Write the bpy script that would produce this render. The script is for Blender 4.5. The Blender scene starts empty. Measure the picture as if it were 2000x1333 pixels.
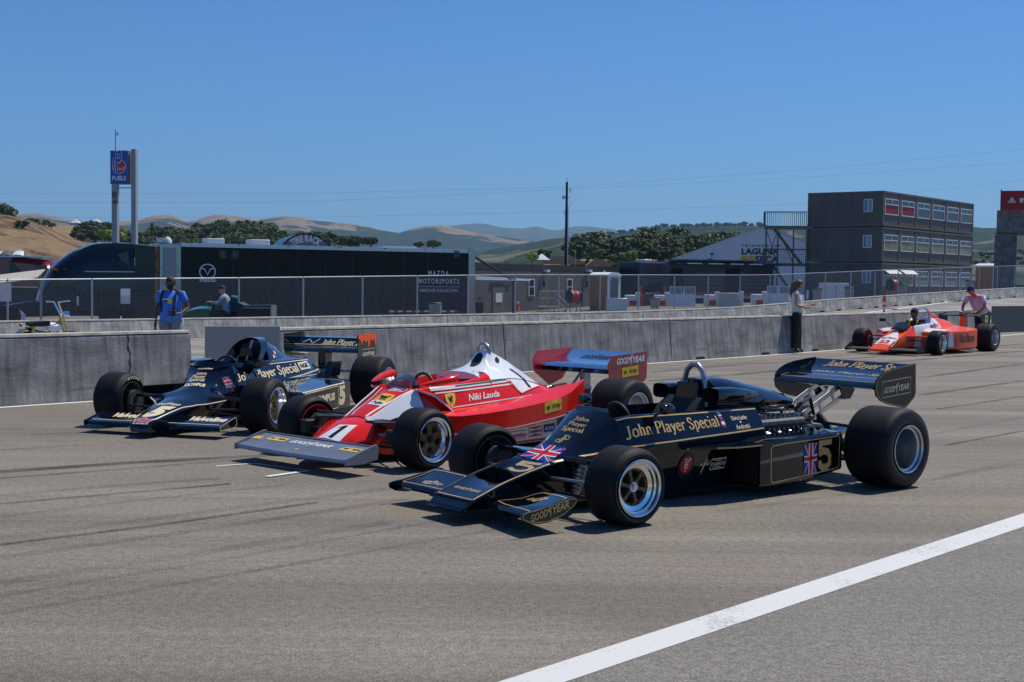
import bpy,math,random
from mathutils import Vector,Matrix
from mathutils.bvhtree import BVHTree
from mathutils import noise as mnoise
random.seed(7)
PI=math.pi
S=bpy.context.scene
COL=S.collection
# ------------------------------------------------------------------ camera
CAM_H,CAM_F,CAM_P,CAM_R=1.534,2504.5,math.radians(2.726),math.radians(0.662)
cd=bpy.data.cameras.new('camera')
cam=bpy.data.objects.new('camera',cd);COL.objects.link(cam)
cd.sensor_width=36.0;cd.lens=CAM_F/2000.0*36.0
cd.clip_start=0.1;cd.clip_end=30000
cam.matrix_world=Matrix.Translation((0,0,CAM_H))@Matrix.Rotation(PI/2-CAM_P,4,'X')@Matrix.Rotation(CAM_R,4,'Z')
S.camera=cam
# ------------------------------------------------------------------ sky, sun, exposure
SUN_AZ,SUN_EL=math.radians(37),math.radians(62)
w=bpy.data.worlds.new("World");S.world=w;w.use_nodes=True
nt=w.node_tree;nt.nodes.clear()
sky=nt.nodes.new('ShaderNodeTexSky');sky.sky_type='NISHITA';sky.sun_disc=False
sky.sun_elevation=SUN_EL;sky.sun_rotation=PI/2-SUN_AZ
sky.altitude=100;sky.air_density=1.0;sky.dust_density=0.0;sky.ozone_density=6.0
bg=nt.nodes.new('ShaderNodeBackground');bg.inputs['Strength'].default_value=0.098
wo=nt.nodes.new('ShaderNodeOutputWorld')
tn=nt.nodes.new('ShaderNodeMix');tn.data_type='RGBA';tn.blend_type='MULTIPLY';tn.inputs['Factor'].default_value=1.0;tn.inputs['B'].default_value=(.30,.66,1.07,1)
nt.links.new(sky.outputs[0],tn.inputs['A']);nt.links.new(tn.outputs['Result'],bg.inputs[0]);nt.links.new(bg.outputs[0],wo.inputs[0])
sl=bpy.data.lights.new('sun','SUN');sl.energy=4.75;sl.angle=math.radians(0.5);sl.color=(1.0,0.94,0.84)
so=bpy.data.objects.new('sun',sl);COL.objects.link(so)
sd=Vector((math.cos(SUN_EL)*math.cos(SUN_AZ),math.cos(SUN_EL)*math.sin(SUN_AZ),math.sin(SUN_EL)))
so.rotation_euler=sd.to_track_quat('Z','Y').to_euler();so.location=(30,20,60)
S.view_settings.view_transform='Standard';S.view_settings.look='None'
S.view_settings.exposure=0.0;S.view_settings.gamma=1.0
S.render.film_transparent=False
S.cycles.max_bounces=8;S.cycles.transparent_max_bounces=24;S.cycles.volume_bounces=0
S.cycles.volume_step_rate=10
# ------------------------------------------------------------------ measuring helpers
def ray(px,py):
 x=(px-1000)/CAM_F;y=(666.5-py)/CAM_F
 cr,sr=math.cos(CAM_R),math.sin(CAM_R)
 xr=x*cr-y*sr;yr=x*sr+y*cr
 cp,sp=math.cos(CAM_P),math.sin(CAM_P)
 return Vector((xr,cp+yr*sp,-sp+yr*cp))
def at(px,py,Y):
 r=ray(px,py);k=Y/r.y
 return Vector((r.x*k,Y,CAM_H+r.z*k))
def gz(px,py,z=0.0):
 r=ray(px,py);k=(z-CAM_H)/r.z
 return Vector((r.x*k,r.y*k,z))
 # ------------------------------------------------------------------ tagging
def tag(o,label=None,cat=None,group=None,kind=None):
 if label:o['label']=label
 if cat:o['category']=cat
 if group:o['group']=group
 if kind:o['kind']=kind
 return o
def thing(name,label,cat,loc=(0,0,0),rz=0,group=None):
 o=bpy.data.objects.new(name,None);COL.objects.link(o)
 o.location=loc;o.rotation_euler=(0,0,rz);o.empty_display_size=0.3
 return tag(o,label,cat,group)
def copy_tree(o,parent=None):
 c=o.copy();COL.objects.link(c);c.parent=parent
 for ch in o.children:copy_tree(ch,c)
 return c
 # ------------------------------------------------------------------ mesh collector
class MB:
 def __init__(s):s.v=[];s.f=[]
 def add(s,vs,fs):
  b=len(s.v);s.v+=[tuple(v)for v in vs];s.f+=[tuple(i+b for i in f)for f in fs];return s
 def box(s,c,d,rz=0,m=None):
  hx,hy,hz=d[0]/2,d[1]/2,d[2]/2
  vs=[Vector((x,y,z))for x in(-hx,hx)for y in(-hy,hy)for z in(-hz,hz)]
  R=Matrix.Rotation(rz,3,'Z')if m is None else m
  vs=[R@v+Vector(c)for v in vs]
  return s.add(vs,[(0,1,3,2),(4,6,7,5),(0,4,5,1),(2,3,7,6),(0,2,6,4),(1,5,7,3)])
 def bx(s,x0,x1,y0,y1,z0,z1):return s.box(((x0+x1)/2,(y0+y1)/2,(z0+z1)/2),(abs(x1-x0),abs(y1-y0),abs(z1-z0)))
 def tube(s,pts,r,n=8,cap=True,flat=1.0):
  pts=[Vector(p)for p in pts];rs=r if isinstance(r,(list,tuple))else[r]*len(pts)
  b=len(s.v);up=Vector((0,0,1));prev=None
  for i,p in enumerate(pts):
   t=(pts[min(i+1,len(pts)-1)]-pts[max(i-1,0)]).normalized()
   a=t.cross(up)if prev is None else prev-t*prev.dot(t)
   if a.length<1e-4:a=t.cross(Vector((1,0,0)))
   a.normalize();c=t.cross(a).normalized();prev=a
   for k in range(n):
    q=2*PI*k/n;s.v.append(tuple(p+a*math.cos(q)*rs[i]+c*math.sin(q)*rs[i]*flat))
  for i in range(len(pts)-1):
   for k in range(n):
    s.f.append((b+i*n+k,b+i*n+(k+1)%n,b+(i+1)*n+(k+1)%n,b+(i+1)*n+k))
  if cap:
   s.f.append(tuple(b+k for k in range(n))[::-1]);s.f.append(tuple(b+(len(pts)-1)*n+k for k in range(n)))
  return s
 def lathe(s,prof,axis='y',c=(0,0,0),n=32,closed=False):
  b=len(s.v);c=Vector(c)
  for(a,r)in prof:
   for k in range(n):
    q=2*PI*k/n;u,v=r*math.cos(q),r*math.sin(q)
    p={'y':(u,a,v),'z':(u,v,a),'x':(a,u,v)}[axis]
    s.v.append(tuple(c+Vector(p)))
  m=len(prof)
  for i in range(m if closed else m-1):
   j=(i+1)%m
   for k in range(n):s.f.append((b+i*n+k,b+i*n+(k+1)%n,b+j*n+(k+1)%n,b+j*n+k))
  if not closed:
   if prof[0][1]>1e-4:s.f.append(tuple(b+k for k in range(n))[::-1])
   if prof[-1][1]>1e-4:s.f.append(tuple(b+(m-1)*n+k for k in range(n)))
  return s
 def prism(s,poly,axis,a0,a1):
  """poly: 2D outline; axis: 'y' -> (x,z) outline, 'z' -> (x,y), 'x' -> (y,z)"""
  n=len(poly);b=len(s.v)
  for a in(a0,a1):
   for(u,v)in poly:
    s.v.append({'y':(u,a,v),'z':(u,v,a),'x':(a,u,v)}[axis])
  s.f.append(tuple(b+k for k in range(n)));s.f.append(tuple(b+n+k for k in range(n))[::-1])
  for k in range(n):s.f.append((b+k,b+n+k,b+n+(k+1)%n,b+(k+1)%n))
  return s
 def loft(s,secs,sub=1,cap=True,mirror=True,open_=False):
  """secs: (x, [(y,z)...]) half profiles, bottom centre to top centre, mirrored in y"""
  S_=[]
  for x,p in secs:
   q=list(p)
   if mirror:
    m=[(-y,z)for(y,z)in reversed(p)]
    if abs(p[-1][0])<1e-6:m=m[1:]
    if abs(p[0][0])<1e-6:m=m[:-1]
    q=q+m
   S_.append([Vector((x,y,z))for y,z in q])
  if sub>1:
   O=[]
   for i in range(len(S_)-1):
    p0=S_[max(i-1,0)];p1=S_[i];p2=S_[i+1];p3=S_[min(i+2,len(S_)-1)]
    for k in range(sub):
     t=k/sub;row=[]
     for a,b_,c,d in zip(p0,p1,p2,p3):
      row.append(0.5*((2*b_)+(c-a)*t+(2*a-5*b_+4*c-d)*t*t+(3*b_-a-3*c+d)*t**3))
     O.append(row)
   O.append(S_[-1]);S_=O
  n=len(S_[0]);b=len(s.v)
  for r in S_:s.v+=[tuple(v)for v in r]
  for i in range(len(S_)-1):
   for k in range(n-1 if open_ else n):
    s.f.append((b+i*n+k,b+(i+1)*n+k,b+(i+1)*n+(k+1)%n,b+i*n+(k+1)%n))
  if cap:
   s.f.append(tuple(b+k for k in range(n)));s.f.append(tuple(b+(len(S_)-1)*n+k for k in range(n))[::-1])
  return s
 def xf(s,M,i0=0):
  for i in range(i0,len(s.v)):s.v[i]=tuple(M@Vector(s.v[i]))
  return s
 def build(s,name,mat,parent=None,smooth=35,bevel=0,loc=None,sub=0,solid=0):
  me=bpy.data.meshes.new(name);me.from_pydata(s.v,[],s.f);me.update()
  import bmesh
  bm=bmesh.new();bm.from_mesh(me);bmesh.ops.recalc_face_normals(bm,faces=bm.faces);bm.to_mesh(me);bm.free()
  if smooth:
   me.shade_smooth();me.set_sharp_from_angle(angle=math.radians(smooth))
  me.materials.append(mat)
  o=bpy.data.objects.new(name,me);COL.objects.link(o)
  if parent is not None:o.parent=parent
  if loc is not None:o.location=loc
  if solid:
   md=o.modifiers.new('s','SOLIDIFY');md.thickness=solid;md.offset=0
  if bevel:
   md=o.modifiers.new('b','BEVEL');md.width=bevel;md.segments=2;md.limit_method='ANGLE';md.angle_limit=math.radians(40)
  if sub:
   md=o.modifiers.new('u','SUBSURF');md.levels=md.render_levels=sub
  return o
  # ------------------------------------------------------------------ materials
def P(name,col,rough=0.5,metal=0.0,coat=0.0,var=0.0,scale=8.0,bump=0.0,bscale=None,stretch=(1,1,1),col2=None,emis=None,spec=None,rvar=0.0,obj=True):
 m=bpy.data.materials.new(name);m.use_nodes=True
 n=m.node_tree.nodes;l=m.node_tree.links;b=n['Principled BSDF']
 b.inputs['Base Color'].default_value=(*col,1);b.inputs['Roughness'].default_value=rough
 b.inputs['Metallic'].default_value=metal;b.inputs['Coat Weight'].default_value=coat;b.inputs['Coat Roughness'].default_value=0.04
 if spec is not None:b.inputs['Specular IOR Level'].default_value=spec
 if emis:b.inputs['Emission Color'].default_value=(*emis[:3],1);b.inputs['Emission Strength'].default_value=emis[3]
 if var or bump or col2 or rvar:
  tc=n.new('ShaderNodeTexCoord');mp=n.new('ShaderNodeMapping');mp.inputs['Scale'].default_value=stretch
  l.new(tc.outputs['Object'],mp.inputs['Vector'])
  nz=n.new('ShaderNodeTexNoise');nz.inputs['Scale'].default_value=scale;nz.inputs['Detail'].default_value=6;nz.inputs['Roughness'].default_value=0.6
  l.new(mp.outputs[0],nz.inputs['Vector'])
  if var or col2:
   mx=n.new('ShaderNodeMix');mx.data_type='RGBA'
   c2=col2 if col2 else tuple(max(0,c*(1-var))for c in col)
   c1=col if col2 else tuple(min(1,c*(1+var))for c in col)
   mx.inputs['A'].default_value=(*c1,1);mx.inputs['B'].default_value=(*c2,1)
   mr=n.new('ShaderNodeMapRange');mr.inputs['From Min'].default_value=0.35;mr.inputs['From Max'].default_value=0.65
   l.new(nz.outputs['Fac'],mr.inputs['Value']);l.new(mr.outputs[0],mx.inputs['Factor']);l.new(mx.outputs['Result'],b.inputs['Base Color'])
  if rvar:
   mr2=n.new('ShaderNodeMapRange');mr2.inputs['To Min'].default_value=max(0.02,rough-rvar);mr2.inputs['To Max'].default_value=rough+rvar
   l.new(nz.outputs['Fac'],mr2.inputs['Value']);l.new(mr2.outputs[0],b.inputs['Roughness'])
  if bump:
   bp=n.new('ShaderNodeBump');bp.inputs['Strength'].default_value=bump;bp.inputs['Distance'].default_value=0.02
   nb=n.new('ShaderNodeTexNoise');nb.inputs['Scale'].default_value=bscale or scale*4;nb.inputs['Detail'].default_value=4
   l.new(mp.outputs[0],nb.inputs['Vector']);l.new(nb.outputs['Fac'],bp.inputs['Height']);l.new(bp.outputs[0],b.inputs['Normal'])
 return m
M={}
M['black_paint']=P('black_paint',(0.0025,0.004,0.008),0.05,0,0.65,rvar=0.025,scale=6,spec=.28)
M['navy_paint']=P('navy_paint',(0.003,0.006,0.013),0.05,0,0.65,rvar=0.025,scale=6,spec=.28)
M['matt_black']=P('matt_black',(0.012,0.012,0.013),0.55,0,0,var=0.3,scale=12)
M['dark']=P('dark',(0.004,0.004,0.005),0.7,var=0.3,scale=9)
M['gold']=P('gold',(0.55,0.38,0.14),0.35,0.15,0.4,var=0.06,scale=20)
M['cream']=P('cream',(0.72,0.62,0.40),0.4,var=0.05,scale=20)
M['red_paint']=P('red_paint',(0.76,0.018,0.010),0.15,0,.4,var=0.05,scale=5,spec=.3)
M['dayglo']=P('dayglo',(1.0,0.095,0.014),0.3,0,0.3,var=0.04,scale=5,spec=.3)
M['white_paint']=P('white_paint',(0.78,0.79,0.80),0.25,0,0.6,var=0.04,scale=6)
M['green_paint']=P('green_paint',(0.0,0.20,0.07),0.3,var=0.05)
M['yellow']=P('yellow',(0.75,0.48,0.01),0.35,0,0.3,var=0.05)
M['decal_red']=P('decal_red',(0.55,0.012,0.02),0.35,var=0.05)
M['decal_blue']=P('decal_blue',(0.015,0.03,0.28),0.35,var=0.05)
M['decal_white']=P('decal_white',(0.75,0.75,0.74),0.35,var=0.04)
M['decal_black']=P('decal_black',(0.008,0.008,0.01),0.35,var=0.1)
M['alu']=P('alu',(0.62,0.63,0.64),0.32,1.0,0,var=0.08,scale=15,rvar=0.08)
M['chrome']=P('chrome',(0.8,0.8,0.8),0.12,1.0,var=0.04,scale=9)
M['wing_grey']=P('wing_grey',(0.20,0.225,0.27),0.35,0.35,0,var=0.08,scale=5,rvar=0.08)
M['bronze']=P('bronze',(0.13,0.095,0.05),0.45,0.4,var=0.15,scale=20)
M['brass']=P('brass',(0.55,0.40,0.13),0.35,0.8,var=0.15,scale=20)
M['steel']=P('steel',(0.35,0.35,0.36),0.4,0.9,var=0.15,scale=15)
M['cast']=P('cast',(0.10,0.10,0.105),0.5,0.6,var=0.3,scale=25)
M['hose']=P('hose',(0.01,0.01,0.011),0.45,var=0.2)
M['glass_dark']=P('glass_dark',(0.02,0.025,0.03),0.05,0,1.0,var=0.1)
M['smoke']=P('smoked_screen',(0.01,0.012,0.015),0.05,0,1.0,var=0.1);M['smoke'].node_tree.nodes['Principled BSDF'].inputs['Alpha'].default_value=.6
M['seat']=P('seat',(0.01,0.011,0.014),0.7,var=0.2)
def tyre_mat():
 m=P('tyre_rubber',(0.0085,0.0085,0.009),0.6,bump=0.15,bscale=140,var=0.25,scale=9,spec=0.22)
 n=m.node_tree.nodes;l=m.node_tree.links;b=n['Principled BSDF']
 tc=n.new('ShaderNodeTexCoord');v=n.new('ShaderNodeTexVoronoi');v.inputs['Scale'].default_value=75
 oi=n.new('ShaderNodeObjectInfo');ad=n.new('ShaderNodeVectorMath');sc_=n.new('ShaderNodeVectorMath');sc_.operation='SCALE';sc_.inputs['Scale'].default_value=.02
 l.new(oi.outputs['Location'],sc_.inputs[0]);ad.operation='ADD';l.new(tc.outputs['Object'],ad.inputs[0]);cb=n.new('ShaderNodeMath');cb.operation='MULTIPLY';cb.inputs[1].default_value=37;l.new(oi.outputs['Random'],cb.inputs[0]);l.new(cb.outputs[0],ad.inputs[1])
 l.new(ad.outputs[0],v.inputs['Vector'])
 n2=n.new('ShaderNodeTexNoise');n2.inputs['Scale'].default_value=7;l.new(ad.outputs[0],n2.inputs['Vector']);n2.inputs['Detail'].default_value=5
 th=n.new('ShaderNodeMapRange');th.inputs['From Min'].default_value=0.42;th.inputs['From Max'].default_value=0.75;th.inputs['To Min'].default_value=0.0;th.inputs['To Max'].default_value=0.20
 l.new(n2.outputs['Fac'],th.inputs['Value'])
 lt=n.new('ShaderNodeMath');lt.operation='LESS_THAN';l.new(v.outputs['Distance'],lt.inputs[0]);l.new(th.outputs[0],lt.inputs[1])
 mx=n.new('ShaderNodeMix');mx.data_type='RGBA';mx.inputs['B'].default_value=(0.22,0.215,0.21,1)
 src=b.inputs['Base Color'].links[0].from_socket
 l.new(src,mx.inputs['A']);l.new(lt.outputs[0],mx.inputs['Factor']);l.new(mx.outputs['Result'],b.inputs['Base Color'])
 return m
M['tyre']=tyre_mat()
M['tyre_side']=P('tyre_sidewall',(0.007,0.007,0.008),0.40,var=0.2,scale=12,bump=0.05,bscale=40,spec=0.35)
# ------------------------------------------------------------------ lettering
def text_mesh(s,bold=0.0,shear=0.0,spacing=1.0):
 c=bpy.data.curves.new('lettering','FONT');c.body=s;c.size=1.0;c.offset=bold;c.shear=shear;c.space_character=spacing
 c.resolution_u=3;c.align_x='LEFT'
 o=bpy.data.objects.new('lettering',c);COL.objects.link(o)
 bpy.context.view_layer.update()
 me=bpy.data.meshes.new_from_object(o.evaluated_get(bpy.context.evaluated_depsgraph_get()))
 bpy.data.objects.remove(o);bpy.data.curves.remove(c)
 vs=[(v.co.x,v.co.y)for v in me.vertices];fs=[tuple(p.vertices)for p in me.polygons]
 bpy.data.meshes.remove(me)
 if not vs:return[],[]
 x0=min(v[0]for v in vs);x1=max(v[0]for v in vs);y0=min(v[1]for v in vs);y1=max(v[1]for v in vs)
 return[((x-x0)/(x1-x0),(y-y0)/(y1-y0))for x,y in vs],fs
SER={'J':(0.52,[[(.34,.72),(.34,.12),(.27,0),(.14,-.03),(.06,.04)]],[(.22,.72,.46)]),'o':(0.50,[[(.25,.48),(.12,.42),(.07,.24),(.12,.06),(.25,0),(.38,.06),(.43,.24),(.38,.42),(.25,.48)]],[]),'h':(0.56,[[(.13,.74),(.13,0)],[(.13,.36),(.25,.47),(.37,.44),(.41,.34),(.41,0)]],[(.03,.74,.13),(.03,0,.23),(.31,0,.51)]),'n':(0.56,[[(.13,.47),(.13,0)],[(.13,.36),(.25,.47),(.37,.44),(.41,.34),(.41,0)]],[(.03,.47,.13),(.03,0,.23),(.31,0,.51)]),'P':(0.60,[[(.15,.72),(.15,0)],[(.15,.72),(.38,.72),(.50,.64),(.52,.53),(.48,.42),(.36,.34),(.15,.34)]],[(.03,.72,.15),(.03,0,.29)]),'l':(0.28,[[(.13,.74),(.13,0)]],[(.03,.74,.13),(.03,0,.24)]),'a':(0.48,[[(.08,.38),(.16,.47),(.28,.46),(.35,.38),(.35,.08),(.42,0)],[(.35,.28),(.20,.25),(.08,.17),(.08,.06),(.17,0),(.27,.03),(.35,.12)]],[]),'y':(0.50,[[(.08,.47),(.26,.05)],[(.42,.47),(.26,.05),(.18,-.17),(.07,-.2)]],[(0,.47,.18),(.34,.47,.50)]),'e':(0.46,[[(.10,.27),(.38,.27),(.36,.40),(.25,.48),(.13,.42),(.07,.24),(.12,.06),(.24,-.01),(.38,.08)]],[]),'r':(0.42,[[(.13,.47),(.13,0)],[(.13,.32),(.22,.45),(.34,.47),(.38,.41)]],[(.03,.47,.13),(.03,0,.24)]),'S':(0.54,[[(.43,.56),(.40,.69),(.27,.74),(.14,.69),(.10,.56),(.18,.44),(.34,.34),(.44,.22),(.40,.06),(.26,-.01),(.12,.04),(.07,.19)]],[]),'p':(0.54,[[(.13,.47),(.13,-.22)],[(.13,.36),(.24,.48),(.38,.44),(.44,.26),(.38,.05),(.24,-.01),(.13,.08)]],[(.03,.47,.13),(.03,-.22,.24)]),'c':(0.44,[[(.38,.38),(.30,.47),(.20,.47),(.10,.38),(.07,.24),(.12,.07),(.24,-.01),(.38,.08)]],[]),'i':(0.28,[[(.13,.47),(.13,0)],[(.13,.62),(.13,.70)]],[(.03,.47,.13),(.03,0,.24)]),'C':(0.62,[[(.54,.52),(.48,.68),(.34,.74),(.18,.68),(.09,.50),(.08,.24),(.18,.05),(.34,-.01),(.48,.05),(.55,.2)]],[]),'s':(0.40,[[(.32,.38),(.22,.48),(.11,.43),(.12,.31),(.28,.20),(.34,.10),(.22,-.01),(.08,.08)]],[]),'L':(0.56,[[(.15,.72),(.15,0),(.46,0),(.50,.16)]],[(.03,.72,.29)]),'k':(0.54,[[(.13,.74),(.13,0)],[(.40,.47),(.15,.22)],[(.22,.28),(.42,0)]],[(.03,.74,.13),(.03,0,.23),(.32,0,.52),(.31,.47,.48)]),'A':(0.68,[[(.10,0),(.33,.74)],[(.33,.74),(.57,0)],[(.18,.26),(.48,.26)]],[(0,0,.2),(.45,0,.68)]),'d':(0.54,[[(.41,.74),(.41,.06),(.48,0)],[(.41,.36),(.30,.48),(.16,.44),(.09,.24),(.15,.04),(.28,-.01),(.41,.1)]],[(.31,.74,.41)]),'t':(0.34,[[(.15,.62),(.15,.08),(.22,0),(.32,.05)],[(.03,.47),(.30,.47)]],[]),'b':(0.54,[[(.13,.74),(.13,0)],[(.13,.36),(.24,.48),(.38,.44),(.44,.26),(.38,.05),(.24,-.01),(.13,.08)]],[(.03,.74,.13)]),'M':(0.84,[[(.16,0),(.16,.72)],[(.16,.72),(.42,.05)],[(.42,.05),(.68,.72)],[(.68,.72),(.68,0)]],[(.04,.72,.18),(.04,0,.28),(.56,0,.80),(.66,.72,.80)]),'N':(0.7,[[(.14,0),(.14,.72)],[(.14,.72),(.54,0)],[(.54,0),(.54,.72)]],[(.02,.72,.16),(.02,0,.26),(.42,.72,.66)]),'u':(0.54,[[(.12,.47),(.12,.12),(.2,0),(.32,.03),(.4,.14)],[(.4,.47),(.4,0)]],[]),'K':(0.66,[[(.14,.72),(.14,0)],[(.52,.72),(.16,.34)],[(.26,.42),(.54,0)]],[]),' ':(0.28,[],[]),}
def serif_mesh(s,thick=0.125,thin=0.05,shear=0.0):
 mb=MB();x=0
 for ch in s:
  adv,strokes,serifs=SER.get(ch,SER['o'])
  for st in strokes:
   pts=st
   if len(st)>3:
    q=[]
    for i in range(len(st)-1):
     a,b,c,d=st[max(i-1,0)],st[i],st[i+1],st[min(i+2,len(st)-1)]
     for t in(0,.5):
      q.append(tuple(.5*((2*b[j])+(c[j]-a[j])*t+(2*a[j]-5*b[j]+4*c[j]-d[j])*t*t+(3*b[j]-a[j]-3*c[j]+d[j])*t**3)for j in(0,1)))
    pts=q+[st[-1]]
   row=[]
   for i,p in enumerate(pts):
    a=pts[max(i-1,0)];c=pts[min(i+1,len(pts)-1)]
    dx,dy=c[0]-a[0],c[1]-a[1];L=math.hypot(dx,dy)or 1
    w_=(thin+(thick-thin)*abs(dy)/L)/2
    nx,ny=-dy/L*w_,dx/L*w_
    row.append((x+p[0]+nx,p[1]+ny,0));row.append((x+p[0]-nx,p[1]-ny,0))
   mb.add(row,[(2*i,2*i+1,2*i+3,2*i+2)for i in range(len(pts)-1)])
  for a,y,b in serifs:
   h=thin*0.8;y0=y if y<.1 else y-h
   mb.add([(x+a,y0,0),(x+b,y0,0),(x+b,y0+h,0),(x+a,y0+h,0)],[(0,1,2,3)])
  x+=adv
 vs=[(v[0]+shear*v[1],v[1])for v in mb.v]
 x0=min(v[0]for v in vs);x1=max(v[0]for v in vs)
 y1=.74
 return[((a-x0)/(x1-x0),b/y1)for a,b in vs],mb.f
def place_flat(parent,name,vf,mat,O,U,V,target=None,off=0.0025,cut=None):
 """lay a unit-square drawing on the surface: O corner, U across, V up. With a target (BVH), it is wrapped on it."""
 import bmesh
 vs,fs=vf;Q=None
 if U is None:
  Q=[Vector(q)for q in O];O=Q[0];U=(Q[1]-Q[0]+Q[2]-Q[3])/2;V=(Q[3]-Q[0]+Q[2]-Q[1])/2
 O,U,V=Vector(O),Vector(U),Vector(V);N=U.cross(V).normalized()
 bm=bmesh.new();bv=[bm.verts.new((v[0],v[1],0))for v in vs]
 for f in fs:
  try:bm.faces.new([bv[i]for i in f])
  except ValueError:pass
 if target:
  L=cut or 0.04
  for k in range(3):
   es=[e for e in bm.edges if math.hypot((e.verts[0].co.x-e.verts[1].co.x)*U.length,(e.verts[0].co.y-e.verts[1].co.y)*V.length)>L]
   if not es:break
   bmesh.ops.subdivide_edges(bm,edges=es,cuts=1)
  bmesh.ops.triangulate(bm,faces=bm.faces)
 dead=[]
 for v in bm.verts:
  a,b=v.co.x,v.co.y
  p=O+U*a+V*b if Q is None else Q[0]*(1-a)*(1-b)+Q[1]*a*(1-b)+Q[2]*a*b+Q[3]*(1-a)*b
  if target:
   h=target.ray_cast(p+N*0.25,-N,0.6)if Q else target.ray_cast(p+N*0.6,-N,1.4)
   if h[0]is None:dead.append(v);continue
   nn=h[1]if h[1].dot(N)>0 else-h[1]
   p=h[0]+nn*off
  else:p=p+N*off
  v.co=p
 if dead:bmesh.ops.delete(bm,geom=dead,context='VERTS')
 me=bpy.data.meshes.new(name);bm.to_mesh(me);bm.free();me.materials.append(mat)
 o=bpy.data.objects.new(name,me);COL.objects.link(o)
 if parent is not None:o.parent=parent
 return o
QUAD=([(0,0),(1,0),(1,1),(0,1)],[(0,1,2,3)])
def grid_quad(nx=6,ny=6):
 return([(i/nx,j/ny)for j in range(ny+1)for i in range(nx+1)],[(j*(nx+1)+i,j*(nx+1)+i+1,(j+1)*(nx+1)+i+1,(j+1)*(nx+1)+i)for j in range(ny)for i in range(nx)])
def tapered(w,nx=6,ny=12):
 return([(.5+(i/nx-.5)*w(j/ny),j/ny)for j in range(ny+1)for i in range(nx+1)],[(j*(nx+1)+i,j*(nx+1)+i+1,(j+1)*(nx+1)+i+1,(j+1)*(nx+1)+i)for j in range(ny)for i in range(nx)])
def line2d(pts,wd,closed=False,ar=1.0):
 """ribbon in unit-square space; ar = width/height of the square so that wd is relative to height"""
 mb=MB();n=len(pts);row=[]
 for i,p in enumerate(pts):
  a=pts[(i-1)%n]if(closed or i>0)else p;c=pts[(i+1)%n]if(closed or i<n-1)else p
  dx,dy=(c[0]-a[0])*ar,c[1]-a[1];L=math.hypot(dx,dy)or 1
  nx,ny=-dy/L*wd/2/ar,dx/L*wd/2
  row.append((p[0]+nx,p[1]+ny,0));row.append((p[0]-nx,p[1]-ny,0))
 m=n if closed else n-1
 mb.add(row,[(2*i,2*i+1,2*((i+1)%n)+1,2*((i+1)%n))for i in range(m)])
 return[(v[0],v[1])for v in mb.v],mb.f
def ellipse2d(n=24,cx=.5,cy=.5,rx=.5,ry=.5):
 return([(cx+rx*math.cos(2*PI*k/n),cy+ry*math.sin(2*PI*k/n))for k in range(n)],[tuple(range(n))])
def merge2d(*ms):
 v=[];f=[]
 for a,b in ms:f+=[tuple(i+len(v)for i in q)for q in b];v+=list(a)
 return v,f
def sub2d(vf,x0,y0,x1,y1):return[(x0+(x1-x0)*a,y0+(y1-y0)*b)for a,b in vf[0]],vf[1]
def bvh(*objs):
 vs=[];fs=[]
 for o in objs:
  b=len(vs);vs+=[v.co.copy()for v in o.data.vertices];fs+=[tuple(i+b for i in p.vertices)for p in o.data.polygons]
 return BVHTree.FromPolygons(vs,fs)
def ribbon(parent,name,mat,pts,wd,target,N,off=0.003,step=0.03):
 """a painted line that follows the surface; pts 3D near it, N the direction it is pressed from"""
 P_=[];N=Vector(N).normalized();pts=[Vector(p)for p in pts]
 for a,b in zip(pts,pts[1:]):
  k=max(1,int((b-a).length/step))
  for i in range(k):P_.append(a.lerp(b,i/k))
 P_.append(pts[-1]);mb=MB();row=[]
 for i,p in enumerate(P_):
  t=(P_[min(i+1,len(P_)-1)]-P_[max(i-1,0)]).normalized();s_=t.cross(N).normalized()*wd/2
  for q in(p+s_,p-s_):
   h=target.ray_cast(q+N*0.4,-N,1.0)if target else(None,)
   if h[0]is not None:
    nn=h[1]if h[1].dot(N)>0 else-h[1]
    q=h[0]+nn*off
   elif target:q=None
   row.append(q)
 runs=[];cur=[]
 for i in range(len(P_)):
  a,b=row[2*i],row[2*i+1]
  if a is None or b is None or(cur and(a-cur[-2]).length>step*3+.05):runs.append(cur);cur=[]if a is None or b is None else[a,b]
  else:cur+=[a,b]
 runs.append(cur)
 for r_ in runs:
  if len(r_)>=4:mb.add(r_,[(2*i,2*i+1,2*i+3,2*i+2)for i in range(len(r_)//2-1)])
 return mb.build(name,mat,parent,smooth=0)
def flag(parent,tgt,O,U=None,V=None):
 """union flag, four layers each set a little proud"""
 cl=lambda ms:([(min(1,max(0,a)),min(1,max(0,b)))for a,b in ms[0]],ms[1])
 g=lambda ms,nm,mt,off:place_flat(parent,nm,cl(ms),mt,O,U,V,tgt,off,0.05)
 g(grid_quad(8,4),'flag_field',M['decal_blue'],.003)
 g(merge2d(line2d([(0,0),(1,1)],.22,ar=1.6),line2d([(0,1),(1,0)],.22,ar=1.6)),'flag_saltire',M['decal_white'],.0042)
 g(merge2d(line2d([(0,.04),(.5,.54)],.075,ar=1.6),line2d([(.5,.46),(1,.96)],.075,ar=1.6),line2d([(0,.96),(.5,.46)],.075,ar=1.6),line2d([(.5,.54),(1,.04)],.075,ar=1.6)),'flag_red_saltire',M['decal_red'],.0054)
 g(merge2d(line2d([(0,.5),(1,.5)],.34,ar=1.6),line2d([(.5,0),(.5,1)],.34,ar=1.6)),'flag_cross',M['decal_white'],.0066)
 g(merge2d(line2d([(0,.5),(1,.5)],.2,ar=1.6),line2d([(.5,0),(.5,1)],.2,ar=1.6)),'flag_red_cross',M['decal_red'],.0078)
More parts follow.
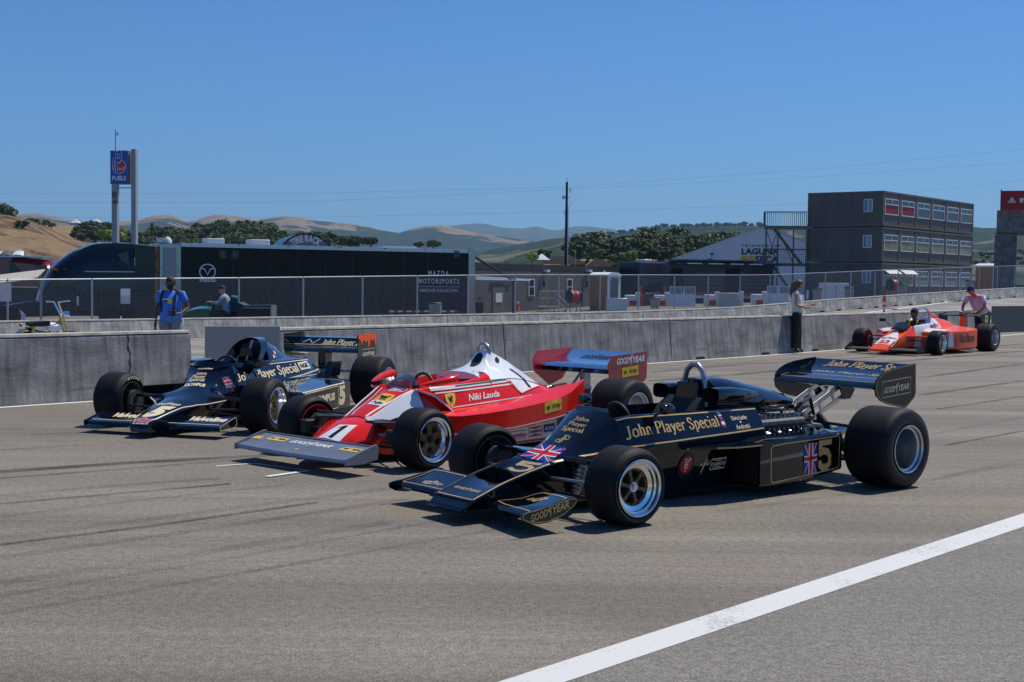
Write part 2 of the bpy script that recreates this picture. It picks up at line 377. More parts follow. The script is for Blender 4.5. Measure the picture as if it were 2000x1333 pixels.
# =================================================================== GROUND
E1=Vector((.7071,.7071,0));N1=Vector((-.7071,.7071,0))
def lerp_tab(tab,x):
 if x<=tab[0][0]:return tab[0][1]
 for(a,va),(b,vb)in zip(tab,tab[1:]):
  if x<=b:return va+(vb-va)*(x-a)/(b-a)
 return tab[-1][1]
NW=28.27
ZW=[(33,0.0),(40,.10),(46.9,.39),(55.4,.67),(65.8,.97),(85,1.15),(140,1.2)]
ZP=[(45,-.9),(85,.1),(140,.6)]
def G(t,n):
 if n<=17:return 0.0
 zw=lerp_tab(ZW,t)
 if n<=NW:return zw*((n-17)/(NW-17))-(.2*math.sin(PI*(n-17)/(NW-17))if t<26 else 0 if t>36 else .02*(36-t)*math.sin(PI*(n-17)/(NW-17)))
 zp=lerp_tab(ZP,t);k=min(1,(n-NW)/20)
 return zw+(zp-zw)*k
def Gxy(x,y):return G(x*.7071+y*.7071,-x*.7071+y*.7071)
def road_mat(name,base,dark,streak=1.0,light=1.35,crack=0.0,dirt=0.0):
 m=bpy.data.materials.new(name);m.use_nodes=True
 n=m.node_tree.nodes;l=m.node_tree.links;b=n['Principled BSDF'];b.inputs['Roughness'].default_value=0.82
 b.inputs['Specular IOR Level'].default_value=0.35
 tc=n.new('ShaderNodeTexCoord')
 def noise(scale,detail=4,rot=0,st=(1,1,1)):
  mp=n.new('ShaderNodeMapping');mp.inputs['Rotation'].default_value=(0,0,rot);mp.inputs['Scale'].default_value=st
  l.new(tc.outputs['Object'],mp.inputs['Vector']);z=n.new('ShaderNodeTexNoise');z.inputs['Scale'].default_value=scale;z.inputs['Detail'].default_value=detail
  l.new(mp.outputs[0],z.inputs['Vector']);return z.outputs['Fac']
 def rng(sock,a,b_,c,d):
  r=n.new('ShaderNodeMapRange');r.inputs['From Min'].default_value=a;r.inputs['From Max'].default_value=b_;r.inputs['To Min'].default_value=c;r.inputs['To Max'].default_value=d
  l.new(sock,r.inputs['Value']);return r.outputs[0]
 def mul(a,b_):
  q=n.new('ShaderNodeMath');q.operation='MULTIPLY';l.new(a,q.inputs[0])
  if isinstance(b_,(int,float)):q.inputs[1].default_value=b_
  else:l.new(b_,q.inputs[1])
  return q.outputs[0]
 ang=-math.radians(47)
 grain=rng(noise(95,4),.3,.7,.5,1.5)
 grain2=rng(noise(24,3),.35,.65,.84,1.16)
 st1=rng(noise(1.0,5,ang,(.02,1.6,1)),.35,.7,1.0+.10*streak,1.0-.26*streak)
 st2=rng(noise(1.0,3,ang,(.05,7,1)),.45,.75,1.0,1.0-.16*streak)
 blot=rng(noise(.35,4),.3,.7,.90,1.10)
 f=mul(mul(mul(mul(grain,grain2),st1),st2),blot)
 cm=n.new('ShaderNodeMix');cm.data_type='RGBA';cm.inputs['A'].default_value=(*base,1);cm.inputs['B'].default_value=(*dark,1)
 l.new(rng(noise(.5,4),.4,.62,0,1),cm.inputs['Factor'])
 vm=n.new('ShaderNodeVectorMath');vm.operation='SCALE';l.new(cm.outputs['Result'],vm.inputs[0]);l.new(f,vm.inputs['Scale'])
 out=vm.outputs[0]
 if dirt:
  dm=n.new('ShaderNodeMix');dm.data_type='RGBA';dm.inputs['B'].default_value=(.20,.125,.06,1);l.new(out,dm.inputs['A'])
  l.new(rng(mul(noise(1.0,5,ang,(.06,.55,1)),noise(.8,3)),.33,.48,0,dirt),dm.inputs['Factor']);out=dm.outputs['Result']
 l.new(out,b.inputs['Base Color'])
 bp=n.new('ShaderNodeBump');bp.inputs['Strength'].default_value=.5;bp.inputs['Distance'].default_value=.006
 l.new(noise(120,3),bp.inputs['Height']);l.new(bp.outputs[0],b.inputs['Normal'])
 return m
M['asphalt']=road_mat('asphalt',(.212,.186,.148),(.180,.160,.130),1.0,dirt=.5)
M['asphalt_near']=road_mat('asphalt_near',(.195,.18,.155),(.175,.162,.14),.35)
M['pit']=road_mat('pit_surface',(.28,.265,.24),(.20,.19,.175),.9)
M['paddock']=road_mat('paddock_surface',(.17,.155,.13),(.13,.12,.105),.4)
def sheet(name,ts,nf,mat,zoff=0):
 """nf(t) -> list of n values"""
 mb=MB();rows=[]
 for t in ts:rows.append([(t,n)for n in nf(t)])
 k=len(rows[0])
 for r in rows:
  for t,n in r:mb.v.append(tuple(E1*t+N1*n+Vector((0,0,G(t,n)+zoff))))
 for i in range(len(rows)-1):
  for j in range(k-1):mb.f.append((i*k+j,(i+1)*k+j,(i+1)*k+j+1,i*k+j+1))
 return tag(mb.build(name,mat,smooth=60),kind='structure')
def frange(a,b,n):return[a+(b-a)*i/(n-1)for i in range(n)]
FWP=[gz(*p)for p in[(0,795),(546,759),(989,728.5),(1313,706.5),(1550,690),(1662,681),(1751,674),(1934,658),(2000,652)]]
d0=(FWP[1]-FWP[0]).normalized();FWP=[FWP[0]-d0*40]+FWP
d1=(FWP[-1]-FWP[-2]).normalized();FWP+=[FWP[-1]+d1*30,FWP[-1]+d1*120]
FT=[(p.dot(E1),p.dot(N1))for p in FWP]
def nfw(t):return lerp_tab(FT,t)if FT[0][0]<t<FT[-1][0]else(FT[0][1]if t<=FT[0][0]else FT[-1][1])
ts=frange(-50,170,111)
sheet('race_track',ts,lambda t:[-60,-20,-10,0,4,8,12,nfw(t)+.2],M['asphalt'])
sheet('pit_lane',ts,lambda t:[nfw(t)+.2]+[nfw(t)+.2+(NW+.1-nfw(t)-.2)*k/6 for k in range(1,7)],M['pit'])
sheet('paddock_ground',frange(-120,420,109),lambda t:[NW+.1,31,35,42,50,80,140,240,420],M['paddock'])
mb=MB();mb.add([(-9000,-200,-3),(9000,-200,-3),(14000,16000,-3),(-14000,16000,-3)],[(0,1,2,3)])
M['far_land']=P('far_land',(.17,.14,.08),.95,var=.25,scale=.01,col2=(.06,.07,.035))
tag(mb.build('far_ground',M['far_land'],smooth=0),kind='structure')
M['line']=P('road_line_paint',(.66,.66,.64),.6,var=.10,scale=5,bump=.2,bscale=60)
def worn_line_mat():
 m=bpy.data.materials.new('worn_line');m.use_nodes=True;n=m.node_tree.nodes;l=m.node_tree.links;b=n['Principled BSDF'];b.inputs['Roughness'].default_value=.65
 tc=n.new('ShaderNodeTexCoord');z=n.new('ShaderNodeTexNoise');z.inputs['Scale'].default_value=45;z.inputs['Detail'].default_value=5;l.new(tc.outputs['Object'],z.inputs['Vector'])
 z2=n.new('ShaderNodeTexNoise');z2.inputs['Scale'].default_value=2.5;l.new(tc.outputs['Object'],z2.inputs['Vector'])
 ad=n.new('ShaderNodeMath');ad.operation='ADD';l.new(z.outputs['Fac'],ad.inputs[0]);l.new(z2.outputs['Fac'],ad.inputs[1])
 r=n.new('ShaderNodeValToRGB');r.color_ramp.elements[0].position=.56;r.color_ramp.elements[0].color=(.60,.60,.58,1);r.color_ramp.elements[1].position=.64;r.color_ramp.elements[1].color=(.42,.41,.39,1)
 hf=n.new('ShaderNodeMath');hf.operation='MULTIPLY';hf.inputs[1].default_value=.5;l.new(ad.outputs[0],hf.inputs[0]);l.new(hf.outputs[0],r.inputs[0])
 l.new(r.outputs[0],b.inputs['Base Color']);bp=n.new('ShaderNodeBump');bp.inputs['Strength'].default_value=.5;bp.inputs['Distance'].default_value=.004;l.new(z.outputs['Fac'],bp.inputs['Height']);l.new(bp.outputs[0],b.inputs['Normal'])
 return m
M['worn_line']=worn_line_mat()
def strip(name,a,b,mat,z=.004,closed=False):
 """a, b: two lists of ground points, the edges of the strip"""
 mb=MB();row=[]
 for p,q in zip(a,b):row+=[(p.x,p.y,Gxy(p.x,p.y)+z),(q.x,q.y,Gxy(q.x,q.y)+z)]
 mb.add(row,[(2*i,2*i+1,2*i+3,2*i+2)for i in range(len(a)-1)])
 return tag(mb.build(name,mat,smooth=0),kind='structure')
def stroke(name,pts,wd,mat,z=.004):
 a=[];b=[]
 for i,p in enumerate(pts):
  t=(pts[min(i+1,len(pts)-1)]-pts[max(i-1,0)]).normalized();s_=Vector((-t.y,t.x,0))*wd/2;a.append(p+s_);b.append(p-s_)
 return strip(name,a,b,mat,z)
u0,u1,l0,l1=gz(976,1333),gz(2000,1003.6),gz(1107,1333),gz(2000,1030)
du=(u1-u0);dl=(l1-l0)
strip('edge_line',[u0-du*2+du*k*.25 for k in range(60)],[l0-dl*2+dl*k*.25 for k in range(60)],M['worn_line'])
strip('near_shoulder',[l0-dl*2,l0+dl*14],[l0-dl*2+Vector((9,-9,0)),l0+dl*14+Vector((9,-9,0))],M['asphalt_near'],.002)
fw_line=[]
for i in range(1,len(FWP)-1):
 a,b=FWP[i],FWP[i+1]
 for k in range(6):fw_line.append(a.lerp(b,k/6))
off=Vector((.70,-.71,0))
fw_line=[FWP[1]-d0*20]+fw_line
stroke('wall_line',[p+off*.10 for p in fw_line],.11,M['line'])
for o_,w_ in((3.3,.13),(4.2,.10),(8.5,.16)):
 stroke('pit_line',[E1*t+N1*(nfw(t)+o_)for t in frange(5,75,36)],w_,M['line'])
g=[gz(422,912),gz(495,906.5),gz(603,921),gz(521,932.5)]
stroke('grid_mark',[g[0],g[1]],.035,M['line'],.005);stroke('grid_mark',[g[1],g[2]],.035,M['line'],.006);stroke('grid_mark',[g[2],g[3]],.06,M['line'],.007)
def mark_mat(name,alpha):
 m=bpy.data.materials.new(name);m.use_nodes=True;n=m.node_tree.nodes;l=m.node_tree.links;b=n['Principled BSDF'];b.inputs['Roughness'].default_value=.7
 b.inputs['Base Color'].default_value=(.022,.021,.021,1)
 tc=n.new('ShaderNodeTexCoord');z=n.new('ShaderNodeTexNoise');z.inputs['Scale'].default_value=1.2;z.inputs['Detail'].default_value=6;l.new(tc.outputs['Object'],z.inputs['Vector'])
 z2=n.new('ShaderNodeTexNoise');z2.inputs['Scale'].default_value=70;l.new(tc.outputs['Object'],z2.inputs['Vector'])
 mm=n.new('ShaderNodeMath');mm.operation='MULTIPLY';l.new(z.outputs['Fac'],mm.inputs[0]);l.new(z2.outputs['Fac'],mm.inputs[1])
 r=n.new('ShaderNodeMapRange');r.inputs['From Min'].default_value=.12;r.inputs['From Max'].default_value=.4;r.inputs['To Max'].default_value=alpha;l.new(mm.outputs[0],r.inputs['Value'])
 l.new(r.outputs[0],b.inputs['Alpha']);return m
M['mark']=mark_mat('tyre_mark_rubber',.75);M['mark2']=mark_mat('tyre_mark_faint',.24)
for i,(pts,wd,mt)in enumerate([([(0,922),(250,905),(470,893),(560,888)],.16,'mark'),([(0,968),(220,950),(430,935)],.11,'mark2'),([(0,1050),(250,1020),(520,985),(760,955)],.12,'mark2'),([(60,850),(200,843),(330,836)],.1,'mark2'),([(1270,728),(1450,712),(1680,700),(2000,672)],.12,'mark'),([(1270,745),(1500,727),(1760,706),(2000,686)],.2,'mark'),([(1800,738),(2000,711)],.12,'mark'),([(1800,772),(2000,744)],.13,'mark'),([(1815,850),(2000,815)],.1,'mark2'),([(0,880),(170,870),(260,866)],.1,'mark2'),([(1300,722),(1500,704),(1660,694)],.06,'mark'),([(0,1140),(400,1080),(760,1020)],.12,'mark2'),([(0,1090),(330,1045),(800,975)],.10,'mark2'),([(0,1010),(300,975),(560,948)],.07,'mark2'),([(0,935),(230,918),(450,900)],.05,'mark'),([(0,1200),(500,1115),(1000,1030)],.06,'mark2'),([(0,1165),(400,1100),(900,1010)],.05,'mark2'),([(0,1065),(300,1028),(620,982)],.06,'mark'),([(0,985),(220,966),(450,946)],.05,'mark'),([(1320,790),(1500,772),(1650,756)],.05,'mark2'),([(1850,870),(2000,842)],.05,'mark'),([(1850,930),(2000,898)],.06,'mark2'),([(1300,760),(1500,740),(1500,740.1)],.08,'mark2'),([(1830,800),(2000,775)],.06,'mark'),([(1400,1000),(1700,960),(2000,905)],.07,'mark2')]):
 P3=[gz(*p)for p in pts];q=[]
 for a,b in zip(P3,P3[1:]):
  for k in range(4):q.append(a.lerp(b,k/4))
 stroke('tyre_mark',q+[P3[-1]],wd,M[mt],.0030+.0001*i)
M['oil']=mark_mat('oil_spot',.9)
# =================================================================== CONCRETE BARRIERS
def concrete(name,base,dark,lightk=1.25):
 m=bpy.data.materials.new(name);m.use_nodes=True;n=m.node_tree.nodes;l=m.node_tree.links;b=n['Principled BSDF'];b.inputs['Roughness'].default_value=.88
 b.inputs['Specular IOR Level'].default_value=.3
 tc=n.new('ShaderNodeTexCoord')
 def noise(st,sc,d=5,loc=(0,0,0)):
  mp=n.new('ShaderNodeMapping');mp.inputs['Scale'].default_value=st;mp.inputs['Location'].default_value=loc;l.new(tc.outputs['Object'],mp.inputs['Vector'])
  z=n.new('ShaderNodeTexNoise');z.inputs['Scale'].default_value=sc;z.inputs['Detail'].default_value=d;l.new(mp.outputs[0],z.inputs['Vector']);return z.outputs['Fac']
 def rng(s,a,b_,c,d):
  r=n.new('ShaderNodeMapRange');r.inputs['From Min'].default_value=a;r.inputs['From Max'].default_value=b_;r.inputs['To Min'].default_value=c;r.inputs['To Max'].default_value=d;l.new(s,r.inputs['Value']);return r.outputs[0]
 def mul(a,b_):
  q=n.new('ShaderNodeMath');q.operation='MULTIPLY';l.new(a,q.inputs[0]);l.new(b_,q.inputs[1]);return q.outputs[0]
 streak=rng(noise((9,9,.5),1.6,6),.42,.70,1.08,.60)
 blot=rng(noise((1,1,1.6),2.1,6,(3,1,2)),.3,.7,.60,1.25)
 fine=rng(noise((1,1,1),45,3),.3,.7,.9,1.1)
 v=n.new('ShaderNodeTexVoronoi');v.inputs['Scale'].default_value=7;l.new(tc.outputs['Object'],v.inputs['Vector'])
 pit=n.new('ShaderNodeMath');pit.operation='GREATER_THAN';pit.inputs[1].default_value=.055;l.new(v.outputs['Distance'],pit.inputs[0])
 pitr=rng(pit.outputs[0],0,1,.45,1.0)
 f=mul(mul(mul(streak,blot),fine),pitr)
 sc=rng(noise((.6,.6,14),1.3,5,(7,2,0)),.60,.72,0,.55)
 vm=n.new('ShaderNodeVectorMath');vm.operation='SCALE';vm.inputs[0].default_value=base;l.new(f,vm.inputs['Scale'])
 mx=n.new('ShaderNodeMix');mx.data_type='RGBA';mx.inputs['B'].default_value=(*dark,1);l.new(vm.outputs[0],mx.inputs['A']);l.new(sc,mx.inputs['Factor'])
 l.new(mx.outputs['Result'],b.inputs['Base Color'])
 bp=n.new('ShaderNodeBump');bp.inputs['Strength'].default_value=.4;bp.inputs['Distance'].default_value=.01;l.new(mul(noise((1,1,1),30,4),pitr),bp.inputs['Height']);l.new(bp.outputs[0],b.inputs['Normal'])
 return m
M['concrete']=concrete('wall_concrete',(.275,.268,.255),(.07,.078,.10))
M['concrete_light']=concrete('pit_wall_concrete',(.50,.47,.41),(.24,.22,.20))
M['concrete_top']=P('wall_top_concrete',(.40,.37,.31),.9,var=.25,scale=6,bump=.3)
def barrier(name,a,b,h,wb,wt,mat,label,group,notch=True):
 """a precast length of wall from a to b (foot of its track side)"""
 a=Vector(a);b=Vector(b);L=(b-a).length;t=(b-a).normalized()
 o=thing(name,label,'concrete barrier',(a.x,a.y,a.z),math.atan2(t.y,t.x),group)
 o.rotation_euler=(0,-math.atan2(b.z-a.z,(b.xy-a.xy).length),math.atan2(t.y,t.x))
 inset=(wb-wt)/2;mb=MB()
 prof=[(0,0),(.012,.07),(inset*.8,h-.06),(inset,h-.035),(wb-inset,h-.035),(wb-inset*.8,h-.06),(wb-.012,.07),(wb,0)]
 n=24;g_=.012
 xs=[g_+(L-2*g_)*k/n for k in range(n+1)];base=len(mb.v)
 for x in xs:mb.v+=[(x,y+mnoise.noise(Vector((x*1.3+a.x,z*3,y)))*.004,z)for y,z in prof]
 k=len(prof)
 for i in range(n):
  for j in range(k-1):mb.f.append((i*k+j,(i+1)*k+j,(i+1)*k+j+1,i*k+j+1))
 mb.f.append(tuple(range(k)));mb.f.append(tuple(n*k+j for j in range(k))[::-1])
 mb.build('wall_block',mat,o,smooth=25)
 mt=MB();ys=[(inset-.02,h-.033),(inset-.012,h-.005),(inset+.03,h),(wb-inset-.03,h),(wb-inset+.012,h-.005),(wb-inset+.02,h-.033)]
 for x in xs:mt.v+=[(x,y,z+mnoise.noise(Vector((x*2+a.y,y,0)))*.003)for y,z in ys]
 k=len(ys)
 for i in range(n):
  for j in range(k-1):mt.f.append((i*k+j,(i+1)*k+j,(i+1)*k+j+1,i*k+j+1))
 mt.f.append(tuple(range(k)));mt.f.append(tuple(n*k+j for j in range(k))[::-1])
 mt.build('coping',M['concrete_top'],o,smooth=40)
 if notch:
  for q in(L*.22,L*.78):
   nb=MB();nb.prism([(q-.17,0.0),(q-.13,.055),(q+.13,.055),(q+.17,0.0)],'y',-.008,.02);nb.build('drain_slot',M['dark'],o,smooth=0)
 return o
def fw_at(px):
 best=None
 r=(px-1000)/CAM_F
 for a,b in zip(FWP,FWP[1:]):
  den=(b.x-a.x)-r*(b.y-a.y)*1.003
  k=(r*a.y*1.003-a.x)/den if abs(den)>1e-9 else-1
  if-1e-6<=k<=1+1e-6:
   p=a.lerp(b,k)
   if p.y>0:return p
 return FWP[-1]
def px_of(p):
 v=cam.matrix_world.inverted()@Vector(p);return 1000+CAM_F*v.x/-v.z
def fw_px(px):
 lo,hi=0.0,1.0;n=len(FWP)-1
 f=lambda s:FWP[min(int(s*n),n-1)].lerp(FWP[min(int(s*n),n-1)+1],s*n-min(int(s*n),n-1))
 lo=1/n*0.6
 if f(lo).y<1:lo=1/n*.95
 for _ in range(50):
  mid=(lo+hi)/2
  if px_of(f(mid))<px:lo=mid
  else:hi=mid
 return f(lo)
e380=fw_px(380)
segs=[(e380-d0*10.1,e380-d0*5.05,'stained grey concrete barrier length at the far left end, mostly out of frame'),(e380-d0*5.05,e380,'grey concrete barrier with a vertical crack, left of the gap in the wall'),(fw_px(546),fw_px(989),'stained concrete barrier length between the grey board and the joint above the red car'),(fw_px(989),fw_px(1313),'stained concrete barrier length behind the rear wing of the red car'),(fw_px(1313),fw_px(1540),'scuffed concrete barrier length just left of the standing woman'),(fw_px(1540),fw_px(1751),'scuffed concrete barrier length to the right of the standing woman'),(fw_px(1751),fw_px(1936),'concrete barrier length directly behind the orange and white car')]
for i,(a,b,lb)in enumerate(segs):
 barrier('concrete_barrier',a,b,.83,.42,.20,M['concrete'],lb,'front wall barriers',notch=i>3)
crk=[]
pc=fw_px(258)
for i in range(15):
 z=.01+.78*i/14;s_=.012*math.sin(i*2.1)+.01*math.sin(i*.9);q=pc+d0*s_+Vector((-d0.y,d0.x,0))*(.11*.8*z/.77-.004);crk.append(Vector((q.x,q.y,z)))
cb_=MB();row=[]
for i,q in enumerate(crk):w_=.004+.004*(i%3);row+=[tuple(q-d0*w_),tuple(q+d0*w_)]
cb_.add(row,[(2*i,2*i+1,2*i+3,2*i+2)for i in range(14)]);ck=cb_.build('crack',M['dark'],None,smooth=0)
wb_=[o_ for o_ in bpy.data.objects if o_.name=='concrete_barrier.001'][0];bpy.context.view_layer.update();ck.parent=wb_;ck.matrix_parent_inverse=wb_.matrix_world.inverted()
p0=fw_px(2090);barrier('concrete_barrier',p0,p0+d1*9,.83,.42,.20,M['concrete'],'concrete barrier length beyond the dark board at the right edge','front wall barriers')
def bw(t):return E1*t+N1*NW+Vector((0,0,lerp_tab(ZW,t)))
L2=3.05
names=['leftmost in view','behind the small motorcycle','behind the man in blue','behind the grey board','left of the trash can by the trailer','below the words on the black trailer','in front of the orange cone','in front of the small red hose reel','in front of the brown portable toilet','in front of the charging posts','short one in front of the white cabinets','left of the standing woman','behind the standing woman','below the trash cans by the offices','left of the striped post','right of the striped post','at the corner of the offices','below the hose reel by the offices','left of the leaning man','behind the leaning man','right of the leaning man','near the concrete pier','rightmost in view','beyond the right edge','beyond the right edge']
for i in range(-4,19):
 t=19.5+L2*i
 a,b=bw(t),bw(t+L2)
 lb='low pale concrete barrier of the pit wall, '+names[min(max(i+4,0),24)]
 barrier('pit_barrier',a,b,.49,.36,.18,M['concrete_light'],lb,'pit wall barriers',notch=i>6)
# =================================================================== CHAIN LINK FENCE
def mesh_wire_mat():
 m=bpy.data.materials.new('chain_link');m.use_nodes=True;n=m.node_tree.nodes;l=m.node_tree.links;b=n['Principled BSDF']
 b.inputs['Base Color'].default_value=(.30,.31,.32,1);b.inputs['Roughness'].default_value=.45;b.inputs['Metallic'].default_value=.5
 tc=n.new('ShaderNodeTexCoord');sp=n.new('ShaderNodeSeparateXYZ');l.new(tc.outputs['Object'],sp.inputs[0])
 def m2(op,a,c,cl=False):
  q=n.new('ShaderNodeMath');q.operation=op
  for i,s_ in enumerate((a,c)):
   if s_ is None:continue
   if isinstance(s_,(int,float)):q.inputs[i].default_value=s_
   else:l.new(s_,q.inputs[i])
  return q.outputs[0]
 pitch=.076
 u=m2('ADD',sp.outputs['X'],sp.outputs['Z']);v=m2('SUBTRACT',sp.outputs['X'],sp.outputs['Z'])
 outs=[]
 for s_ in(u,v):
  fr=m2('FRACT',m2('DIVIDE',m2('ADD',s_,400.0),pitch),None)
  outs.append(m2('LESS_THAN',m2('ABSOLUTE',m2('SUBTRACT',fr,.5),None),.045))
 al=m2('MAXIMUM',outs[0],outs[1]);l.new(al,b.inputs['Alpha'])
 return m
M['link']=mesh_wire_mat()
M['galv']=P('galvanised',(.48,.49,.50),.45,.7,var=.12,scale=12)
FTOP=[(-20,1.25),(-7.5,1.38),(0,1.5),(12,1.73),(28.7,1.9),(35.3,2.12),(42.8,2.38),(57.6,2.82),(90,3.0)]
F0=Vector((-8.53,40.0,0))
def fence(s0,s1,label,first=True):
 L=2.44;n0,n1=round(s0/L),round(s1/L)
 o=thing('chain_link_fence',label,'fence',tuple(F0+E1*(n0*L)),math.radians(45))
 for k in range(n0,n1+1):
  s_=k*L;zt=lerp_tab(FTOP,s_);x=s_-n0*L
  if k>n0 or first:MB().tube([(x,0,zt-1.95),(x,0,zt+.02)],.028,8).build('post',M['galv'],o)
  if k<n1:
   z2=lerp_tab(FTOP,s_+L)
   MB().tube([(x,0,zt),(x+L,0,z2)],.021,6).build('top_rail',M['galv'],o)
 mb=MB();row=[]
 for k in range(n0,n1+1):
  zt=lerp_tab(FTOP,k*L);row+=[((k-n0)*L,-.03,zt-1.83),((k-n0)*L,-.03,zt)]
 mb.add(row,[(2*i,2*i+2,2*i+3,2*i+1)for i in range(n1-n0)])
 mb.build('wire_mesh',M['link'],o,smooth=0)
 return o
fence(-14.64,24.4,'chain link fence with galvanised posts in front of the black truck and trailer')
fence(24.4,78.1,'chain link fence with galvanised posts in front of the dark buses and container offices',False)
sg=MB().box((0,0,0),(.30,.012,.44)).build('fence_sign',M['decal_white']);p=at(245,579,37.35);sg.location=p;sg.rotation_euler=(0,0,PI/4)
tag(sg,'small blank white notice hung on the wire fence left of the man in blue','sign')
sg=MB().box((0,0,0),(.36,.012,.5)).build('fence_sign',P('grey_notice',(.42,.44,.46),.6,var=.1));sg.location=at(9,571,34.3);sg.rotation_euler=(0,0,PI/4)
tag(sg,'grey notice hung on the wire fence at the left edge of the picture','sign')
M['board']=P('grey_board',(.36,.34,.31),.75,var=.05,scale=2)
M['board2']=P('dark_board',(.13,.13,.11),.75,var=.05,scale=2)
def board(a,b,h,mat,label):
 o=thing('board',label,'board',(a.x,a.y,0),math.atan2(b.y-a.y,b.x-a.x));L=(b-a).length
 MB().bx(0,L,-.02,.02,.03,h).build('panel',mat,o,smooth=0,bevel=.004)
 for x in(.12,L-.12):
  f_=MB();f_.bx(x-.03,x+.03,.02,.07,0,h-.08);f_.bx(x-.03,x+.03,.02,.45,0,.05);f_.build('support',M['steel'],o,smooth=0)
 return o
board(at(400,700,17.3),at(546.5,700,17.55),.865,M['board'],'plain grey board closing the gap in the front wall, behind the leftmost car')
q0=gz(1936,652);q1=gz(2075,648.5);board(q0,q1,.88,M['board2'],'plain dark greenish board in the wall line at the right edge')
# =================================================================== HILLS
def hill_mat(name,grass,wood,frac,sc,fine,rough=.95,zref=0):
 m=bpy.data.materials.new(name);m.use_nodes=True;n=m.node_tree.nodes;l=m.node_tree.links;b=n['Principled BSDF'];b.inputs['Roughness'].default_value=rough;b.inputs['Specular IOR Level'].default_value=.1
 tc=n.new('ShaderNodeTexCoord')
 def noise(sc_,d,st=(1,1,1)):
  mp=n.new('ShaderNodeMapping');mp.inputs['Scale'].default_value=st;l.new(tc.outputs['Object'],mp.inputs['Vector'])
  z=n.new('ShaderNodeTexNoise');z.inputs['Scale'].default_value=sc_;z.inputs['Detail'].default_value=d;z.inputs['Roughness'].default_value=.65;l.new(mp.outputs[0],z.inputs['Vector']);return z.outputs['Fac']
 r=n.new('ShaderNodeMapRange');r.inputs['From Min'].default_value=frac-.014;r.inputs['From Max'].default_value=frac+.014;
 if zref:
  sx=n.new('ShaderNodeSeparateXYZ');l.new(tc.outputs['Object'],sx.inputs[0]);q=n.new('ShaderNodeMapRange');q.inputs['From Min'].default_value=zref*.55;q.inputs['From Max'].default_value=zref;q.inputs['To Min'].default_value=.14;q.inputs['To Max'].default_value=-.15;l.new(sx.outputs['Z'],q.inputs['Value'])
  ad=n.new('ShaderNodeMath');l.new(q.outputs[0],ad.inputs[0]);l.new(noise(sc,8),ad.inputs[1]);l.new(ad.outputs[0],r.inputs['Value'])
 else:l.new(noise(sc,8),r.inputs['Value'])
 g2=n.new('ShaderNodeMix');g2.data_type='RGBA';g2.inputs['A'].default_value=(*grass,1);g2.inputs['B'].default_value=(grass[0]*.68,grass[1]*.68,grass[2]*.68,1)
 rr=n.new('ShaderNodeMapRange');rr.inputs['From Min'].default_value=.35;rr.inputs['From Max'].default_value=.65;l.new(noise(fine*.4,6,(1,1,2)),rr.inputs['Value']);l.new(rr.outputs[0],g2.inputs['Factor'])
 w2=n.new('ShaderNodeMix');w2.data_type='RGBA';w2.inputs['A'].default_value=(*wood,1);w2.inputs['B'].default_value=(wood[0]*.35,wood[1]*.35,wood[2]*.4,1);
 r3=n.new('ShaderNodeMapRange');r3.inputs['From Min'].default_value=.42;r3.inputs['From Max'].default_value=.58;l.new(noise(fine,3),r3.inputs['Value']);l.new(r3.outputs[0],w2.inputs['Factor'])
 mx=n.new('ShaderNodeMix');mx.data_type='RGBA';l.new(g2.outputs['Result'],mx.inputs['A']);l.new(w2.outputs['Result'],mx.inputs['B']);l.new(r.outputs[0],mx.inputs['Factor'])
 l.new(mx.outputs['Result'],b.inputs['Base Color'])
 bp=n.new('ShaderNodeBump');bp.inputs['Strength'].default_value=.6;bp.inputs['Distance'].default_value=2/fine*.1;l.new(noise(fine,4),bp.inputs['Height']);l.new(bp.outputs[0],b.inputs['Normal'])
 return m
def hill(name,prof,Y,depth,foot_py,mat,rough,nseed,cols=220,rows=26,yfun=None,kind='structure'):
 """a ridge with real depth: crest points measured in the photo at distance Y, slope running down towards the camera to foot height"""
 x0,x1=prof[0][0],prof[-1][0];mb=MB()
 for i in range(cols+1):
  px=x0+(x1-x0)*i/cols;py=lerp_tab(prof,px);top=at(px,py,Y)
  zf=-5.0
  for j in range(rows+1):
   k=j/rows
   if k<=.72:
    q=k/.72;y=Y-depth*(1-q);e=q**1.25*(1-.0);e=3*q*q-2*q**3 if rough>1e9 else q**.85
    z=zf+(top.z-zf)*e
    x=top.x*(y/Y)
   else:
    q=(k-.72)/.28;y=Y+depth*.9*q;z=top.z-(top.z-zf)*.9*q*q;x=top.x*(y/Y)
   nz=0
   a=1-abs(k-.72)*0
   for o_,am in((1,1),(2.3,.5),(5.1,.24),(11,.12)):
    nz+=mnoise.noise(Vector((x*o_/rough+nseed,y*o_/rough,nseed)))*am
   H_=top.z-zf;dm=min(1,abs(k-.72)*3.2)if k<.72 else min(1,(k-.72)*4)
   z+=nz*H_*.38*dm+(mnoise.noise(Vector((x*22/rough,y*22/rough,3)))*H_*.012)
   mb.v.append((x,y,z))
 r_=rows+1
 for i in range(cols):
  for j in range(rows):mb.f.append((i*r_+j,(i+1)*r_+j,(i+1)*r_+j+1,i*r_+j+1))
 return tag(mb.build(name,mat,smooth=180),kind=kind)
M['ridge_far']=hill_mat('far_ridge',(.10,.10,.07),(.035,.05,.03),.35,.0012,.008)
M['ridge_gold']=hill_mat('golden_hills',(.25,.17,.105),(.018,.036,.022),.51,.0055,.03,zref=205)
M['ridge_wood']=hill_mat('wooded_ridge',(.16,.145,.08),(.018,.038,.018),.39,.014,.1)
M['valley']=hill_mat('valley_slope',(.13,.13,.085),(.03,.055,.03),.48,.014,.08)
M['grass_dry']=hill_mat('dry_grass',(.235,.165,.095),(.15,.10,.055),.50,.06,1.0)
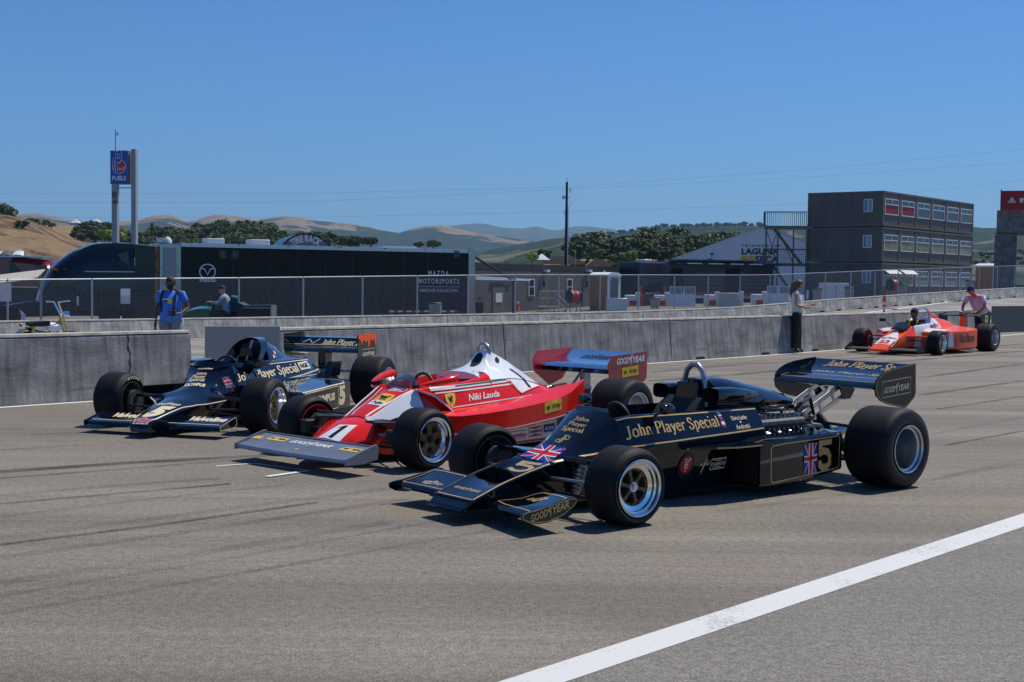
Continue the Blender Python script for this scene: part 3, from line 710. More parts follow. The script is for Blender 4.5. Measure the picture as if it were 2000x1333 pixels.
M['grass_hill']=hill_mat('oak_hill_grass',(.27,.19,.105),(.04,.06,.022),.50,.03,.4)
hill('far_mountains',[(700,470),(860,448),(880,440),(905,436.5),(935,435),(955,438),(975,443),(1020,446),(1035,443),(1050,442),(1070,447),(1095,449),(1110,444),(1125,441),(1165,443),(1195,446),(1215,452),(1260,462),(1400,480)],9500,2500,505,M['ridge_far'],2600,3.1,160,20)
hill('golden_hills',[(-900,428),(-300,424),(0,421),(45,419),(75,418),(105,424),(140,431),(200,437),(270,430),(300,421),(330,420),(345,425),(365,432),(385,429),(400,424),(420,417),(440,418),(455,421),(500,428),(530,423),(560,420.5),(590,424),(620,430),(680,436),(720,441),(750,449),(780,453),(805,445),(830,440),(865,438),(900,446),(930,453),(990,462),(1060,472),(1300,490)],4200,1700,520,M['ridge_gold'],1300,9.4,360,34)
hill('wooded_ridge',[(860,520),(920,500),(960,487),(1000,479),(1050,471),(1080,466),(1120,463),(1160,461),(1190,457),(1215,455),(1260,447),(1300,444),(1330,443),(1400,440),(1450,439),(1490,441),(1560,441),(1700,444),(1800,445),(1890,443),(1960,446),(2100,448),(2600,440)],2100,900,512,M['ridge_wood'],520,5.7,300,30)
hill('valley_slope',[(640,520),(720,507),(800,500),(900,500),(980,496),(1040,482),(1090,472),(1150,466),(1220,476),(1300,500),(1500,505),(1800,500),(1900,488),(2000,492),(2300,490)],1200,500,545,M['valley'],300,2.2,200,24)
hill('grassy_hill',[(-700,400),(-300,404),(-60,414),(0,421),(20,424),(50,432),(90,444),(130,462),(170,474),(200,482),(250,494),(330,505),(480,518)],300,150,528,M['grass_dry'],90,6.6,160,30)
hill('oak_hill',[(-200,440),(60,440),(100,438),(150,440),(190,442),(230,450),(300,452),(345,447),(372,440),(400,446),(440,446),(500,452),(560,462),(620,470),(700,480),(800,492),(900,505)],470,200,520,M['grass_hill'],130,1.3,200,26)
hill('tree_mound',[(1000,520),(1080,505),(1120,492),(1180,482),(1250,476),(1340,474),(1430,480),(1500,490),(1650,505)],320,110,530,M['grass_hill'],90,8.3,100,20)
def on_hill(px,py,Y0,Y1):
 return at(px,py,(Y0+Y1)/2)
# =================================================================== TREES
def leaf_mat(name,c1,c2):
 m=bpy.data.materials.new(name);m.use_nodes=True;n=m.node_tree.nodes;l=m.node_tree.links;b=n['Principled BSDF'];b.inputs['Roughness'].default_value=.6;b.inputs['Specular IOR Level'].default_value=.25
 tc=n.new('ShaderNodeTexCoord');z=n.new('ShaderNodeTexNoise');z.inputs['Scale'].default_value=1.1;z.inputs['Detail'].default_value=5;l.new(tc.outputs['Object'],z.inputs['Vector'])
 oi=n.new('ShaderNodeObjectInfo')
 mx=n.new('ShaderNodeMix');mx.data_type='RGBA';mx.inputs['A'].default_value=(*c1,1);mx.inputs['B'].default_value=(*c2,1)
 r=n.new('ShaderNodeMapRange');r.inputs['From Min'].default_value=.38;r.inputs['From Max'].default_value=.62;l.new(z.outputs['Fac'],r.inputs['Value']);l.new(r.outputs[0],mx.inputs['Factor'])
 hs=n.new('ShaderNodeHueSaturation');mr=n.new('ShaderNodeMapRange');mr.inputs['To Min'].default_value=.55;mr.inputs['To Max'].default_value=1.7;l.new(oi.outputs['Random'],mr.inputs['Value']);l.new(mr.outputs[0],hs.inputs['Value'])
 l.new(mx.outputs['Result'],hs.inputs['Color']);l.new(hs.outputs[0],b.inputs['Base Color']);return m
M['leaf_oak']=leaf_mat('oak_leaves',(.046,.074,.020),(.095,.118,.038))
M['leaf_dark']=leaf_mat('dark_leaves',(.024,.044,.014),(.052,.075,.024))
M['leaf_lime']=leaf_mat('lime_leaves',(.12,.22,.02),(.20,.30,.04))
M['bark']=P('bark',(.09,.07,.05),.9,var=.3,scale=6,bump=.4)
def tree_proto(kind,seed):
 rnd=random.Random(seed);tr=MB();cr=MB()
 R_=1.0;H_={'oak':1.35,'dark':1.25,'lime':1.8,'conifer':2.4}[kind]
 base=.42 if kind!='conifer' else .3
 tr.tube([(0,0,-.1),(.03,.02,base*.6),(.0,.05,base+.2)],[.10,.075,.05],7)
 cl=[]
 for i in range(30 if kind!='conifer' else 34):
  a=rnd.uniform(0,2*PI)
  if kind=='conifer':
   zz=rnd.uniform(0,1);rr=(1-zz)*.55*rnd.uniform(.3,1);z=base+zz*(H_-base);s_=.16+.16*(1-zz)
  else:
   u=rnd.uniform(-1,1);rr=math.sqrt(max(0,1-u*u*.8))*rnd.uniform(.45,1.0)*.9;z=base+(H_-base)*(.5+.42*u*rnd.uniform(.7,1.1));s_=rnd.uniform(.17,.34)
  c=Vector((math.cos(a)*rr,math.sin(a)*rr,z));cl.append((c,s_))
  if i%4==0:tr.tube([(0,0,base*.7+.05*(i/30)),tuple(c*.55+Vector((0,0,base*.35))),tuple(c)],[.045,.03,.012],5)
 for c,s_ in cl:
  for k in range(46):
   d=Vector((rnd.gauss(0,1),rnd.gauss(0,1),rnd.gauss(0,1))).normalized();p=c+Vector((d.x,d.y,d.z*.75))*s_*rnd.uniform(.55,1.08)
   nrm=(d+Vector((rnd.uniform(-.7,.7),rnd.uniform(-.7,.7),rnd.uniform(-.3,.9)))).normalized()
   a=nrm.orthogonal().normalized();b_=nrm.cross(a);th=rnd.uniform(0,PI);a2=a*math.cos(th)+b_*math.sin(th);b2=nrm.cross(a2);L=rnd.uniform(.045,.095)
   cr.add([p-a2*L-b2*L*.6,p+a2*L-b2*L*.6,p+a2*L*.7+b2*L*.7,p-a2*L*.7+b2*L*.7],[(0,1,2,3)])
 mat={'oak':'leaf_oak','dark':'leaf_dark','lime':'leaf_lime','conifer':'leaf_dark'}[kind]
 o=thing({'conifer':'conifer_tree','lime':'young_tree'}.get(kind,'oak_tree'),'tree','tree')
 tr.build('trunk',M['bark'],o);cr.build('crown',M[mat],o,smooth=0)
 return o
PROTO={('oak',0):None}
protos={k:[tree_proto(k,11*i+j)for i in range(v)]for j,(k,v)in enumerate((('oak',4),('dark',3),('lime',2),('conifer',1)))}
used=set()
def plant(kind,px,py_base,Y,size,label,group=None):
 i=random.randrange(len(protos[kind]));pr=protos[kind][i]
 if(kind,i)in used:o=copy_tree(pr)
 else:o=pr;used.add((kind,i))
 p=at(px,py_base,Y);o.location=p;o.rotation_euler=(0,0,random.uniform(0,6.28))
 s_=size/2;o.scale=(s_,s_,s_*random.uniform(.85,1.1));tag(o,label,'tree',group)
 if group is None and 'group' in o:del o['group']
 return o
GL='oaks on the hill behind the black trailer';GR='oaks on the mound behind the dark buses'
LL='dark green oak, one of many crowding the hill above the truck and trailer';LR='dark green oak, one of many on the mound behind the dark buses'
rt=random.Random(5)
def wood(profile,Y,depth,group,label,n,size,foot):
 x0,x1=profile[0][0],profile[-1][0]
 for i in range(n):
  px=x0+(x1-x0)*(i+rt.random())/n;k=rt.random()**.8
  py0=lerp_tab(profile,px);py=py0+(foot-py0)*k;s_=size*rt.uniform(.75,1.25)
  plant('oak' if rt.random()<.6 else 'dark',px,py,Y-depth*k,s_,label,group)
wood([(150,452),(185,450),(215,462)],400,40,GL,LL,16,5.2,476)
wood([(228,468),(265,462),(285,470)],380,30,GL,LL,9,5.0,486)
wood([(290,466),(330,460),(380,452),(395,458)],400,40,GL,LL,26,5.6,482)
wood([(398,462),(440,450),(480,450),(535,460)],400,60,GL,LL,60,5.4,486)
wood([(535,462),(580,466),(640,474),(700,482)],380,30,GL,LL,24,4.6,490)
wood([(300,478),(400,482),(520,486)],330,20,GL,LL,26,4.2,492)
wood([(35,432),(80,441),(105,446)],430,10,GL,LL,8,3.6,448)
plant('oak',7,440,262,5.8,'round oak alone on the dry hillside at the left edge');plant('oak',43,450,245,3.2,'small round oak alone beside the dirt path on the dry hillside')
plant('conifer',297,462,420,4.0,'pointed conifer standing above the oaks right of the fuel sign')
plant('lime',204,474,300,3.4,'yellow green young tree left of the fuel sign posts');plant('lime',236,472,300,3.2,'yellow green young tree between the fuel sign posts')
plant('oak',724,484,250,3.4,'small loose tree above the roof of the black trailer, left of two others',);plant('dark',818,486,300,2.8,'small dark tree above the trailer roof, middle of three');plant('dark',846,488,300,4.0,'wide dark tree above the right end of the trailer roof')
wood([(1122,494),(1160,486),(1200,480),(1240,476),(1290,478),(1340,482)],310,70,GR,LR,60,5.6,514)
wood([(1330,480),(1400,480),(1440,484)],320,30,GR,LR,22,5.2,498)
wood([(1150,512),(1250,512),(1330,512)],240,10,GR,LR,14,4.2,518)
plant('oak',1213,520,200,3.6,'leafy oak in front of the mound, above the low building');plant('lime',1232,520,180,2.2,'bright green young tree left of the dark bus');plant('lime',1040,517,170,2.0,'bright green young tree above the low grey building')
plant('dark',1063,514,220,3.4,'dark round tree left of the utility pole');plant('dark',1490,452,600,5,'distant tree on the ridge behind the white tent')
for i in range(60):
 px=1110+i*6.4+rt.uniform(-6,6)
 plant('dark',px,lerp_tab([(1100,468),(1200,459),(1300,446),(1480,443)],px),1900,rt.uniform(6,12),'tiny distant tree along the wooded ridge','trees along the wooded ridge')
for i in range(40):
 px=1880+i*3.9+rt.uniform(-4,4)
 plant('dark',px,520-rt.uniform(0,26),700,rt.uniform(2.5,4.5),'distant tree in the valley at the right, beyond the offices','trees in the valley at the right')
for ks in protos.values():
 for k_,p_ in enumerate(ks):
  pass
for k,ks in protos.items():
 for i,p_ in enumerate(ks):
  if(k,i)not in used:
   for c in list(p_.children):bpy.data.objects.remove(c)
   bpy.data.objects.remove(p_)
# =================================================================== RACING CARS: shared parts
def wheel(car,x,y,R,w,style,side,rimr=.178,dish=.10,rear=False,spoke_mat='bronze',paint=None,fr=None,nut='alu'):
 """tyre is the part; rim, spokes and nut are its sub-parts. side = +1 on the car's left"""
 hw=w/2;s=side
 prof=[(-hw+.03,rimr-.004),(-hw+.004,rimr+.012),(-hw-.004,rimr+.03),(-hw-.004,(rimr+R)/2),(-hw+.006,R-.035),(-hw+.022,R-.012),(-hw+.045,R-.002),(-hw*.5,R),(hw*.5,R),(hw-.045,R-.002),(hw-.022,R-.012),(hw-.006,R-.035),(hw+.004,(rimr+R)/2),(hw+.004,rimr+.03),(hw-.004,rimr+.012),(hw-.03,rimr-.004)]
 mb=MB();mb.lathe([(a*s,r)for a,r in prof],'y',(0,0,0),56);mb.f=[f for f in mb.f if len(f)==4]
 t=mb.build('tyre',M['tyre'],car,smooth=50);t.location=(x,y,R)
 sw=MB();sw.lathe([((hw-.0035)*s,rimr+.013),((hw+.0055)*s,rimr+.03),((hw+.0055)*s,(rimr+R)/2),((hw-.004)*s,R-.035)],'y',(0,0,0),56);sw.f=[f for f in sw.f if len(f)==4]
 sw.build('sidewall',M['tyre_side'],t)
 sw=MB();sw.lathe([(-(hw-.0035)*s,rimr+.013),(-(hw+.0055)*s,rimr+.03),(-(hw+.0055)*s,(rimr+R)/2),(-(hw-.004)*s,R-.035)],'y',(0,0,0),56);sw.f=[f for f in sw.f if len(f)==4]
 sw.build('sidewall',M['tyre_side'],t)
 rm=MB();o=hw
 ro=fr if fr else rimr-.044
 rp=[(o-.012,rimr),(o+.002,rimr+.004),(o+.004,rimr-.002),(o-.004,rimr-.010),(o-.025,rimr-.013),(o-.030,rimr-.026),(o-.045,rimr-.030),(o-max(.05,dish*.8),ro+.008 if fr else rimr-.036),(o-dish,ro+.004),(o-dish-.012,ro)]
 rm.lathe([(a*s,r)for a,r in rp],'y',(0,0,0),48);rm.f=[f for f in rm.f if len(f)==4]
 b=len(rm.v);rp2=[(-o+.012,rimr),(-o-.002,rimr+.004),(-o-.003,rimr-.004),(-o+.03,rimr-.016),(o-dish-.02,rimr-.04)]
 k=MB();k.lathe([(a*s,r)for a,r in rp2],'y',(0,0,0),48);k.f=[f for f in k.f if len(f)==4]
 rm.build('rim',M[paint]if paint and False else M['chrome' if not rear else 'alu'],t)
 k.build('inner_rim',M[paint]if paint else M['cast'],t)
 fy=(o-dish-.006)*s
 hub=MB();hub.lathe([((o-dish-.05)*s,.036),((o-dish+.012)*s,.034),((o-dish+.016)*s,.030),((o-dish+.014)*s,.018),((o-dish+.026)*s,.016),((o-dish+.026)*s,0)],'y',(0,0,0),20);hub.build('wheel_nut',M[nut],t)
 bk=MB();bk.lathe([((o-dish-.06)*s,ro-.002),((o-dish-.062)*s,0)],'y',(0,0,0),32);bk.build('brake_disc',M['dark'],t)
 sp=MB()
 if style=='six':
  for i in range(6):
   a=i*PI/3+.25
   pr=[(.03,-.014),(ro*.6,-.009),(ro,-.017),(ro,.017),(ro*.6,.009),(.03,.014)]
   sp.prism([(u*math.cos(a)-v*math.sin(a),u*math.sin(a)+v*math.cos(a))for u,v in pr],'y',fy-.012*s,fy+.012*s)
  rg=[(fy-.008*s,ro-.006),(fy+.010*s,ro-.006),(fy+.010*s,ro+.006),(fy-.008*s,ro+.006)];sp.lathe(rg,'y',(0,0,0),36,closed=True)
 elif style=='five':
  for i in range(5):
   a=i*2*PI/5+.3
   pr=[(.03,-.034),(ro*.55,-.024),(ro,-.044),(ro,.044),(ro*.55,.024),(.03,.034)]
   sp.prism([(u*math.cos(a)-v*math.sin(a),u*math.sin(a)+v*math.cos(a))for u,v in pr],'y',fy-.010*s,fy+.014*s)
  sp.lathe([(fy-.01*s,ro-.012),(fy+.012*s,ro-.012),(fy+.012*s,ro+.008),(fy-.01*s,ro+.008)],'y',(0,0,0),36,closed=True)
 elif style=='many':
  for i in range(14):
   a=i*2*PI/14
   pr=[(.05,-.008),(ro,-.006),(ro,.006),(.05,.008)]
   sp.prism([(u*math.cos(a)-v*math.sin(a),u*math.sin(a)+v*math.cos(a))for u,v in pr],'y',fy-.02*s,fy+.016*s)
  sp.lathe([(fy-.01*s,ro-.012),(fy+.010*s,ro-.012),(fy+.010*s,ro+.006),(fy-.01*s,ro+.006)],'y',(0,0,0),36,closed=True)
 else:
  sp.lathe([(fy,ro),(fy+.012*s,ro*.7),(fy+.018*s,ro*.45),(fy+.002*s,.05),(fy+.002*s,0)],'y',(0,0,0),36)
 bo=sp
 for i in range(12):
  a=i*2*PI/12+.1;c=(math.cos(a)*(ro+.002),fy+.014*s,math.sin(a)*(ro+.002));bo.lathe([(-.008,.006),(.008,.006)],'y',c,6)
 sp.build('spokes',M[spoke_mat],t,smooth=30)
 return t
def arm(car,name,pts,r,mat='matt_black',flat=1.0,n=8):
 return MB().tube(pts,r,n,flat=flat).build(name,M[mat],car)
def sidewall_text(t,s,txt,R,rr,mat,a0,a1,h,hw):
 """letters curved round the sidewall"""
 vs,fs=text_mesh(txt,.02)
 import bmesh
 bm=bmesh.new();bv=[bm.verts.new((a,b,0))for a,b in vs]
 for f in fs:
  try:bm.faces.new([bv[i]for i in f])
  except ValueError:pass
 for v in bm.verts:
  a=a0+(a1-a0)*v.co.x;r=rr+h*v.co.y;v.co=(r*math.cos(a),hw*s,r*math.sin(a))
 me=bpy.data.meshes.new('lettering');bm.to_mesh(me);bm.free();me.materials.append(mat);o=bpy.data.objects.new('lettering',me);COL.objects.link(o);o.parent=t
def winged_foot():
 return merge2d(([(.0,.55),(.9,1.0),(1.0,.88),(.45,.62),(.85,.72),(.9,.62),(.4,.48),(.72,.5),(.6,.1),(.35,-.15),(.45,.3),(.25,.42)],[(0,1,2,3),(3,4,5,6),(0,3,6,11),(6,7,8,10),(8,9,10),(11,6,10)]))
def good_year():
 a=sub2d(text_mesh('GOOD',.035,.25),0,0,.44,.78);b=sub2d(text_mesh('YEAR',.035,.25),.56,0,1,.78);c=sub2d(winged_foot(),.43,-.12,.57,1.12)
 return merge2d(a,b,c)
def jps_script():
 q=lambda pts,w_=.09:line2d(pts,w_,ar=1.3)
 J=q([(.45,1),(.52,.75),(.45,.3),(.3,.02),(.1,.05),(.05,.25),(.2,.38),(.45,.3)])
 P_=q([(.62,.95),(.6,.5),(.52,.1),(.45,-.1)]);P2=q([(.45,.8),(.65,.98),(.9,.9),(.98,.65),(.8,.45),(.58,.48)])
 S_=q([(.75,.6),(.5,.68),(.38,.5),(.6,.35),(.62,.15),(.4,.05)])
 return merge2d(J,P_,P2,S_)
def horse():
 return([(.3,0),(.42,.02),(.40,.22),(.55,.38),(.68,.12),(.78,.14),(.70,.4),(.74,.62),(.95,.72),(.9,.82),(.7,.78),(.72,.95),(.55,.98),(.5,.8),(.3,.66),(.12,.9),(.02,.78),(.18,.5),(.28,.3)],[(0,1,2,18),(2,3,17,18),(3,4,5,6),(3,6,7,14),(3,14,17),(7,8,9,10),(7,10,13,14),(10,11,12,13),(14,15,16,17)])
def beast():
 b=[sub2d(ellipse2d(14),.15,.42,.85,.78),sub2d(ellipse2d(10),0,.55,.22,.9),([(.8,.6),(1,.95),(.92,1),(.7,.75)],[(0,1,2,3)]),([(.0,.72),(-.14,.62),(-.1,.8)],[(0,1,2)])]
 for i in range(6):b.append(([(.18+.11*i,.5),(.24+.11*i,.5),(.22+.12*i,.05),(.16+.12*i,.05)],[(0,1,2,3)]))
 return merge2d(*b)
# =================================================================== CAR A: black car with round-tipped nose wings (nearest)
def car_black_near():
 c=thing('racing_car','black and gold racing car nearest the camera, gold 5 on its side','racing car',(.266,8.617,0),math.radians(218.29))
 bp=M['black_paint']
 nose=MB().loft([(.855,[(0,.085),(.185,.085),(.195,.095),(.185,.10),(.15,.10),(.08,.10),(0,.10)]),(.80,[(0,.085),(.185,.085),(.203,.135),(.19,.148),(.15,.149),(.08,.148),(0,.148)]),(.70,[(0,.085),(.185,.085),(.205,.176),(.19,.184),(.15,.183),(.08,.180),(0,.179)]),(.56,[(0,.08),(.185,.08),(.205,.226),(.19,.234),(.155,.232),(.08,.222),(0,.220)]),(.515,[(0,.08),(.185,.08),(.205,.240),(.19,.248),(.17,.245),(.12,.225),(0,.222)]),(.505,[(0,.08),(.185,.08),(.205,.243),(.19,.251),(.175,.246),(.17,.12),(0,.115)]),(.33,[(0,.075),(.185,.075),(.205,.287),(.19,.295),(.175,.290),(.17,.13),(0,.125)]),(.30,[(0,.075),(.185,.075),(.205,.293),(.19,.301),(.175,.296),(.16,.27),(0,.262)]),(.20,[(0,.07),(.185,.07),(.205,.316),(.19,.324),(.17,.322),(.12,.308),(0,.305)]),(.10,[(0,.07),(.19,.07),(.21,.336),(.19,.348),(.16,.356),(.10,.352),(0,.350)]),(0.0,[(0,.065),(.20,.065),(.225,.352),(.195,.376),(.155,.394),(.10,.398),(0,.400)]),(-.10,[(0,.06),(.21,.06),(.25,.366),(.215,.400),(.165,.440),(.11,.458),(0,.462)]),(-.20,[(0,.06),(.23,.06),(.285,.378),(.245,.430),(.185,.50),(.12,.527),(0,.533)]),(-.30,[(0,.06),(.25,.06),(.325,.390),(.275,.462),(.215,.563),(.14,.606),(0,.616)]),(-.36,[(0,.06),(.26,.06),(.35,.396),(.295,.48),(.24,.598),(.17,.636),(0,.650)]),],1).build('nose',bp,c,smooth=22)
 tub=MB().loft([(-.36,[(0,.055),(.26,.055),(.35,.396),(.295,.48),(.25,.604),(.235,.606),(.20,.50),(0,.45)]),(-.50,[(0,.055),(.28,.055),(.395,.407),(.345,.50),(.285,.622),(.27,.624),(.23,.40),(0,.30)]),(-.75,[(0,.055),(.29,.055),(.41,.422),(.36,.52),(.30,.622),(.285,.624),(.25,.35),(0,.24)]),(-1.0,[(0,.055),(.30,.055),(.41,.435),(.36,.53),(.30,.620),(.285,.622),(.25,.34),(0,.24)]),(-1.28,[(0,.055),(.30,.055),(.41,.447),(.36,.54),(.30,.619),(.285,.621),(.25,.38),(0,.34)]),(-1.40,[(0,.055),(.30,.055),(.41,.450),(.36,.54),(.30,.619),(.285,.620),(.20,.60),(0,.60)]),(-1.72,[(0,.055),(.30,.055),(.40,.460),(.355,.545),(.30,.618),(.285,.619),(.20,.615),(0,.615)]),],1).build('tub',bp,c,smooth=22)
 skirt=MB().loft([(-.30,[(0,.03),(.24,.03),(.27,.06),(0,.06)]),(-1.72,[(0,.035),(.31,.035),(.33,.062),(0,.062)]),(-2.4,[(0,.05),(.30,.05),(.30,.08),(0,.08)])]).build('floor',M['matt_black'],c)
 MB().prism([(.862,.088),(.800,.142),(.78,.10)],'y',-.17,.17).build('nose_inlet',M['dark'],c,smooth=0)
 bm_=MB();bm_.tube([(.87,-.19,.088),(.87,.19,.088)],.010,6);bm_.tube([(.81,.19,.15),(.81,-.19,.15)],.006,6);bm_.build('nose_lip',bp,c)
 MB().box((.42,0,.14),(.14,.30,.05)).build('oil_cooler',M['dark'],c,smooth=0)
 for s in(-1,1):
  wsec=lambda y,xl,zl,xt,zt,th:[Vector((xl,y,zl)),Vector((xl-.02,y,zl+th*.7)),Vector(((xl+xt)/2,y,(zl+zt)/2-.005+th*.25)),Vector((xt,y,zt+.004)),Vector((xt,y,zt-.004)),Vector(((xl+xt)/2,y,(zl+zt)/2-.03-th*.2)),Vector((xl-.02,y,zl-th*.5))]
  secs=[wsec(s*.19,.68,.105,.34,.175,.03),wsec(s*.40,.715,.112,.375,.193,.035),wsec(s*.63,.752,.120,.415,.208,.035),wsec(s*.712,.760,.122,.425,.210,.03)]
  mb=MB();n=7
  for sec in secs:mb.v+=[tuple(v)for v in sec]
  for i in range(3):
   for k in range(n):mb.f.append((i*n+k,i*n+(k+1)%n,(i+1)*n+(k+1)%n,(i+1)*n+k))
  mb.f.append(tuple(range(n)));mb.f.append(tuple(3*n+k for k in range(n)))
  fw=mb.build('front_wing',bp,c,smooth=40);T_=bvh(fw)
  def onw(u,v):
   y=.19+(.712-.19)*u;xl=.68+(.76-.68)*u;xt=.34+(.425-.34)*u;zl=.105+.023*u;zt=.175+.042*u
   return Vector((xl+(xt-xl)*v,y*s,zl+(zt-zl)*v+.02))
  loop=[onw(*p)for p in[(.35,.12),(.97,.10),(.99,.16),(.99,.9),(.45,.93),(.36,.86),(.28,.55),(.10,.32),(.06,.22),(.35,.12)]]
  ribbon(fw,'gold_line',M['gold'],loop,.009,T_,(0,0,1),.003)
  mono=line2d([(0,.3),(.2,.6),(.3,.35),(.5,.7),(.45,.2),(.6,.1),(.75,.6),(.9,.9),(1,.6),(.8,.4),(.55,.3)],.16,ar=1.5)
  O=onw(.42,.44);place_flat(fw,'monogram',merge2d(mono,line2d([(.2,.2),(.7,.9),(.9,.7)],.12,ar=1.5)),M['gold'],O,(0,s*.16,0)if s>0 else(0,s*.16,0),(-.10,0,.03)if s>0 else(.10,0,-.03),T_,.003)
  ep=[(.87,.150),(.865,.118),(.82,.095),(.74,.082),(.66,.082),(.54,.115),(.455,.165),(.43,.195),(.435,.215),(.46,.222),(.56,.205),(.76,.168),(.84,.160)];ep=[(x-.045,z-.007)for x,z in ep]
  e=MB().prism(ep,'y',s*.712,s*.724).build('wing_end_plate',bp,c,smooth=20)
  cx,cz=.605,.143
  epl=[(cx+(x-cx)*.955,cz+(z-cz)*.86)for x,z in ep]
  ribbon(e,'gold_line',M['gold'],[(x,s*.724,z)for x,z in epl+epl[:1]],.006,None,(0,s,0),.002)
  for i_,q_ in enumerate(e.children[-1].data.vertices):q_.co.y=s*.7265
  if s>0:place_flat(e,'lettering',good_year(),M['gold'],(.75,.7245,.091),(-.30,0,.060),(.012,0,.058),None,.003)
 tn=bvh(nose,tub)
 for s in(-1,1):
  ribbon(nose,'gold_line',M['gold'],[(.785,s*.189,.2),(.56,s*.191,.3),(.33,s*.191,.35),(.20,s*.192,.38),(.165,s*.193,.40)],.009,tn,(0,0,1),.003)
  ribbon(nose,'gold_line',M['gold'],[(.165,s*.5,.335),(0,s*.5,.358),(-.16,s*.5,.379),(-.30,s*.5,.402),(-.36,s*.5,.415)],.009,tn,(0,s,0),.003)
  ribbon(tub,'gold_line',M['gold'],[(-.362,s*.5,.415),(-.55,s*.5,.430),(-1.0,s*.5,.447),(-1.5,s*.5,.463),(-1.71,s*.5,.470)],.009,tn,(0,s,0),.003)
  ribbon(tub,'gold_line',M['gold'],[(-.362,s*.5,.592),(-.45,s*.5,.607),(-.6,s*.5,.610),(-1.0,s*.5,.607),(-1.71,s*.5,.605)],.008,tn,(0,s,0),.003)
 ribbon(nose,'gold_line',M['gold'],[(.79,-.185,.2),(.79,.185,.2)],.009,tn,(0,0,1),.003)
 place_flat(tub,'lettering',serif_mesh('John Player Special',.135,.055),M['gold'],[(-.40,.322,.470),(-1.265,.380,.513),(-1.265,.335,.588),(-.40,.280,.543)],None,None,tn,.003,.05)
 place_flat(tub,'lettering',serif_mesh('John Player Special',.135,.055),M['gold'],(-1.57,-.55,.470),(.93,0,-.018),(0,0,.105),tn,.003,.05)
 place_flat(tub,'lettering',serif_mesh('Chris Locke',.12,.05),M['cream'],(-1.685+.05,.55,.552),(-.005,0,0),(0,0,.02),tn)if False else None
 place_flat(tub,'lettering',serif_mesh('Chris Locke',.13,.07),M['cream'],(-1.405,.55,.541),(-.165,0,.002),(0,0,.026),tn,.003)
 place_flat(tub,'lettering',serif_mesh('Andretti',.13,.07),M['cream'],(-1.42,.55,.478),(-.150,0,.003),(0,0,.030),tn,.003)
 place_flat(tub,'rose',ellipse2d(8),M['decal_white'],(-1.475,.55,.519),(-.02,0,0),(0,0,.013),tn,.003)
 for z0,mt in((.575,'decal_white'),(.545,'decal_red'),(.515,'decal_white'),(.50,'decal_red')):
  place_flat(tub,'sticker',grid_quad(2,2),M[mt],(-1.285,.55,z0),(-.035,0,0),(0,0,.024 if z0!=.50 else .018),tn,.003)
 place_flat(tub,'sticker',grid_quad(2,2),M['decal_blue'],(-1.285,.55,.552),(-.035,0,0),(0,0,.008),tn,.004)
 flag(nose,tn,[(.135,-.155,.336),(.148,.172,.336),(-.032,.135,.411),(-.022,-.12,.409)])
 place_flat(nose,'race_number',merge2d(([(.15,1),(.95,1),(.95,.8),(.38,.8),(.33,.56),(.15,.56)],[(0,1,2,3),(0,3,4,5)]),line2d([(.15,.60),(.4,.66),(.7,.62),(.86,.45),(.84,.25),(.65,.1),(.35,.08),(.12,.22)],.2,ar=1)),M['gold'],[(.305,-.13,.28),(.290,.12,.275),(.165,.135,.325),(.172,-.12,.321)],None,None,tn,.003,.05)
 for wd,Q_ in(('John',[(-.250,-.058,.575),(-.253,.098,.572),(-.282,.089,.593),(-.285,-.062,.597)]),('Player',[(-.212,-.068,.542),(-.214,.120,.537),(-.243,.108,.560),(-.242,-.075,.563)]),('Special',[(-.168,-.085,.506),(-.172,.130,.502),(-.204,.120,.527),(-.202,-.092,.531)])):
  place_flat(nose,'lettering',serif_mesh(wd,.15,.08),M['gold'],Q_,None,None,tn,.003)
 place_flat(nose,'monogram',jps_script(),M['gold'],[(-.062,-.035,.437),(-.060,.080,.436),(-.131,.070,.481),(-.133,-.045,.483)],None,None,tn,.003)
 place_flat(nose,'lettering',good_year(),M['gold'],(.805,-.135,.4),(0,.27,0),(-.034,0,.016),tn,.003)
 E_=place_flat(tub,'badge',ellipse2d(28),M['decal_black'],(-.865,.55,.155),(-.155,0,0),(0,0,.19),tn,.0022)
 place_flat(tub,'badge',ellipse2d(28),M['decal_red'],(-.885,.55,.195),(-.115,0,0),(0,0,.125),tn,.0034)
 place_flat(tub,'lettering',text_mesh('E',.03),M['decal_white'],(-.925,.55,.232),(-.035,0,0),(0,0,.05),tn,.005)
 place_flat(tub,'lettering',text_mesh('THE',.02),M['decal_white'],(-.907,.55,.288),(-.07,0,.0),(0,0,.015),tn,.005)
 place_flat(tub,'lettering',text_mesh('5',.02),M['decal_white'],(-.933,.55,.208),(-.016,0,0),(0,0,.018),tn,.005)
 place_flat(tub,'lettering',text_mesh('KONI',.03),M['cream'],(-1.085,.55,.235),(-.085,0,.0),(0,0,.02),tn,.003)
 place_flat(tub,'lettering',line2d([(.0,0),(1,1)],.25),M['cream'],(-1.11,.55,.18),(-.03,0,0),(0,0,.11),tn,.003)
 place_flat(tub,'badge',merge2d(([(0,0),(1,0),(1,.1),(0,.1)],[(0,1,2,3)]),([(0,.9),(1,.9),(1,1),(0,1)],[(0,1,2,3)]),([(0,0),(.03,0),(.03,1),(0,1)],[(0,1,2,3)]),([(.97,0),(1,0),(1,1),(.97,1)],[(0,1,2,3)]),([(.06,.16),(.94,.16),(.5,.26)],[(0,1,2)]),([(.06,.84),(.5,.74),(.94,.84)],[(0,1,2)])),M['cream'],(-1.195,.55,.195),(-.155,0,.004),(0,0,.085),tn,.003)
 place_flat(tub,'lettering',text_mesh('CHAMPION',.03),M['cream'],(-1.205,.55,.222),(-.135,0,.004),(0,0,.028),tn,.003)
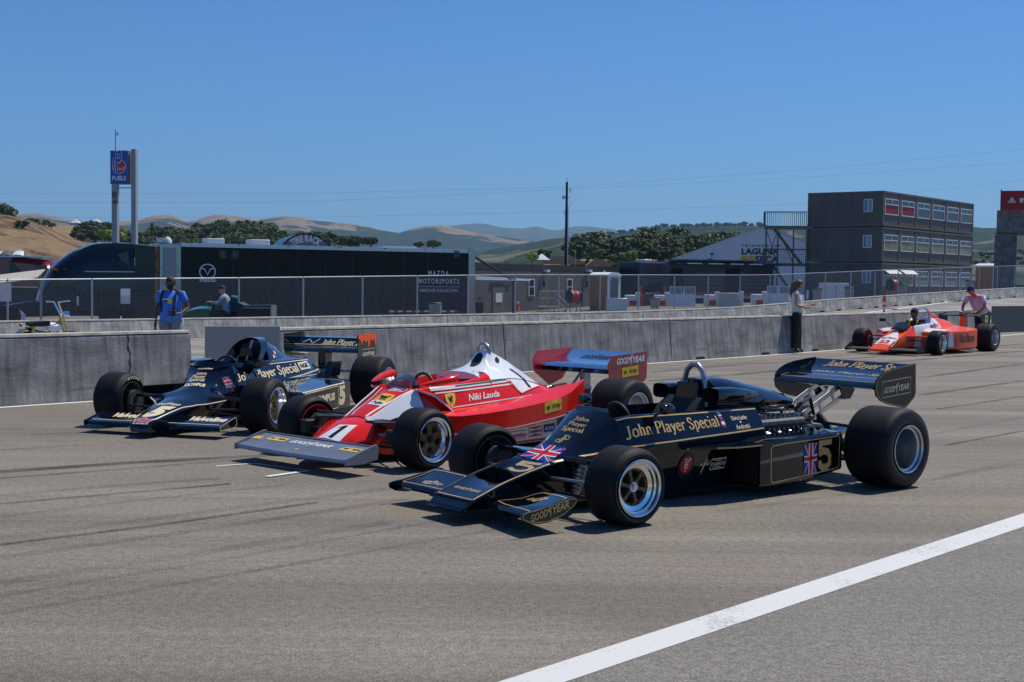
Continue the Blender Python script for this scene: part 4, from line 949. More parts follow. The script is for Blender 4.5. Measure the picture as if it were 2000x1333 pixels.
 MB().prism([(-.355,.62),(-.36,.662),(-.375,.664),(-.40,.63)],'y',-.16,.16).build('windscreen',M['glass_dark'],c,smooth=0,bevel=.008)
 sw_=MB();sw_.tube([(-.62+.02*math.sin(a),.13*math.cos(a),.55+.13*math.sin(a))for a in[2*PI*i/20 for i in range(21)]],.014,6);sw_.tube([(-.62,-.12,.55),(-.62,.12,.55)],.01,6);sw_.build('steering_wheel',M['matt_black'],c)
 MB().loft([(-1.02,[(0,.25),(.2,.25),(.22,.35),(0,.35)]),(-1.20,[(0,.35),(.2,.35),(.2,.62),(0,.58)]),(-1.30,[(0,.40),(.2,.40),(.18,.70),(0,.68)])]).build('seat',M['seat'],c)
 MB().prism([(-.13,.60),(.13,.60),(.115,.70),(.095,.80),(-.095,.80),(-.115,.70)],'x',-1.33,-1.30).build('head_rest',M['black_paint'],c,smooth=0,bevel=.01)
 for s in(-1,1):
  m_=MB();m_.tube([(-.66,s*.31,.60),(-.67,s*.36,.635),(-.68,s*.40,.655)],[.016,.013,.013],8,flat=.5);
  m_.build('mirror_stalk',bp,c);m2=MB().lathe([(-.05,.0),(-.045,.022),(-.02,.036),(.03,.040),(.045,.037),(.05,0)],'x',(-.69,s*.425,.668),18).build('mirror',bp,c)
 arm(c,'roll_hoop',[(-1.39,-.115,.62),(-1.39,-.105,.80),(-1.39,-.075,.885),(-1.39,-.03,.922),(-1.39,.03,.922),(-1.39,.075,.885),(-1.39,.105,.80),(-1.39,.115,.62)],.021,'steel',n=12)
 arm(c,'hoop_brace',[(-1.39,.09,.80),(-1.50,.09,.755)],.016,'chrome');arm(c,'hoop_brace',[(-1.39,-.09,.80),(-1.50,-.09,.755)],.016,'chrome')
 cov=MB().loft([(-1.40,[(0,.60),(.20,.60),(.225,.67),(.20,.76),(.13,.815),(0,.822)]),(-1.60,[(0,.60),(.22,.60),(.24,.67),(.20,.76),(.12,.815),(0,.825)]),(-1.88,[(0,.60),(.20,.60),(.215,.66),(.17,.72),(.10,.762),(0,.772)]),(-2.15,[(0,.60),(.15,.60),(.165,.64),(.13,.68),(.08,.707),(0,.712)]),(-2.38,[(0,.59),(.11,.59),(.12,.61),(.10,.63),(.06,.642),(0,.644)]),(-2.43,[(0,.585),(.08,.585),(.09,.595),(.08,.605),(.05,.612),(0,.614)])],3).build('engine_cover',bp,c,smooth=50)
 for s in(-1,1):
  ear=MB()
  for x,y0,y1,z0,z1 in((-1.29,.17,.335,.665,.772),(-1.36,.165,.335,.66,.776),(-1.50,.15,.315,.655,.772),(-1.68,.13,.275,.66,.75),(-1.85,.12,.215,.67,.72)):
   ym,zm,a,b=(y0+y1)/2,(z0+z1)/2,(y1-y0)/2,(z1-z0)/2
   for k in range(16):
    q=2*PI*k/16;cc,ss=math.cos(q),math.sin(q);cc=math.copysign(abs(cc)**.55,cc);ss=math.copysign(abs(ss)**.55,ss)
    ear.v.append((x,s*(ym+a*cc),zm+b*ss))
  for i in range(4):
   for k in range(16):ear.f.append((i*16+k,i*16+(k+1)%16,(i+1)*16+(k+1)%16,(i+1)*16+k))
  ear.f.append(tuple(64+k for k in range(16)))
  e=ear.build('air_inlet',bp,cov,smooth=50)
  inn=MB()
  for x,f_ in((-1.292,.97),(-1.34,.86),(-1.42,.7)):
   for k in range(16):
    q=2*PI*k/16;cc,ss=math.cos(q),math.sin(q);cc=math.copysign(abs(cc)**.55,cc);ss=math.copysign(abs(ss)**.55,ss)
    inn.v.append((x,s*(.2525+.0825*f_*cc),.7185+.0535*f_*ss))
  for i in range(2):
   for k in range(16):inn.f.append((i*16+k,i*16+(k+1)%16,(i+1)*16+(k+1)%16,(i+1)*16+k))
  inn.f.append(tuple(32+k for k in range(16)));inn.build('inlet_mouth',M['dark'],cov)
 ce=bvh(cov);ribbon(cov,'gold_line',M['gold'],[(-1.5,.5,.735),(-1.85,.5,.695)],.006,None,(0,1,0))if False else None
 for s in(-1,1):
  pod=MB();
  def psec(x,y1,z0,z1):return[(x,s*.30,z0),(x,s*(y1-.01),z0),(x,s*y1,z0+.015),(x,s*y1,z1-.02),(x,s*(y1-.02),z1),(x,s*.30,z1+.01)]
  for q in(psec(-1.46,.585,.085,.385),psec(-1.56,.60,.085,.405),psec(-1.90,.60,.095,.412),psec(-2.20,.595,.115,.42),psec(-2.385,.585,.135,.42)):pod.v+=q
  for i in range(4):
   for k in range(6):pod.f.append((i*6+k,i*6+(k+1)%6,(i+1)*6+(k+1)%6,(i+1)*6+k))
  pod.f.append((24,25,26,27,28,29));pod.f.append((0,1,2,3,4,5))
  p_=pod.build('side_pod',bp,c,smooth=25)
  MB().bx(-1.455,-1.45,s*.33,s*.565,.10,.37).build('radiator',M['dark'],p_,smooth=0)
  MB().prism([(-.84,s*.405),(-.86,s*.47),(-1.20,s*.60),(-1.47,s*.612),(-1.58,s*.612),(-1.58,s*.40)],'z',.378,.392).build('splitter',bp,c,smooth=0)
  ribbon(p_,'gold_line',M['gold'],[(-.845,s*.46,.385),(-1.20,s*.603,.385),(-1.45,s*.613,.386)],.010,None,(0,s,0),0)
  tp=bvh(p_)
  lp=[(-1.60,.40),(-1.58,.385),(-1.575,.13),(-1.60,.105),(-2.33,.155),(-2.345,.17),(-2.36,.385),(-2.34,.40),(-1.95,.392),(-1.60,.388)]
  lp=[(-1.555,.36),(-1.56,.12),(-1.58,.105),(-2.32,.150),(-2.345,.165),(-2.35,.375),(-2.33,.392),(-1.70,.378),(-1.58,.37),(-1.555,.355)]
  ribbon(p_,'gold_line',M['gold'],[(x,s*.8,z)for x,z in lp],.009,tp,(0,s,0),.003)
  if s>0:
   flag(p_,tp,(-1.945,.8,.130),(0,0,.245),(-.17,0,0))if False else flag(p_,tp,(-2.07,.8,.140),(0,0,.225),(.15,0,-.006))
   place_flat(p_,'race_number',merge2d(([(.05,1),(.98,1),(.98,.82),(.32,.82),(.28,.56),(.02,.56)],[(0,1,2,3),(0,3,4,5)]),line2d([(.06,.58),(.4,.64),(.72,.58),(.86,.42),(.85,.2),(.65,.09),(.35,.09),(.14,.2),(.13,.34)],.24,ar=1)),M['gold'],(-2.085,.8,.146),(-.165,0,.006),(0,0,.225),tp,.003,.05)
 eng=MB();eng.bx(-1.73,-2.30,-.16,.16,.12,.40);eng.build('engine_block',M['cast'],c,bevel=.01)
 for s in(-1,1):
  cc=MB();cc.prism([(-1.76,.40),(-2.28,.40),(-2.28,.49),(-2.24,.51),(-1.80,.51),(-1.76,.49)],'y',s*.16,s*.31);h=cc.build('cylinder_head',M['cast'],c,bevel=.012)
  cv=MB();cv.tube([(-1.76,s*.20,.515),(-2.27,s*.20,.515)],.042,10);cv.tube([(-1.76,s*.29,.475),(-2.27,s*.29,.475)],.042,10)
  cv.build('cam_cover',P('cam_grey',(.065,.066,.07),.45,.6,var=.35,scale=20),h)
  bt=MB()
  for i in range(9):
   for yy,zz in((.20,.557),(.29,.517),(.245,.535)):bt.lathe([(0,.009),(.012,.009)],'z',(-1.79-.056*i,s*yy,zz),6)
   bt.lathe([(0,.012),(.02,.010)],'y',(-1.79-.056*i,s*.318,.44),8)
  bt.build('bolts',M['steel'],h)
  ex=MB()
  for i in range(4):
   x=-1.82-.13*i;ex.tube([(x,s*.30,.42),(x-.02,s*.37,.39),(x-.10,s*.40,.36),(-2.35,s*.36,.33),(-2.55,s*.26,.33)],.022,8)
  ex.tube([(-2.5,s*.26,.33),(-2.95,s*.17,.36)],.038,10);ex.build('exhaust',M['steel'],c)
  hs=MB();hs.tube([(-1.80,s*.10,.60),(-1.9,s*.22,.59),(-2.1,s*.24,.57),(-2.25,s*.12,.55)],.012,6);hs.tube([(-2.30,s*.1,.45),(-2.42,s*.16,.60),(-2.55,s*.14,.64),(-2.65,s*.1,.50)],.016,6);hs.tube([(-2.32,s*.05,.42),(-2.45,s*.1,.55),(-2.6,s*.08,.56),(-2.75,s*.1,.42)],.013,6);hs.build('hose',M['hose'],c)
 tr=MB()
 for i in range(4):
  for s in(-1,1):tr.lathe([(0,.022),(.05,.024),(.075,.036)],'z',(-1.85-.12*i,s*.06,.50),12)
 tr.build('inlet_trumpets',M['alu'],c)
 MB().loft([(-2.28,[(0,.12),(.14,.12),(.15,.38),(0,.40)]),(-2.6,[(0,.14),(.12,.14),(.12,.40),(0,.42)]),(-2.95,[(0,.16),(.09,.16),(.09,.36),(0,.38)]),(-3.08,[(0,.2),(.06,.2),(.06,.32),(0,.33)])]).build('gearbox',M['cast'],c)
 tank=MB().loft([(-2.34,[(0,.40),(.13,.40),(.14,.50),(0,.52)]),(-2.62,[(0,.42),(.10,.42),(.10,.53),(0,.55)])]).build('oil_tank',M['black_paint'],c)
 for s in(-1,1):
  st=MB();y0,y1=s*.105,s*.115
  def bar(a,b,w_=.028):
   a=Vector((a[0],0,a[1]));b=Vector((b[0],0,b[1]));t=(b-a).normalized();n_=Vector((-t.z,0,t.x))*w_
   st.prism([(p.x,p.z)for p in(a+n_,b+n_,b-n_,a-n_)],'y',y0,y1)
  bar((-2.50,.50),(-2.98,.715),.022);bar((-2.62,.46),(-3.05,.64),.018);bar((-2.50,.50),(-2.62,.46),.02);bar((-2.98,.71),(-3.06,.64),.018);bar((-2.70,.60),(-2.74,.51),.014);bar((-2.84,.67),(-2.90,.59),.014);bar((-2.51,.52),(-2.53,.40),.02)
  st.build('wing_strut',M['alu'],c,smooth=0,bevel=.003)
  MB().prism([(-2.92,.71),(-3.12,.745),(-3.15,.70),(-3.07,.60),(-2.98,.60)],'y',s*.13,s*.138).build('wing_support',bp,c,smooth=0)
 def airfoil(y,dz=0):
  up=[(-2.86,.715),(-2.90,.752),(-2.98,.768),(-3.10,.782),(-3.22,.806),(-3.34,.846),(-3.42,.888)]
  lo=[(-3.425,.880),(-3.34,.828),(-3.22,.780),(-3.10,.744),(-2.98,.716),(-2.90,.702)]
  return[(x,y,z+dz)for x,z in up+lo]
 rw=MB();ys=[-.495,-.25,0,.25,.495]
 for y in ys:rw.v+=airfoil(y)
 n=13
 for i in range(4):
  for k in range(n):rw.f.append((i*n+k,i*n+(k+1)%n,(i+1)*n+(k+1)%n,(i+1)*n+k))
 rw.f.append(tuple(range(n)));rw.f.append(tuple(4*n+k for k in range(n)))
 rwo=rw.build('rear_wing',bp,c,smooth=40);tw=bvh(rwo)
 place_flat(rwo,'lettering',serif_mesh('John Player Special',.15,.07,.2),M['gold'],(-3.21,-.33,1.1),(0,.90,0),(-.095,0,.035),tw,.003,.05)
 place_flat(rwo,'lettering',serif_mesh('John Player Special',.15,.07,.2),M['gold'],(-3.10,-.33,1.1),(0,.90,0),(-.05,0,.008),tw,.003,.05)  # gold letters paint the flap lettering's reflection into the main plane
 ribbon(rwo,'gold_line',M['gold'],[(-3.03,-.47,1),(-2.93,-.47,1),(-2.93,.47,1),(-3.03,.47,1)],.008,tw,(0,0,1),.003)
 ribbon(rwo,'gold_line',M['gold'],[(-3.06,-.40,1),(-3.06,.46,1)],.008,tw,(0,0,1),.003)
 ep=[(-3.42,.900),(-3.43,.66),(-3.41,.62),(-3.30,.545),(-3.26,.545),(-3.05,.585),(-2.96,.615),(-2.90,.66),(-2.885,.72),(-2.895,.77),(-2.93,.805),(-3.0,.84),(-3.12,.87)]
 for s in(-1,1):
  e=MB().prism(ep,'y',s*.497,s*.507).build('wing_end_plate',bp,c,smooth=20)
  cx,cz=-3.17,.72;epl=[(cx+(x-cx)*.955,cz+(z-cz)*.95)for x,z in ep]
  if s>0:
   ribbon(e,'gold_line',M['gold'],[(x,.5095,z)for x,z in epl+epl[:1]],.005,None,(0,1,0),0)
   place_flat(e,'lettering',good_year(),M['cream'],(-3.0,.508,.672),(-.33,0,.024),(0,0,.062),None,.002)
   bx_=line2d([(0,0),(1,0),(1,1),(0,1)],.05,True,ar=2.6);place_flat(e,'badge_frame',bx_,M['cream'],(-2.975,.508,.640),(-.375,0,.028),(0,0,.125),None,.002)
  else:
   place_flat(e,'lettering',serif_mesh('John Player Special',.15,.07),M['gold'],(-3.36,-.4965,.80),(.36,0,0),(0,0,.05),None,.002)if False else None
   place_flat(e,'lettering',sub2d(serif_mesh('radoL',.15,.07,-.3),0,0,1,1),M['gold'],(-2.93,-.4965,.785),(-.22,0,.025),(0,0,.05),None,-.0)if False else None
   ribbon(e,'gold_line',M['gold'],[(-3.36,-.4955,.865),(-3.30,-.4955,.83),(-3.22,-.4955,.815)],.007,None,(0,1,0),0)
 for s in(-1,1):
  MB().prism([(.06,s*.18),(.02,s*.40),(.025,s*.60),(-.025,s*.60),(-.04,s*.40),(-.10,s*.19)],'z',.335,.372).build('rocker_arm',M['navy_paint'],c,smooth=0,bevel=.01)
  arm(c,'wishbone',[(.12,s*.16,.13),(0,s*.62,.13),(-.22,s*.22,.12)],.013)
  arm(c,'steering_arm',[(.16,s*.17,.24),(.08,s*.60,.24)],.011,'steel')
  sp=MB();sp.tube([(-.02,s*.24,.12),(-.01,s*.33,.34)],.03,10)
  for i in range(6):sp.lathe([(0,.042),(.012,.042)],'z',(-.018+.0015*i,s*(.25+.012*i),.15+.028*i),12)
  sp.build('spring_damper',M['steel'],c)
  MB().lathe([(-.015,.115),(.015,.115)],'y',(0,s*.56,.25),24).build('brake_disc',M['cast'],c)
  MB().box((0,s*.60,.25),(.07,.06,.22)).build('upright',M['cast'],c,bevel=.01)
  ax=MB();ax.tube([(-2.705,s*.10,.30),(-2.705,s*.6,.30)],.025,8);ax.build('drive_shaft',M['steel'],c)
  ar=MB();ar.tube([(-2.05,s*.28,.22),(-2.70,s*.56,.22)],.012,6);ar.tube([(-2.60,s*.10,.16),(-2.72,s*.58,.17),(-2.85,s*.09,.17)],.013,6);ar.tube([(-2.65,s*.10,.44),(-2.71,s*.56,.42)],.013,6);ar.tube([(-2.66,s*.14,.50),(-2.72,s*.40,.20)],.028,8);ar.build('rear_suspension',M['matt_black'],c)
  wheel(c,0,s*.7355,.248,.278,'six',s,dish=.068,fr=.112);wheel(c,-2.705,s*.7545,.303,.396,'disc',s,dish=.21,rear=True,spoke_mat='cast')
 return c
CAR_A=car_black_near()
# =================================================================== CAR B: red and white car with full width front wing
def wing_loft(name,car,secs,mat,smooth=40):
 """secs: list of closed outlines [(x,y,z)...] of equal length"""
 mb=MB();n=len(secs[0])
 for q in secs:mb.v+=[tuple(v)for v in q]
 for i in range(len(secs)-1):
  for k in range(n):mb.f.append((i*n+k,i*n+(k+1)%n,(i+1)*n+(k+1)%n,(i+1)*n+k))
 mb.f.append(tuple(range(n)));mb.f.append(tuple((len(secs)-1)*n+k for k in range(n)))
 return mb.build(name,mat,car,smooth=smooth)
def car_red():
 c=thing('racing_car','red and white open wheel racing car with number 1, parked between the two black cars','racing car',(-1.257,10.79,0),math.radians(228.48))
 R_=M['red_paint'];Wt=M['white_paint']
 def sec(y,xl,zl,xt,zt):return[(xl,y,zl),(xl-.015,y,zl+.022),(xl-.12,y,zl+.045),((xl+xt)/2,y,(zl+zt)/2+.022),(xt,y,zt+.003),(xt,y,zt-.004),((xl+xt)/2,y,(zl+zt)/2-.02),(xl-.10,y,zl-.018),(xl-.012,y,zl-.012)]
 fw=wing_loft('front_wing',c,[sec(-.69,.785,.118,.47,.205),sec(-.3,.80,.115,.47,.205),sec(0,.80,.112,.46,.205),sec(.3,.80,.115,.47,.205),sec(.69,.785,.118,.47,.205)],M['wing_grey'])
 tf=bvh(fw)
 for s in(-1,1):
  MB().prism([(.795,.150),(.80,.098),(.60,.095),(.46,.118),(.455,.215),(.47,.235),(.50,.235)],'y',s*.69,s*.702).build('wing_end_plate',M['wing_grey'],c,smooth=0,bevel=.004)
 arm(c,'wing_flap_edge',[(.465,-.68,.212),(.465,.68,.212)],.008,'wing_grey')
 wf=lambda u,v:(.785-.30*v,u,.135+.072*v+.05)
 for u0,u1 in((-.50,-.27),(.42,.64)):
  e=place_flat(fw,'sticker',grid_quad(3,2),M['yellow'],(wf(u0,.48)),(0,u1-u0,0),(-.085,0,.02),tf,.003)
  place_flat(fw,'lettering',text_mesh('Agip',.03),M['decal_black'],(wf(u0+.11,.56)),(0,.10,0),(-.045,0,.011),tf,.0045)
  place_flat(fw,'animal_mark',beast(),M['decal_black'],(wf(u0+.02,.56)),(0,.065,0),(-.045,0,.011),tf,.0045)
 place_flat(fw,'sticker',grid_quad(2,2),M['yellow'],wf(-.67,.45),(0,.10,0),(-.06,0,.015),tf,.003)
 place_flat(fw,'lettering',good_year(),M['decal_white'],wf(-.20,.50),(0,.50,0),(-.085,0,.02),tf,.004)
 place_flat(fw,'badge',ellipse2d(8),M['yellow'],wf(-.02,.18),(0,.035,0),(-.03,0,.01),tf,.004)
 nose=MB().loft([(.50,[(0,.10),(.10,.10),(.13,.11),(.13,.125),(.10,.14),(0,.145)]),(.42,[(0,.09),(.17,.09),(.20,.11),(.20,.16),(.165,.195),(0,.215)]),(.30,[(0,.09),(.24,.09),(.27,.13),(.275,.20),(.22,.255),(0,.288)]),(.18,[(0,.10),(.29,.12),(.335,.19),(.34,.235),(.26,.305),(0,.340)]),(.09,[(0,.10),(.30,.15),(.365,.25),(.37,.275),(.26,.335),(0,.362)]),(.03,[(0,.12),(.28,.20),(.355,.275),(.36,.287),(.24,.345),(0,.372)])],2).build('nose',R_,c,smooth=40)
 body=MB().loft([(.05,[(0,.10),(.16,.10),(.19,.20),(.185,.30),(.15,.355),(.08,.372),(0,.378)]),(-.05,[(0,.06),(.20,.06),(.22,.22),(.20,.345),(.15,.410),(.08,.432),(0,.438)]),(-.20,[(0,.05),(.24,.05),(.26,.25),(.225,.40),(.17,.475),(.08,.503),(0,.510)]),(-.33,[(0,.05),(.26,.05),(.28,.28),(.245,.46),(.20,.535),(.10,.568),(0,.577)]),(-.42,[(0,.05),(.28,.05),(.30,.30),(.27,.50),(.24,.575),(.12,.605),(0,.614)]),],2).build('scuttle',R_,c,smooth=35)
 side=MB()
 tub=MB().loft([(-.42,[(0,.05),(.28,.05),(.30,.30),(.285,.50),(.262,.585),(.245,.60),(.22,.45),(0,.40)]),(-.65,[(0,.05),(.36,.05),(.40,.34),(.375,.44),(.300,.605),(.28,.612),(.24,.35),(0,.25)]),(-.95,[(0,.05),(.40,.05),(.43,.37),(.400,.445),(.305,.628),(.285,.637),(.24,.34),(0,.24)]),(-1.15,[(0,.05),(.42,.05),(.44,.385),(.405,.455),(.305,.650),(.27,.665),(.23,.45),(0,.40)]),(-1.25,[(0,.05),(.42,.05),(.44,.39),(.408,.46),(.300,.668),(.24,.70),(.16,.70),(0,.70)]),],1).build('cockpit_body',R_,c,smooth=30)
 cov=MB().loft([(-1.25,[(0,.40),(.35,.40),(.43,.40),(.408,.46),(.310,.63),(.20,.64),(.12,.65),(0,.66)]),(-1.36,[(0,.40),(.36,.40),(.43,.40),(.408,.465),(.312,.63),(.17,.655),(.10,.67),(0,.68)]),(-1.44,[(0,.40),(.36,.40),(.43,.405),(.408,.47),(.312,.63),(.15,.67),(.08,.70),(0,.71)]),(-1.60,[(0,.40),(.36,.40),(.43,.41),(.41,.475),(.305,.625),(.15,.68),(.085,.77),(0,.79)]),(-1.74,[(0,.40),(.36,.40),(.43,.41),(.41,.475),(.30,.60),(.16,.655),(.08,.72),(0,.74)]),(-1.92,[(0,.40),(.36,.40),(.44,.415),(.41,.465),(.28,.565),(.18,.625),(.09,.668),(0,.685)]),(-2.12,[(0,.39),(.40,.39),(.46,.41),(.42,.445),(.26,.51),(.17,.545),(.08,.575),(0,.585)]),(-2.36,[(0,.38),(.42,.38),(.48,.40),(.43,.425),(.26,.455),(.17,.475),(.08,.49),(0,.495)]),(-2.62,[(0,.38),(.38,.38),(.42,.40),(.38,.415),(.24,.43),(.15,.44),(.08,.445),(0,.447)])],3).build('engine_cover',R_,c,smooth=35)
 for s in(-1,1):
  sk=MB()
  rows=[(-.50,.52,.375,.225,.34),(-.62,.57,.37,.215,.36),(-.90,.61,.378,.215,.40),(-1.20,.635,.395,.225,.425),(-1.50,.65,.42,.245,.44),(-1.80,.65,.45,.275,.45),(-2.02,.64,.50,.305,.46),(-2.16,.63,.575,.325,.46),(-2.24,.615,.60,.335,.46)]
  for x,y1,zt,zb,yi in rows:
   sk.v+=[(x,s*yi,(zt+.045)if x>-2.1 else zt-.05),(x,s*(y1-.03),zt+.012 if x>-2.0 else zt+.004),(x,s*(y1),zt),(x,s*(y1+.002),zb),(x,s*(y1-.02),zb-.012),(x,s*(yi-.04),zb-.012)]
  m_=len(rows)
  for i in range(m_-1):
   for k in range(5):sk.f.append((i*6+k,i*6+k+1,(i+1)*6+k+1,(i+1)*6+k))
  sk.f.append(tuple(range(6)));sk.f.append(tuple((m_-1)*6+k for k in range(6)))
  sp_=sk.build('side_pod',R_,c,smooth=30);ts_=bvh(sp_)
  ribbon(sp_,'white_line',M['decal_white'],[(-.55,s*.9,.222),(-1.2,s*.9,.232),(-1.8,s*.9,.283),(-2.2,s*.9,.338)],.009,ts_,(0,s,0),.003)
  if s>0:
   place_flat(sp_,'sticker',grid_quad(3,2),M['yellow'],(-1.615,.9,.325),(-.245,0,.028),(0,0,.105),ts_,.003)
   place_flat(sp_,'lettering',text_mesh('Agip',.02),M['decal_black'],(-1.715,.9,.352),(-.125,0,.014),(0,0,.06),ts_,.005)
   place_flat(sp_,'animal_mark',merge2d(beast()),M['decal_black'],(-1.64,.9,.352),(-.06,0,.007),(0,0,.045),ts_,.005)
  low=MB().loft([(-.75,[(0,.05),(s*.30,.05),(s*.36,.06),(s*.36,.20),(0,.20)]),(-1.25,[(0,.04),(s*.40,.04),(s*.475,.05),(s*.475,.215),(0,.215)]),(-2.0,[(0,.04),(s*.42,.04),(s*.48,.05),(s*.48,.25),(0,.25)])],1,mirror=False).build('lower_tub',Wt,c,smooth=25)
  tl=bvh(low)
  ribbon(low,'red_line',M['decal_red'],[(-1.0,s*.9,.062),(-1.99,s*.9,.068)],.022,tl,(0,s,0),.003)
  if s>0:
   place_flat(low,'lettering',text_mesh('brembo',.05,.15),M['decal_red'],(-1.31,.9,.112),(-.26,0,0),(0,0,.04),tl,.003)
   for z_ in(.095,.163):place_flat(low,'dashes',merge2d(*[([(k/12,0),(k/12+.05,0),(k/12+.07,1),(k/12+.02,1)],[(0,1,2,3)])for k in range(12)]),M['decal_blue'],(-1.31,.9,z_),(-.26,0,0),(0,0,.009),tl,.003)
   fr=merge2d(([(0,0),(1,0),(1,.08),(0,.08)],[(0,1,2,3)]),([(0,.92),(1,.92),(1,1),(0,1)],[(0,1,2,3)]),([(0,0),(.03,0),(.03,1),(0,1)],[(0,1,2,3)]),([(.97,0),(1,0),(1,1),(.97,1)],[(0,1,2,3)]),([(.0,.08),(1,.08),(.5,.3)],[(0,1,2)]),([(.0,.92),(.5,.7),(1,.92)],[(0,1,2)]))
   place_flat(low,'badge',fr,M['decal_red'],(-1.60,.9,.10),(-.19,0,.003),(0,0,.09),tl,.003)
   place_flat(low,'lettering',text_mesh('CHAMPION',.03),M['decal_black'],(-1.61,.9,.132),(-.17,0,.003),(0,0,.027),tl,.004)
   place_flat(low,'sticker',grid_quad(3,2),M['decal_blue'],(-1.81,.9,.125),(-.16,0,.003),(0,0,.075),tl,.003)
   place_flat(low,'lettering',text_mesh('KONI',.03),M['decal_white'],(-1.83,.9,.145),(-.12,0,.003),(0,0,.03),tl,.005)
  rp=MB()
  rr=[(.0,.19,.36,.19,.385),(-.15,.25,.36,.215,.455),(-.30,.315,.37,.225,.535),(-.50,.345,.375,.262,.60)]
  rp.v=[]
  for x,y1,z1,y2,z2 in[(.08,.19,.31,.135,.372),(.02,.20,.32,.16,.385),(-.14,.275,.37,.19,.47),(-.28,.33,.40,.215,.535),(-.40,.345,.42,.245,.59)]:
   rp.v+=[(x,s*y1,z1),(x,s*y2,z2),(x,s*(y2-.02),z2),(x,s*(y1-.03),z1)]
  for i in range(4):
   for k in range(4):rp.f.append((i*4+k,i*4+(k+1)%4,(i+1)*4+(k+1)%4,(i+1)*4+k))
  rp.f.append((0,1,2,3));rp.f.append((16,17,18,19));rp.build('intake_ramp',Wt,c,smooth=30)
  fl=MB();fl.v=[]
  for x,yi,zi,yo,zo in[(-.36,.245,.592,.275,.592),(-.50,.33,.53,.365,.53),(-.60,.385,.44,.42,.44),(-.66,.42,.37,.45,.37)]:
   fl.v+=[(x,s*yi,zi),(x,s*yo,zo),(x-.06,s*(yo-.015),zo+.0),(x-.06,s*(yi-.02),zi)]
  for i in range(3):
   for k in range(4):fl.f.append((i*4+k,i*4+(k+1)%4,(i+1)*4+(k+1)%4,(i+1)*4+k))
  fl.f.append((0,1,2,3));fl.f.append((12,13,14,15));fl.build('intake_lip',R_,c,smooth=30)
  ft=MB();ft.tube([(-.355,s*.278,.595),(-.50,s*.368,.532),(-.60,s*.424,.442),(-.66,s*.455,.372)],.008,6);ft.build('intake_edge',Wt,c)
 tb=bvh(tub,cov,body)
 for s in(-1,1):
  def band(z0a,z0b,z1a,z1b,xa,xb,mat,off,nm,par):
   O=(xa,s*.9,z0a);
   q=[(xa,s*.6,z0a),(xb,s*.6,z0b),(xb,s*.6,z1b),(xa,s*.6,z1a)]
   if s<0:q=[q[1],q[0],q[3],q[2]]
   return place_flat(par,nm,grid_quad(14,3),mat,q,None,None,tb,off,.06)
  band(.570,.604,.602,.633,-.52,-1.50,M['decal_white'],.003,'white_band',tub)
  band(.575,.612,.66,.72,-.36,-.60,M['decal_white'],.003,'white_band',tub)if False else None
  band(.594,.620,.606,.632,-.80,-1.47,M['green_paint'],.005,'green_stripe',tub)
  band(.545,.578,.556,.590,-.56,-1.52,M['decal_white'],.003,'white_stripe',tub)
  band(.420,.470,.429,.479,-.66,-1.72,M['decal_white'],.003,'white_stripe',tub)
 tb2=bvh(cov)
 return c,nose,body,tub,cov,R_,Wt
